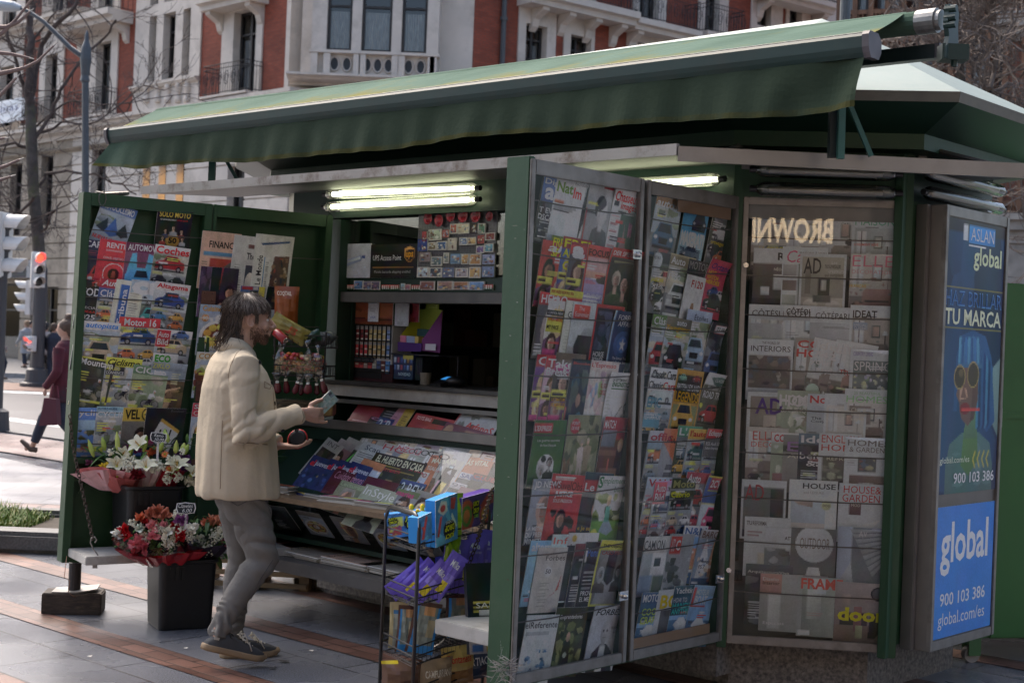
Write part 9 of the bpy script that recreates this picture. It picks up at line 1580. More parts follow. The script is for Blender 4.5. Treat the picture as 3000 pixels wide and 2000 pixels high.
def car_(f,l,c):
 Y=fY-.1
 for x,y,cl,s in((1035,455,"98604e",.04),(985,460,"905848",.035),(1085,470,"98604e",.035),(790,590,"c8c4b4",.036),(830,605,"98141c",.032),(815,570,"98141c",.03),(915,655,"bc747c",.045),(945,680,"b86c78",.035),(880,670,"b86c78",.035),(1000,540,"b87c80",.035),(1000,610,"b4707c",.035),(1095,585,"c8c4b0",.038),(1180,610,"98141c",.038),(1265,565,"c8c4b4",.034),(955,515,"801018",.028),(1145,545,"801018",.026),(1180,505,"6c3c6c",.03),(1210,500,"744474",.028),(1075,540,"a87078",.028),(925,495,"9c5034",.03),(920,560,"a8b0a4",.03)):
  for _ in range(1):carn(f,px5(x,y,Y-.04),q,cl,s)
 for x,y,R_,n in((1120,640,.05,110),(1020,560,.04,70),(1180,560,.05,90),(960,610,.035,50),(1160,460,.03,40),(1250,620,.03,40),(870,520,.025,30),(1120,740,.03,30)):gyp(f,px5(x,y,Y-.03),q,R_,n,.0048)
 for k in range(110):p=px5(q.uniform(780,1300),q.uniform(480,760),Y+q.uniform(-.02,.08));leaf(l,p,rv(q)+Vector((0,-.3,.2)),q.uniform(.035,.08),q,.2)
 for k in range(9):leaf(l,px5(1040,690,Y-.07),Vector((math.cos(k*.7),-.3,math.sin(k*.7))),.04,q,.22)
bq=px5(1060,800,fY-.06);bq=Vector((bq.x,fY-.05,.33))
bouquet("round bouquet of red white and pink carnations in red tissue",bq,q,[("7c2830",(0,0,0),1,1),("8c1c24",(.05,-.012,0),.9,.92)],.085,.1,.225,(-.01,-.0),car_,grp="carnation bouquets in the lower bucket")
def car2(f,l,c):
 Y=fY-.02
 for x,y,cl,s in((1395,520,"9c6a54",.045),(1350,530,"a8644c",.03),(1480,650,"8c4058",.025),(1460,530,"a8644c",.025)):carn(f,px5(x,y,Y),q,cl,s)
 for x,y,R_,n in((1420,600,.045,90),(1370,690,.045,80),(1460,560,.03,50),(1310,620,.03,40)):gyp(f,px5(x,y,Y-.02),q,R_,n,.0046)
 for k in range(70):p=px5(q.uniform(1260,1500),q.uniform(480,760),Y+q.uniform(-.02,.08));leaf(l,p,rv(q)+Vector((0,-.3,.2)),q.uniform(.04,.09),q,.18)
bouquet("dark wrapped bouquet of orange carnations and baby's breath beside the man",Vector((bq.x+.2,fY+.03,.35)),q,[("241c2c",(0,0,0),1,1)],.11,.06,.15,(.02,0),car2,grp="carnation bouquets in the lower bucket")
def film_collar(c,r0,r1,h,lab_parent,lean=(0,0)):
 b=MB();b.smooth=True;wrapcone(b,c,r0,r1,h,(.9,.9,.9),q,18,lean);return b
b=film_collar(bq+Vector((0,-.01,.0)),.1,.26,.15,None);o=b.build("clear_film",glassmat("crisp_film",(.95,.95,.95),.03,.7,.1),bpy.data.objects["flower_bouquet.003"])
def ptag(c,w_,h,ang,lines,lab,stem):
 t=thing("price_tag",lab,"price tag",c)
 b=MB();M_=Matrix.Translation(c)@Matrix.Rotation(R(90),4,'X')@Matrix.Rotation(ang,4,'Z')@Matrix.Translation((-w_/2,0,0));b.M=M_
 def out(k):return[(w_*(.5+k*(x-.5)),h*(.5+k*(y-.5)),0) for x,y in((.08,.1),(0,.5),(.04,.92),(.5,1),(.96,.92),(1,.5),(.92,.1),(.5,0))]
 b.use(col="b8b8b8");b.prism(out(1.0),(0,0,-.003));b.use(col="141a20");b.prism([(x,y,.0012) for x,y,z in out(.9)],(0,0,-.001));b.build("board",mat("print_matte"),t)
 cv=Cv(w_,h,"141a20")
 for s,x0,y0,x1,y1 in lines:cv.T(s,x0,y0,x1,y1,"b8bcc0",-.004,.25)
 b=MB();b.M=M_@Matrix.Translation((0,0,.002));cv.mesh(b,0,base=False,step=.0003);b.build("chalk_lettering",mat("print_matte"),t)
 b=MB();b.prism([c+Vector((-.006,.003,0)),c+Vector((.006,.003,0)),c+Vector((.006,.003,-stem)),c+Vector((-.006,.003,-stem))],(0,.003,0));b.build("stem",mat("white_plastic",(.5,.5,.5),.4),t)
ptag(fl5(1110,500,cY-.12),.09,.055,R(-4),[("Ramo",.25,.55,.8,.85),("10,00",.3,.12,.85,.45)],"small black chalk price tag among the lilies",.1)
ptag(px5(1220,460,fY-.16),.105,.062,R(2),[("Claveles",.12,.55,.85,.88),("6,00",.32,.12,.8,.48)],"black chalk price tag standing above the carnations",.08)
# green container on castors
gc_=atz(2884,1955);GX=KV;
G0=aty(2932,1000,7.5);GF=fr(Vector((G0.x,G0.y,0)),(1,.25,0))
gt=thing("wheeled_cabinet","bright green metal cabinet on castors beyond the right end of the kiosk","cabinet",GF.translation)
zt_=aty(2940,828,7.5).z;zb_=aty(2940,1872,7.5).z
b=MB();b.M=GF;b.bbox(0,0,zb_,1.3,.9,zt_,.01);b.box(.0,-.008,zb_+(zt_-zb_)*.62,1.3,-.001,zb_+(zt_-zb_)*.63+.012);b.build("body",mat("bright_green",(.025,.13,.03),.4,noise=.12,nscale=3),gt)
for x,y in((-.07,.06),(1.1,.1),(1.1,.7)):
 b=MB();b.M=GF;b.tube([(x,y-.018,.045),(x,y+.018,.045)],.045,20);o=b.build("castor_wheel",mat("castor_grey",(.3,.28,.26),.5,noise=.2),gt)
 b=MB();b.M=GF;b.box(x-.03,y-.035,.04,x+.04,y-.028,.16);b.box(x-.03,y+.028,.06,x+.04,y+.035,.16);b.box(x-.05,y-.04,.16,x+.12,y+.04,zb_);b.build("castor_fork",mat("castor_green",(.05,.14,.05),.4),gt)
b=MB();b.M=GF;b.box(-.004,-.004,1.25,.02,-.01,1.35,"a8a8ac");b.build("paper_label",mat("print_matte"),gt)
q=random.Random(77)
for i,(x,y) in enumerate(((1215,1348),(2040,1365),(585,1402),(1290,1330+0))[:3]):
 p=atz(x/2.24,1300+y/2.24);b=MB();b.add([p+Vector((-.012,0,.008)),p+Vector((.01,-.006,.008)),p+Vector((.014,.006,.012)),p+Vector((-.004,.01,.009))],[(0,1,2,3)],"a8a49c")
 tag(b.build("litter_scrap",mat("print_matte")),f"tiny pale scrap on the paving {['near the bucket', 'right of the shoes', 'in the left foreground'][i]}","litter")
for i,(x,y,r_) in enumerate(((1865,1433,.02),(1790,1477,.014))):
 p=atz(x/2.24,1300+y/2.24);b=MB();b.lathe([(r_,0),(r_*.6,.002),(.001,.002)],9,(p.x,p.y,.0085),sx=1.4);tag(b.build("gum_spot",mat("gum",(.02,.02,.022),.6)),f"{['larger', 'smaller'][i]} black chewing gum spot right of the man's shoes","gum spot")
 # people
from mathutils import noise as mn
from mathutils.bvhtree import BVHTree
def remesh(mb,vox,sm,name,m,parent,disp=None,origin=None,sf=.5):
 me=bpy.data.meshes.new("tmp");me.from_pydata([tuple(v) for v in mb.v],[],mb.f);o=bpy.data.objects.new("tmp",me);COL.objects.link(o)
 r=o.modifiers.new("r",'REMESH');r.mode='VOXEL';r.voxel_size=vox
 if sm:s=o.modifiers.new("s",'SMOOTH');s.iterations=sm;s.factor=sf
 bpy.context.view_layer.update();dg=bpy.context.evaluated_depsgraph_get();ev=o.evaluated_get(dg);me2=bpy.data.meshes.new_from_object(ev)
 bpy.data.objects.remove(o)
 if disp:
  ns=[v.normal.copy() for v in me2.vertices]
  for v,n in zip(me2.vertices,ns):v.co=v.co+n*disp(v.co,n)
 vs=[v.co.copy() for v in me2.vertices];fs=[tuple(p.vertices) for p in me2.polygons]
 b=MB();b.smooth=True;b.add(vs,fs);ob=b.build(name,m,parent,origin);bpy.data.meshes.remove(me2)
 return ob,BVHTree.FromPolygons(vs,fs)
def stackr(b,rings,n=20,sq=1.0):
 """rings: (z, cx, cy, rx, ry)"""
 vs=[]
 for z,cx,cy,rx,ry in rings:
  for k in range(n):
   a=2*math.pi*k/n;ca,sa=math.cos(a),math.sin(a);vs.append((cx+rx*math.copysign(abs(ca)**sq,ca),cy+ry*math.copysign(abs(sa)**sq,sa),z))
 m=len(rings);b.add(vs,[(i*n+k,i*n+(k+1)%n,(i+1)*n+(k+1)%n,(i+1)*n+k) for i in range(m-1) for k in range(n)]+[tuple(range(n))[::-1],tuple((m-1)*n+k for k in range(n))])
def hand(b,wr,d,pn,s=1.0,curls=(.5,.6,.7,.8),thumb=None,fl=.075,side=1):
 """wr wrist, d pointing dir, pn palm normal (fingers curl towards it); side=+1 thumb on d x pn side"""
 d=d.normalized();pn=(pn-d*pn.dot(d)).normalized();sd=d.cross(pn)*side
 b.tube([wr-d*.03,wr,wr+d*.03,wr+d*.06*1,wr+d*.088],[(.019,.026),(.018,.027),(.016,.034),(.014,.04),(.011,.037)],14,up=pn)
 L=[1,1.1,1.02,.82]
 for i in range(4):
  o=wr+d*.084+sd*(.03-.02*i);c=curls[i];seg=[fl*.46*L[i],fl*.32*L[i],fl*.26*L[i]];P=[o-d*.012,o];an=0
  for k,sl_ in enumerate(seg):an+=c*(.75 if k==0 else 1.0);P.append(P[-1]+(d*math.cos(an)+pn*math.sin(an))*sl_*s)
  b.tube(P,[.0095,.0095,.0088,.0082,.0065],10)
 t0=wr+d*.025+sd*.026;T=thumb or[t0+sd*.02+d*.025+pn*.008,t0+sd*.028+d*.055+pn*.014,t0+sd*.026+d*.078+pn*.018]
 b.tube([t0-sd*.01]+T,[.014,.0125,.0105,.008],10)
 return sd
skin=mat("skin",(.42,.25,.18),.5,noise=.12,nscale=30,dirt=(.38,.16,.12),dscale=9,damt=.35,bump=.08,bscale=160)
MO=Vector((-1.28,6.88,0));fx=Vector((.927,.375,0)).normalized();MF=fr(MO,fx)
mp_=thing("person","man in cream jacket and grey jeans looking at the counter, phone in hand","person",MO)
# body
b=MB();b.M=MF
V=Vector
b.ell((.0,0,1.675),(.092,.074,.098),20,14);b.ell((.045,0,1.63),(.058,.058,.08),16,10);b.ell((.058,0,1.578),(.036,.042,.034),12,8);b.ell((.075,0,1.556),(.024,.028,.02),10,6)
b.ell((.083,0,1.70),(.018,.05,.03),12,8);b.ell((.088,0,1.668),(.012,.05,.012),10,6)
b.tube([(.093,0,1.668),(.112,0,1.645),(.132,0,1.622),(.118,0,1.612),(.095,0,1.612)],[.008,.0105,.0125,.011,.006],10);b.ell((.116,.012,1.617),(.011,.008,.008),8,6);b.ell((.116,-.012,1.617),(.011,.008,.008),8,6)
b.ell((.104,0,1.592),(.011,.024,.007),10,6);b.ell((.101,0,1.58),(.012,.022,.008),10,6);b.ell((.07,.038,1.62),(.026,.022,.026),10,6);b.ell((.07,-.038,1.62),(.026,.022,.026),10,6)
for s in(1,-1):
 b.tube([V((-.002+.017*math.cos(a),s*(.076+.006*math.sin(a*.5)),1.645+.03*math.sin(a))) for a in[R(40*k+60) for k in range(8)]],[.0055]*8,8);b.ell((-.0,s*.073,1.64),(.014,.006,.022),8,6);b.ell((.004,s*.075,1.618),(.008,.005,.009),8,6)
b.tube([(.0,0,1.62),(-.015,0,1.56),(-.04,0,1.50),(-.055,0,1.42)],[(.058,.055),(.056,.056),(.06,.062),(.08,.09)],16)
stackr(b,[(.84,-.01,0,.1,.15),(1.0,-.02,0,.1,.14),(1.2,-.03,0,.12,.16),(1.38,-.04,0,.11,.17),(1.46,-.05,0,.06,.1)])
SH=V((-.045,-.185,1.43));EL=V((-.055,-.265,1.13));WRI=V((.235,-.195,1.215))
b.tube([SH,SH.lerp(EL,.5),EL],[.05,.045,.04],12);b.tube([EL,EL.lerp(WRI,.4),WRI],[.04,.037,.026],12)
SH2=V((-.04,.185,1.43));EL2=V((-.02,.25,1.12));WR2=V((.2,.09,1.035))
b.tube([SH2,SH2.lerp(EL2,.5),EL2],[.05,.045,.04],12);b.tube([EL2,EL2.lerp(WR2,.4),WR2],[.04,.037,.026],12)
KN=V((.10,-.10,.50));AN=V((-.115,-.155,.2));KF_=V((.035,.085,.49));AF=V((-.0,.085,.1))
b.tube([(-.0,-.09,.88),KN],[.075,.05],12);b.tube([KN,KN.lerp(AN,.3),AN],[.045,.042,.024],12);b.tube([(0,.09,.88),KF_],[.075,.05],12);b.tube([KF_,KF_.lerp(AF,.3),AF],[.045,.042,.024],12)
b.tube([AN,AN+V((-.005,0,-.05)),AN+V((.08,.0,-.1))],[.024,.022,.026],10);b.tube([AF,AF+V((-.01,0,-.05)),AF+V((.1,0,-.06))],[.034,.036,.03],10)
d1=V((.93,.08,-.12)).normalized();pn1=V((.05,1,.12)).normalized()
w1=WRI+V((.0,.0,.0))
hand(b,w1,d1,pn1,1.0,(.35,.75,.95,1.05),thumb=[w1+V((.05,.02,.043)),w1+V((.085,.032,.06)),w1+V((.112,.036,.066))],side=-1)
d2=V((.95,-.25,.0)).normalized();hand(b,WR2,d2,V((0,0,1)),1.0,(.25,.3,.35,.4),side=-1)
body_,bvhb=remesh(b,.0048,3,"body",skin,mp_)
def hit(bvh,x,y):
 d=ray(x,y).normalized();h=bvh.ray_cast(C0,d)
 return(h[0],h[1]) if h[0] is not None else(None,None)
b=MB();b.M=MF;b.smooth=True
for s in(1,-1):b.ell((.082,s*.03,1.652),(.0125,.0125,.0105),12,8,"b8b0a8");b.ell((.0925,s*.031,1.652),(.004,.005,.005),8,6,"1c1410")
b.build("eyes",mat("glazed"),mp_)
b=MB();b.M=MF
for s in(1,-1):b.tube([(.088,s*.045,1.668),(.096,s*.03,1.673),(.097,s*.014,1.668)],.0035,6);b.tube([(.086,s*.042,1.66),(.094,s*.03,1.663),(.093,s*.018,1.659)],.0028,6)
b.build("eyebrows",mat("brow_hair",(.05,.035,.025),.7),mp_)
jawv=[];q=random.Random(12)
hairm=mat("hair_strands",rough=.5,vc=True,spec=.4)
def strand(b,p,d,L,w,col,grav=.3,seg=4,wav=0):
 P=[V(p)];dd=V(d).normalized()
 for i in range(seg):dd=(dd+V((q.gauss(0,wav),q.gauss(0,wav),-grav))).normalized();P.append(P[-1]+dd*L/seg)
 t=(P[-1]-P[0]);s=t.cross(V((0,1,0)));s=s.normalized() if s.length>1e-6 else V((1,0,0))
 vs=[]
 for i,pp in enumerate(P):ww=w*(1-.7*i/seg);vs+=[pp-s*ww,pp+s*ww]
 b.add(vs,[(2*i,2*i+1,2*i+3,2*i+2) for i in range(seg)],col)
b=MB();cols_b=[(.11,.055,.035),(.14,.07,.045),(.07,.038,.026),(.18,.1,.065)]
inv=MF.inverted()
for i in range(3000):
 z=q.uniform(1.535,1.63);yy=q.uniform(-.075,.075);lim=.02+.075*((1.63-z)/.09)**.6
 o=MF@V((.2,yy,z));dr_=(MF.to_3x3()@V((-1,-yy*4,0))).normalized();sd=q.random()
 if sd<.6:o=MF@V((q.uniform(-.005,.1),-.25,z));dr_=MF.to_3x3()@V((0,1,.0))
 h=bvhb.ray_cast(o,dr_)
 if h[0] is None:continue
 p=inv@h[0]
 if p.x<.0 or p.z<1.53 or(p.z>1.585 and p.x>.06 and not(1.596<p.z<1.612)) or p.z>1.63-.3*max(0,p.x-.02)*1.0:continue
 if p.x<.02 and p.z<1.56:continue
 if q.random()<(p.z-1.565)/.07+.12:continue
 n=h[1];b.M=Matrix.Identity(4);strand(b,h[0],n*.5+V((0,0,-.6))+rv(q)*.3,q.uniform(.005,.012),.0009,q.choice(cols_b),.3,2)
b.build("beard",hairm,mp_)
b=MB();cols_h=[(.06,.038,.027),(.035,.023,.017),(.09,.062,.045),(.125,.09,.066),(.025,.017,.013)]
cap=MB();cap.M=MF;cap.ell((-.010,0,1.708),(.107,.084,.069),20,12);cap.ell((-.068,0,1.65),(.052,.066,.08),16,10);cap.ell((-.078,0,1.585),(.036,.056,.05),12,8)
capo,bvhc=remesh(cap,.006,2,"hair",mat("hair_base",(.06,.044,.034),.75,noise=.3,nscale=30,bump=.5,bscale=80,stretch=(1,1,.3)),mp_)
crown=V((-.03,0,1.775))
for i in range(6500):
 a=q.uniform(0,2*math.pi);el=q.uniform(-.35,1.45)
 dl=V((math.cos(a)*math.cos(el),math.sin(a)*math.cos(el),math.sin(el)));o=MF@(V((-.015,0,1.665))+dl*.3)
 h=bvhc.ray_cast(o,MF.to_3x3()@-dl)
 if h[0] is None:continue
 p=inv@h[0]
 if p.x>.062 and p.z<1.70:continue
 if p.x>.0 and p.z<1.675 and abs(p.y)>.03 and p.x>-.0:continue
 nl=(MF.to_3x3().transposed()@h[1]).normalized()
 fl=(p-crown);fl.z=0;fl=fl.normalized() if fl.length>1e-4 else V((1,0,0))
 dd=fl*(.8 if p.z>1.73 else.1)+V((-.25 if p.x<.0 else.25,0,-.8 if p.z<1.74 else-.15));dd=dd-nl*dd.dot(nl)+nl*.08+rv(q)*.16;L=q.uniform(.035,.07)
 if p.x>.03:L=q.uniform(.02,.045)
 zl_=1.682 if p.x>.045 else 1.686 if p.x>.012 else 1.676 if p.x>-.03 else 1.50
 L=min(L,max(.012,(p.z-zl_)/.75));g=q.choice(cols_h)
 if p.z>1.73 and q.random()<.4:g=(.26,.22,.18)  # paler top strands put the hair's highlight into the colour
 b.M=MF;strand(b,p+dl*q.uniform(0,.004),dd,L,q.uniform(.0008,.0018),g,.16,4,.1)
for i in range(900):
 p=V((q.uniform(-.125,-.03),q.uniform(-.07,.07),q.uniform(1.55,1.61)));strand(b,p,V((-.55 if p.x<-.07 else-.1,q.gauss(0,.25),-1)),q.uniform(.04,.085),.0016,q.choice(cols_h),.05,3,.12)
for i in range(60):strand(b,V((q.uniform(-.05,.03),q.uniform(-.03,.03),1.775)),V((q.gauss(-.3,.8),q.gauss(0,.4),.5)),q.uniform(.03,.05),.0009,(.2,.17,.14),.25,3,.1)
for i in range(160):strand(b,V((q.uniform(.018,.034),-.069-q.uniform(0,.004),q.uniform(1.655,1.70))),V((.1,-.0,-1)),q.uniform(.02,.035),.0012,q.choice(cols_h),.1,3,.05)
for i in range(420):y_=q.uniform(-.065,.05);strand(b,V((.072+.022*(1-abs(y_)/.07),y_,q.uniform(1.70,1.735))),V((.55,0,-.6)),q.uniform(.02,.04),.0012,q.choice(cols_h),.35,3,.08)
b.build("hair_locks",hairm,mp_)
# jacket
jm=mat("cream_cotton",(.48,.405,.295),.85,noise=.06,nscale=9,bump=.4,bscale=24)
b=MB();b.M=MF
stackr(b,[(.800,-.015,0,.198,.22),(.83,-.017,0,.2,.225),(.95,-.025,0,.19,.225),(1.1,-.032,0,.178,.222),(1.22,-.028,0,.178,.225),(1.32,-.035,0,.166,.232),(1.40,-.045,0,.14,.222),(1.45,-.055,0,.11,.19),(1.495,-.055,0,.08,.12),(1.52,-.05,0,.072,.08)],28,.9)
b.tube([SH+V((.0,.06,.015)),SH,SH.lerp(EL,.25),SH.lerp(EL,.55),SH.lerp(EL,.85),EL+V((-.012,0,-.01)),EL.lerp(WRI,.2)+V((0,0,-.012)),EL.lerp(WRI,.5),EL.lerp(WRI,.8),WRI+V((-.012,0,-.003))],[.066,.076,.071,.064,.06,.06,.058,.054,.052,.054],18)
b.tube([SH2+V((.0,-.06,.015)),SH2,SH2.lerp(EL2,.3),SH2.lerp(EL2,.7),EL2,EL2.lerp(WR2,.3),EL2.lerp(WR2,.7),WR2+V((-.02,0,0))],[.07,.08,.072,.066,.066,.06,.055,.054],18)
ax_=(EL-SH).normalized();fa=(WRI-EL).normalized()
def jd_(co,n):
 p=inv@co;r=0
 dU=(p-SH).dot(ax_);lat=((p-SH)-ax_*dU).length;dF=(p-EL).dot(fa);latF=((p-EL)-fa*dF).length
 w=mn.noise(p*V((3,3,1.2)).length*.8)*.004
 if p.z<1.32 and not(latF<.09 and dF>0) and p.y>-.25:r+=.016*mn.noise(V((math.atan2(p.y,p.x+.02)*2.6,0,p.z*1.1)))*min(1,(1.32-p.z)/.3)
 r+=.009*mn.noise(V((p.x*8,p.y*8,p.z*5))+V((3,1,7)))
 if lat<.11 and-.02<dU<.4:
  k=max(0,1-abs(dU-.3)/.13)+.45*max(0,1-abs(dU-.06)/.1);r+=.034*k*(abs(mn.noise(V((dU*17+p.x*9,p.y*5,p.x*6))))-.2)
 if latF<.1 and 0<dF<.36:
  k=max(0,1-dF/.2)*1.0+.25;r+=.034*k*(abs(mn.noise(V((dF*15-p.z*11,p.y*5,p.z*5+9))))-.2)
 return r
jk_,bvhj=remesh(b,.0062,2,"jacket",jm,mp_,disp=jd_)
def surfline(par,pts,col_m,r=.0016,off=.0006,name="seam",conv=None,sub=6):
 P=[]
 for i in range(len(pts)-1):
  for k in range(sub):t=k/sub;x=pts[i][0]+(pts[i+1][0]-pts[i][0])*t;y=pts[i][1]+(pts[i+1][1]-pts[i][1])*t;P.append((x,y))
 P.append(pts[-1]);Q=[]
 for x,y in P:
  if conv:x,y=conv(x,y)
  h,n=hit(bvhj,x,y)
  if h is not None:Q.append(h+n*off)
 b=MB();
 if len(Q)>2:b.smooth=True;b.tube(Q,r,5)
 return b.build(name,col_m,par)
seamm=mat("jacket_seam",(.25,.19,.13),.9)
c6=lambda x,y:(600+x/5.2267,820+y/5.2267);c4=lambda x,y:(x/2.24,650+y/2.24)
surfline(jk_,[(590,1030),(480,1130),(400,1300),(362,1450),(375,1600)],seamm,conv=c6)
surfline(jk_,[(570,950),(600,1030)],seamm,.0025,conv=c6);surfline(jk_,[(560,930),(690,940),(760,990)],seamm,conv=c6)
surfline(jk_,[(1460,1300),(1450,1568),(1445,1750)],seamm,conv=c4);surfline(jk_,[(1565,1445),(1755,1460)],mat("seam_dark",(.22,.17,.12),.9),.0022,conv=c4)
surfline(jk_,[(1975,1210),(1995,1280),(1960,1375),(1900,1385)],seamm,.002,conv=c4)
surfline(jk_,[(1735,1045),(1780,1075),(1770,1095),(1735,1085),(1735,1045)],seamm,.002,conv=c4)
surfline(jk_,[(1690,770),(1745,850),(1760,890),(1752,950),(1790,1100),(1800,1230)],seamm,.002,conv=c4)
b=MB();b.M=MF;b.smooth=True
vs=[];n=22
for j,(z0,rr,tz) in enumerate(((1.475,1.02,0),(1.505,1.0,.006),(1.545,.98,.012),(1.552,1.0,.012),(1.52,1.1,.006),(1.49,1.2,0))):
 for k in range(n+1):a=R(28+304*k/n);ca=math.cos(a);vs.append((-.05+.078*rr*ca+.018*max(0,ca),.078*rr*math.sin(a),z0+.012*-ca-.065*max(0,ca)**1.5))
b.add(vs,[(j*(n+1)+k,j*(n+1)+k+1,(j+1)*(n+1)+k+1,(j+1)*(n+1)+k) for j in range(5) for k in range(n)])
co=b.build("collar",jm,jk_);sm_=co.modifiers.new("solid",'SOLIDIFY');sm_.thickness=.004
btn=mat("dark_button",(.012,.013,.018),.25)
for x,y in((1770,920),(1776,1057),(1797,1190),(1922,1366),(1945,1366)):
 h=None;k=0
 while h is None and k<60:k+=3;h,n_=hit(bvhj,*c4(x+6-k,y))
 if k>3:h,n_=hit(bvhj,*c4(x-8-k,y))
 if h is None:h=aty(*c4(x,y),6.78);n_=V((.3,-.95,0))
 o=n_.orthogonal().normalized();b=MB();b.M=fr(h+n_*.001,o,n_);b.lathe([(.0095,0),(.0105,.003),(.0085,.0045),(.006,.003),(.001,.003)],14);b.build("button",btn,jk_)
 # jeans
dn=mat("grey_denim",(.15,.142,.13),.85,noise=.14,nscale=7,dirt=(.2,.2,.2),dscale=3,damt=.5,bump=.45,bscale=34)
b=MB();b.M=MF
stackr(b,[(.72,.0,0,.09,.13),(.78,-.01,0,.115,.16),(.88,-.01,0,.12,.165),(.97,-.01,0,.115,.16)],24)
b.tube([(-.02,-.085,.87),(.015,-.088,.76),(.055,-.094,.64),KN+V((-.004,0,.0)),KN.lerp(AN,.2)+V((-.012,0,0)),KN.lerp(AN,.5)+V((-.012,0,0)),KN.lerp(AN,.8),AN+V((-.0,0,-.04))],[(.112,.09),(.105,.088),(.09,.078),(.078,.07),(.07,.064),(.06,.056),(.052,.048),(.046,.044)],18)
b.tube([(-.02,.085,.87),(.0,.086,.76),(.02,.086,.63),KF_,KF_.lerp(AF,.3)+V((-.012,0,0)),KF_.lerp(AF,.7),AF+V((0,0,.0))],[(.11,.09),(.1,.086),(.086,.076),(.072,.066),(.068,.062),(.056,.052),(.052,.05)],18)
lgd=(AN-KN).normalized()
def dd_(co,n):
 p=inv@co;r=.004*mn.noise(V((p.x*12,p.y*12,p.z*7)));near=p.y<-.0
 if near:
  d=(p-KN).dot(lgd);L_=(AN-KN).length
  r+=.03*(abs(mn.noise(V((d*20+p.x*8,p.y*7,p.x*5))))-.2)*max(0,1-abs(d+.02)/.16)
  r+=.011*math.sin(d*150+9*mn.noise(p*9))*(.5+mn.noise(p*14))*max(0,min(1,(d-L_*.6)/.1))
 else:r+=.011*math.sin(p.z*150+9*mn.noise(p*9))*(.5+mn.noise(p*14))*max(0,min(1,(.26-p.z)/.06))+.004*math.sin(p.z*80+p.x*30)*max(0,1-abs(p.z-.5)/.14)
 if p.z>.6:r+=.022*(abs(mn.noise(V((p.z*16+p.x*12,p.y*6,3))))-.2)*max(0,1-abs(p.z-.72)/.15)
 return r
je,bvhp=remesh(b,.0058,2,"jeans",dn,mp_,disp=dd_)
_j=bvhj;bvhj=bvhp
surfline(je,[(1490,360),(1560,405),(1640,365)],mat("denim_seam",(.07,.07,.075),.9),.0018,conv=lambda x,y:(x/2.24,1300+y/2.24));surfline(je,[(1740,350),(1790,500),(1850,600)],mat("denim_seam"),.0015,conv=lambda x,y:(x/2.24,1300+y/2.24));surfline(je,[(1790,760),(1700,900),(1620,1080),(1600,1170)],mat("denim_seam"),.0015,conv=lambda x,y:(x/2.24,1300+y/2.24))
bvhj=_j
# shoes
def shoe(heel,toe,hz,tz,s,ank):
 h=V((heel[0],heel[1],hz));t=V((toe[0],toe[1],tz));d=(t-h);L=d.length;d.normalize();sd=V((-d.y,d.x,0)).normalized();up=d.cross(sd);up=up if up.z>0 else-up
 M_=MF@Matrix(((d.x,sd.x,up.x,h.x),(d.y,sd.y,up.y,h.y),(d.z,sd.z,up.z,h.z),(0,0,0,1)))
 prof=[(0,.0),(.02,.028),(.08,.034),(.15,.03),(.2,.04),(.25,.043),(.285,.034),(.303,.0)];k_=L/.303
 out=[(x*k_,y) for x,y in prof]+[(x*k_,-y) for x,y in prof[-2:0:-1]]
 sh=thing("shoe","","",M_@V((.15,0,0)));del sh['label'];del sh['category'];wo=ORG[sh.name];sh.parent=mp_;sh.location=wo-MO
 b=MB();b.M=M_;b.smooth=True;n=len(out)
 rings=[(1.0,0),(1.02,.006),(1.02,.02),(1.0,.026)]
 vs=[((x-.15*k_)*k+.15*k_,y*k,z+(.004 if z>0 else 0)+(.012*max(0,(x/L-.8))/.2)) for k,z in rings for x,y in out]
 b.add(vs,[(j*n+i,j*n+(i+1)%n,(j+1)*n+(i+1)%n,(j+1)*n+i) for j in range(3) for i in range(n)]+[tuple(range(n))[::-1],tuple(3*n+i for i in range(n))]);b.build("sole",mat("gum_sole",(.27,.19,.11),.6,noise=.1),sh)
 b=MB();b.M=M_;b.smooth=True;up_r=[]
 hs=[(.96,.024,0),(.95,.04,0),(.86,.055,-.02),(.70,.068,-.045),(.52,.08,-.075),(.36,.095,-.1)]
 vs=[(((x-.15*k_)*k+.15*k_+sx*(1 if x>.1 else.0)*(x/L)),y*(k**.5),z-(.0)*x) for k,z,sx in hs for x,y in out]
 m=len(hs);b.add(vs,[(j*n+i,j*n+(i+1)%n,(j+1)*n+(i+1)%n,(j+1)*n+i) for j in range(m-1) for i in range(n)]+[tuple((m-1)*n+i for i in range(n))]);b.build("upper",mat("charcoal_canvas",(.055,.058,.062),.85,noise=.15,bump=.2,bscale=300),sh)
 b=MB();b.M=M_;b.smooth=True;b.ell((L*.93,0,.026),(.028,.036,.016),12,8);b.build("toe_cap",mat("gum_sole"),sh)
 b=MB();b.M=M_;b.smooth=True
 for k in range(5):
  x=L*(.72-.055*k);z=.058+.011*k;b.tube([(x,-.026,z-.006),(x+.01,0,z+.006),(x,.026,z-.006)],.0032,6)
 for s_ in(-1,1):b.tube([(L*.5,0,.105),(L*.55,s_*.03,.115),(L*.62,s_*.045,.085),(L*.57,s_*.03,.085),(L*.5,0,.1)],.003,6);b.tube([(L*.5,0,.1),(L*.66,s_*.04,.075),(L*.72,s_*.045,.045)],.003,6)
 b.build("laces",mat("cream_lace",(.5,.46,.38),.8),sh)
 b=MB();b.M=M_;b.box(L*.12,-.0375,.06,L*.2,-.035,.072);b.build("tab",mat("cream_lace"),sh)
shoe((-.195,-.165),(.112,-.15),.105,.022,1,AN);shoe((-.055,.085),(.235,.085),.0,.0,1,AF)
pc0=MF@(w1+V((.125,.045,.045)))
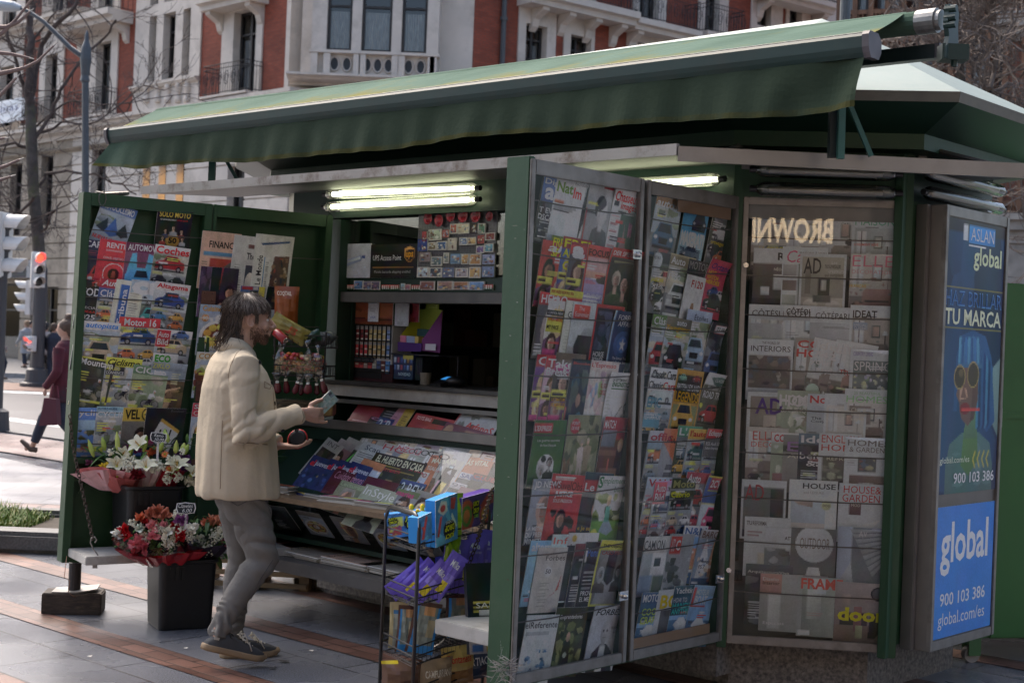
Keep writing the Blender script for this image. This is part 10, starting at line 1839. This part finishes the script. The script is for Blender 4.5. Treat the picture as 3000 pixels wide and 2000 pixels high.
ph=MB();ud=(fx*.72+V((0,0,.62))+MF.to_3x3()@V((0,.1,0))).normalized();nd=(MF.to_3x3()@V((.25,-1,.25))).normalized();ud=(ud-nd*ud.dot(nd)).normalized()
PM=fr(pc0,nd.cross(ud)*-1,ud)
cv=Cv(.064,.13,"6c7c74");cv.blot(.05,.05,.95,.95,["5c7470","84807a","74584c","445c54","8c8c84"],34,.1,4);cv.R(.06,.8,.5,.96,"5c6468");cv.C(.2,.92,.1,"1c1c20");cv.C(.2,.84,.1,"1c1c20")
ph.M=PM@Matrix.Translation((-.032,0,-.06))@Matrix.Rotation(R(90),4,'X');cv.mesh(ph,.009,step=.00015,sidecol="a8aaa8")
tag(ph.build("phone",paper),"phone in a grey green patterned case held in the man's raised hand","phone")
rc_=MF@(WR2+V((.085,-.02,.035)))
ax2=(MF.to_3x3()@V((-.35,-.85,.2))).normalized();o2=ax2.orthogonal().normalized()
b=MB();b.smooth=True;b.M=fr(rc_,o2,ax2);b.lathe([(.02,-.05),(.035,-.035),(.045,-.01),(.048,.012),(.043,.018)],26,sx=1.1);t_=thing("round_case","glossy red and black round object held low in the man's far hand","case",rc_);b.build("shell",mat("red_gloss",(.45,.012,.015),.15,coat=.8),t_)
b=MB();b.M=fr(rc_,o2,ax2);b.smooth=True;b.lathe([(.043,.0185),(.03,.0195),(.001,.02)],26,sx=1.1);b.build("black_face",mat("matt_black",(.006,.006,.008),.5),t_)
# passers-by
def walker(p,ang,H,cloth,leg,hairc,lab,stride=.3,arm=.2,coat=None,parts=(),hairup=False,vox=.014,grp=None,lift=0):
 t=thing("person",lab,"person",p,grp);k=H/1.75;M_=Matrix.Translation(p)@Matrix.Rotation(ang,4,'Z')@Matrix.Scale(k,4);s=stride
 J=dict(h=(0,0,.9),kf=(.13+s*.35,-.08,.5),af=(s*1.0,-.08,.1+lift),kb=(-.02,.08,.5),ab=(-s*.9,.08,.12))
 b=MB();b.M=M_;b.smooth=True
 b.ell((.02,0,1.64),(.095,.075,.115),14,10);b.ell((.11,0,1.62),(.02,.014,.018),8,6);b.tube([(0,0,1.56),(-.01,0,1.44)],[.055,.065],10)
 stackr(b,[(.85,0,0,.11,.16),(1.1,0,0,.1,.15),(1.35,0,0,.12,.19),(1.45,0,0,.07,.12)])
 for hs,kk,aa in(((0,-.08,.88),J['kf'],J['af']),((0,.08,.88),J['kb'],J['ab'])):b.tube([hs,kk,aa],[.085,.055,.035],10);b.tube([aa,V(aa)+V((.1,0,-.05))],[.035,.03],8)
 A=[((0,-.2,1.4),(-arm*.4,-.25,1.12),(arm*.3,-.26,.88)),((0,.2,1.4),(arm*.4-.05,.25,1.12),(arm+.05,.22,.9))]
 for a_,e_,w_ in A:b.tube([a_,e_,w_],[.05,.04,.028],10);b.ell(V(w_)+V((0,0,-.06)),(.03,.018,.05),8,6)
 remesh(b,vox*k,2,"body",skin,t)
 b=MB();b.M=M_;zc_=coat or.85
 stackr(b,[(zc_,0,0,.17 if coat else.13,.2 if coat else.18),(1.1,0,0,.13,.18),(1.35,0,0,.15,.215),(1.46,-.01,0,.1,.15),(1.5,-.01,0,.07,.08)],20)
 for a_,e_,w_ in A:b.tube([a_,e_,w_],[.075,.06,.05],12)
 remesh(b,vox*k,3,"coat",cloth,t,disp=lambda co,n:.01*mn.noise(co*7))
 b=MB();b.M=M_;stackr(b,[(.8,0,0,.12,.17),(.95,0,0,.125,.175)])
 for hs,kk,aa in(((0,-.085,.88),J['kf'],J['af']),((0,.085,.88),J['kb'],J['ab'])):b.tube([hs,kk,V(kk).lerp(V(aa),.88)],[.105,.075,.055],12)
 remesh(b,vox*k,3,"trousers",leg,t,disp=lambda co,n:.006*mn.noise(co*9))
 b=MB();b.M=M_;b.ell((-.015,0,1.675),(.11,.092,.1),14,10);b.ell((-.07,0,1.62),(.05,.075,.09),12,8)
 if hairup:b.ell((-.03,0,1.79),(.06,.05,.05),10,8)
 remesh(b,.012,2,"hair",hairc,t,disp=lambda co,n:.006*mn.noise(co*40))
 for aa in(J['af'],J['ab']):
  b=MB();b.M=M_;a=V(aa);tip=V((.16,0,-.055+(.12 if aa is J['af'] and lift else 0)));b.tube([a+V((-.06,0,-.055)),a+V((.02,0,-.045)),a+tip],[(.035,.035),(.045,.04),(.025,.038)],10);remesh(b,.012,2,"shoe",mat("brown_leather",(.06,.035,.025),.4),t)
 return t,M_
plaid=mat("plaid_burgundy",(.07,.01,.02),.9,noise=.2,nscale=8,dirt=(.03,.03,.033),dscale=3.5,damt=.9);navy=mat("navy_jeans",(.02,.026,.045),.85,noise=.2)
hb=mat("brown_hair",(.06,.035,.022),.6,noise=.3,nscale=40,bump=.5,bscale=60);hd=mat("black_hair",(.015,.013,.012),.5,noise=.3);hl=mat("blond_hair",(.22,.14,.08),.6,noise=.3)
wp0=atz(178,1345);wp0.z=0
wt,wM=walker(wp0,R(180-4),1.66,plaid,navy,hb,"woman striding left past the kiosk in burgundy plaid coat, carrying a bag",stride=.4,arm=.1,coat=.72,hairup=True,lift=.05,vox=.011)
b=MB();pb_=atz(150,1255,.0);bgp=aty(158,1205,wp0.y-.28);b.M=Matrix.Translation((bgp.x,bgp.y,0))@Matrix.Rotation(R(170),4,'Z')
b.prism([(-.07,0,bgp.z+.15),(.08,0,bgp.z+.16),(.13,0,bgp.z-.17),(-.1,0,bgp.z-.15)],(0,.1,0),"38101c");t_=thing("shopping_bag","burgundy shopping bag hanging from the striding woman's hand","bag",(bgp.x,bgp.y,bgp.z-.2));b.build("bag_body",mat("print_matte"),t_)
b=MB();b.tube([V((bgp.x-.05,bgp.y,bgp.z+.16)),V((bgp.x-.03,bgp.y,bgp.z+.3)),V((bgp.x+.03,bgp.y,bgp.z+.3)),V((bgp.x+.05,bgp.y,bgp.z+.16))],.008,6,col="4c1424");b.build("handle",mat("print_matte"),t_)
p=atz(72,1090);p.z=.13;walker(p,R(150),1.6,mat("grey_wool",(.3,.31,.33),.9),navy,hl,"blond woman in a long pale grey coat on the far pavement",stride=.05,coat=.55,vox=.02)
p=atz(128,1130);p.z=0;stm=mat("striped_knit",(.3,.28,.28),.9,noise=.5,nscale=9,stretch=(.3,.3,3));walker(p,R(100),1.68,stm,mat("black_cloth",(.012,.012,.014),.9),hd,"dark haired person in a striped top and black trousers behind the signal pole",stride=.08,vox=.018)
p=atz(152,1135);p.z=0;walker(p,R(80),1.66,navy,navy,hb,"person in dark blue partly hidden behind the striped top",stride=.1,vox=.02)
p=atz(-6,1112);p.z=0;walker(p,R(30),1.7,mat("pale_pink_knit",(.4,.33,.33),.9),navy,hb,"person in a pale top cut off by the left edge of the photo",stride=.1,vox=.02)
p=atz(84,1082);p.z=.13;walker(p,R(0),1.6,mat("pale_pink_knit"),mat("grey_cloth",(.15,.15,.15),.9),hd,"person in light trousers walking just right of the grey coat",stride=.2,vox=.02)
# street behind the camera: houses added to block low sky and darken reflections
def backhouse(x0,x1,y,h,m,lab):
 t=thing("added_town_house",lab,"building",(x0,y,0));b=MB();n=int((x1-x0)/3.2);fl_=int(h/3.4);wdt=(x1-x0)/n
 b.box(x0,y-6,0,x1,y-.3,h)
 for i in range(n+1):x=x0+wdt*i;b.box(max(x-.85,x0),y-.3,0,min(x+.85,x1),y,h)
 for j in range(fl_+1):b.box(x0,y-.3,3.4*j-.3,x1,y+.05,3.4*j+.55)
 b.build("wall",m,t);g=MB();g.box(x0,y-.31,.5,x1,y-.25,h-.4);g.build("glazing",wglass,t)
backhouse(-32,-12,-15,17,cream,"added cream town house behind the viewer, seen only in reflections");backhouse(-12,4,-16,20,mat("brown_stone",(.2,.16,.13),.8,noise=.2),"added brown stone house behind the viewer, seen only in reflections");backhouse(4,24,-15,18,tan,"added tan town house behind the viewer, seen only in reflections");backhouse(24,50,-17,16,cream,"second added cream town house at the far end behind the viewer")
def mirr(x,y,yw=-14.9):
 h=onpl(x,y,O,CHn);d=ray(x,y).normalized();r=d-CHn*2*d.dot(CHn);return h+r*((yw-h.y)/r.y)
mB=mirr(2440,690);mI=mirr(2205,660);mt=mirr(2320,638);mb_=mirr(2320,712)
lf=min(mB.x,mI.x);cv=Cv(abs(mB.x-mI.x),abs(mt.z-mb_.z),"100c0a");cv.T("BROWNI",0,0,1,1,"fff0d8",.03)
b=MB();b.M=Matrix.Translation((max(mB.x,mI.x),-14.9,min(mt.z,mb_.z)))@Matrix.Rotation(R(180),4,'Z')@Matrix.Rotation(R(90),4,'X');cv.mesh(b,.05,base=False,step=.01)
tag(b.build("shop_lettering",mat("backlit_letters",(.9,.75,.5),.5,emit=((1,.72,.42),4))),"warm backlit shop lettering on the opposite house, seen mirrored in the glass case","shop sign")
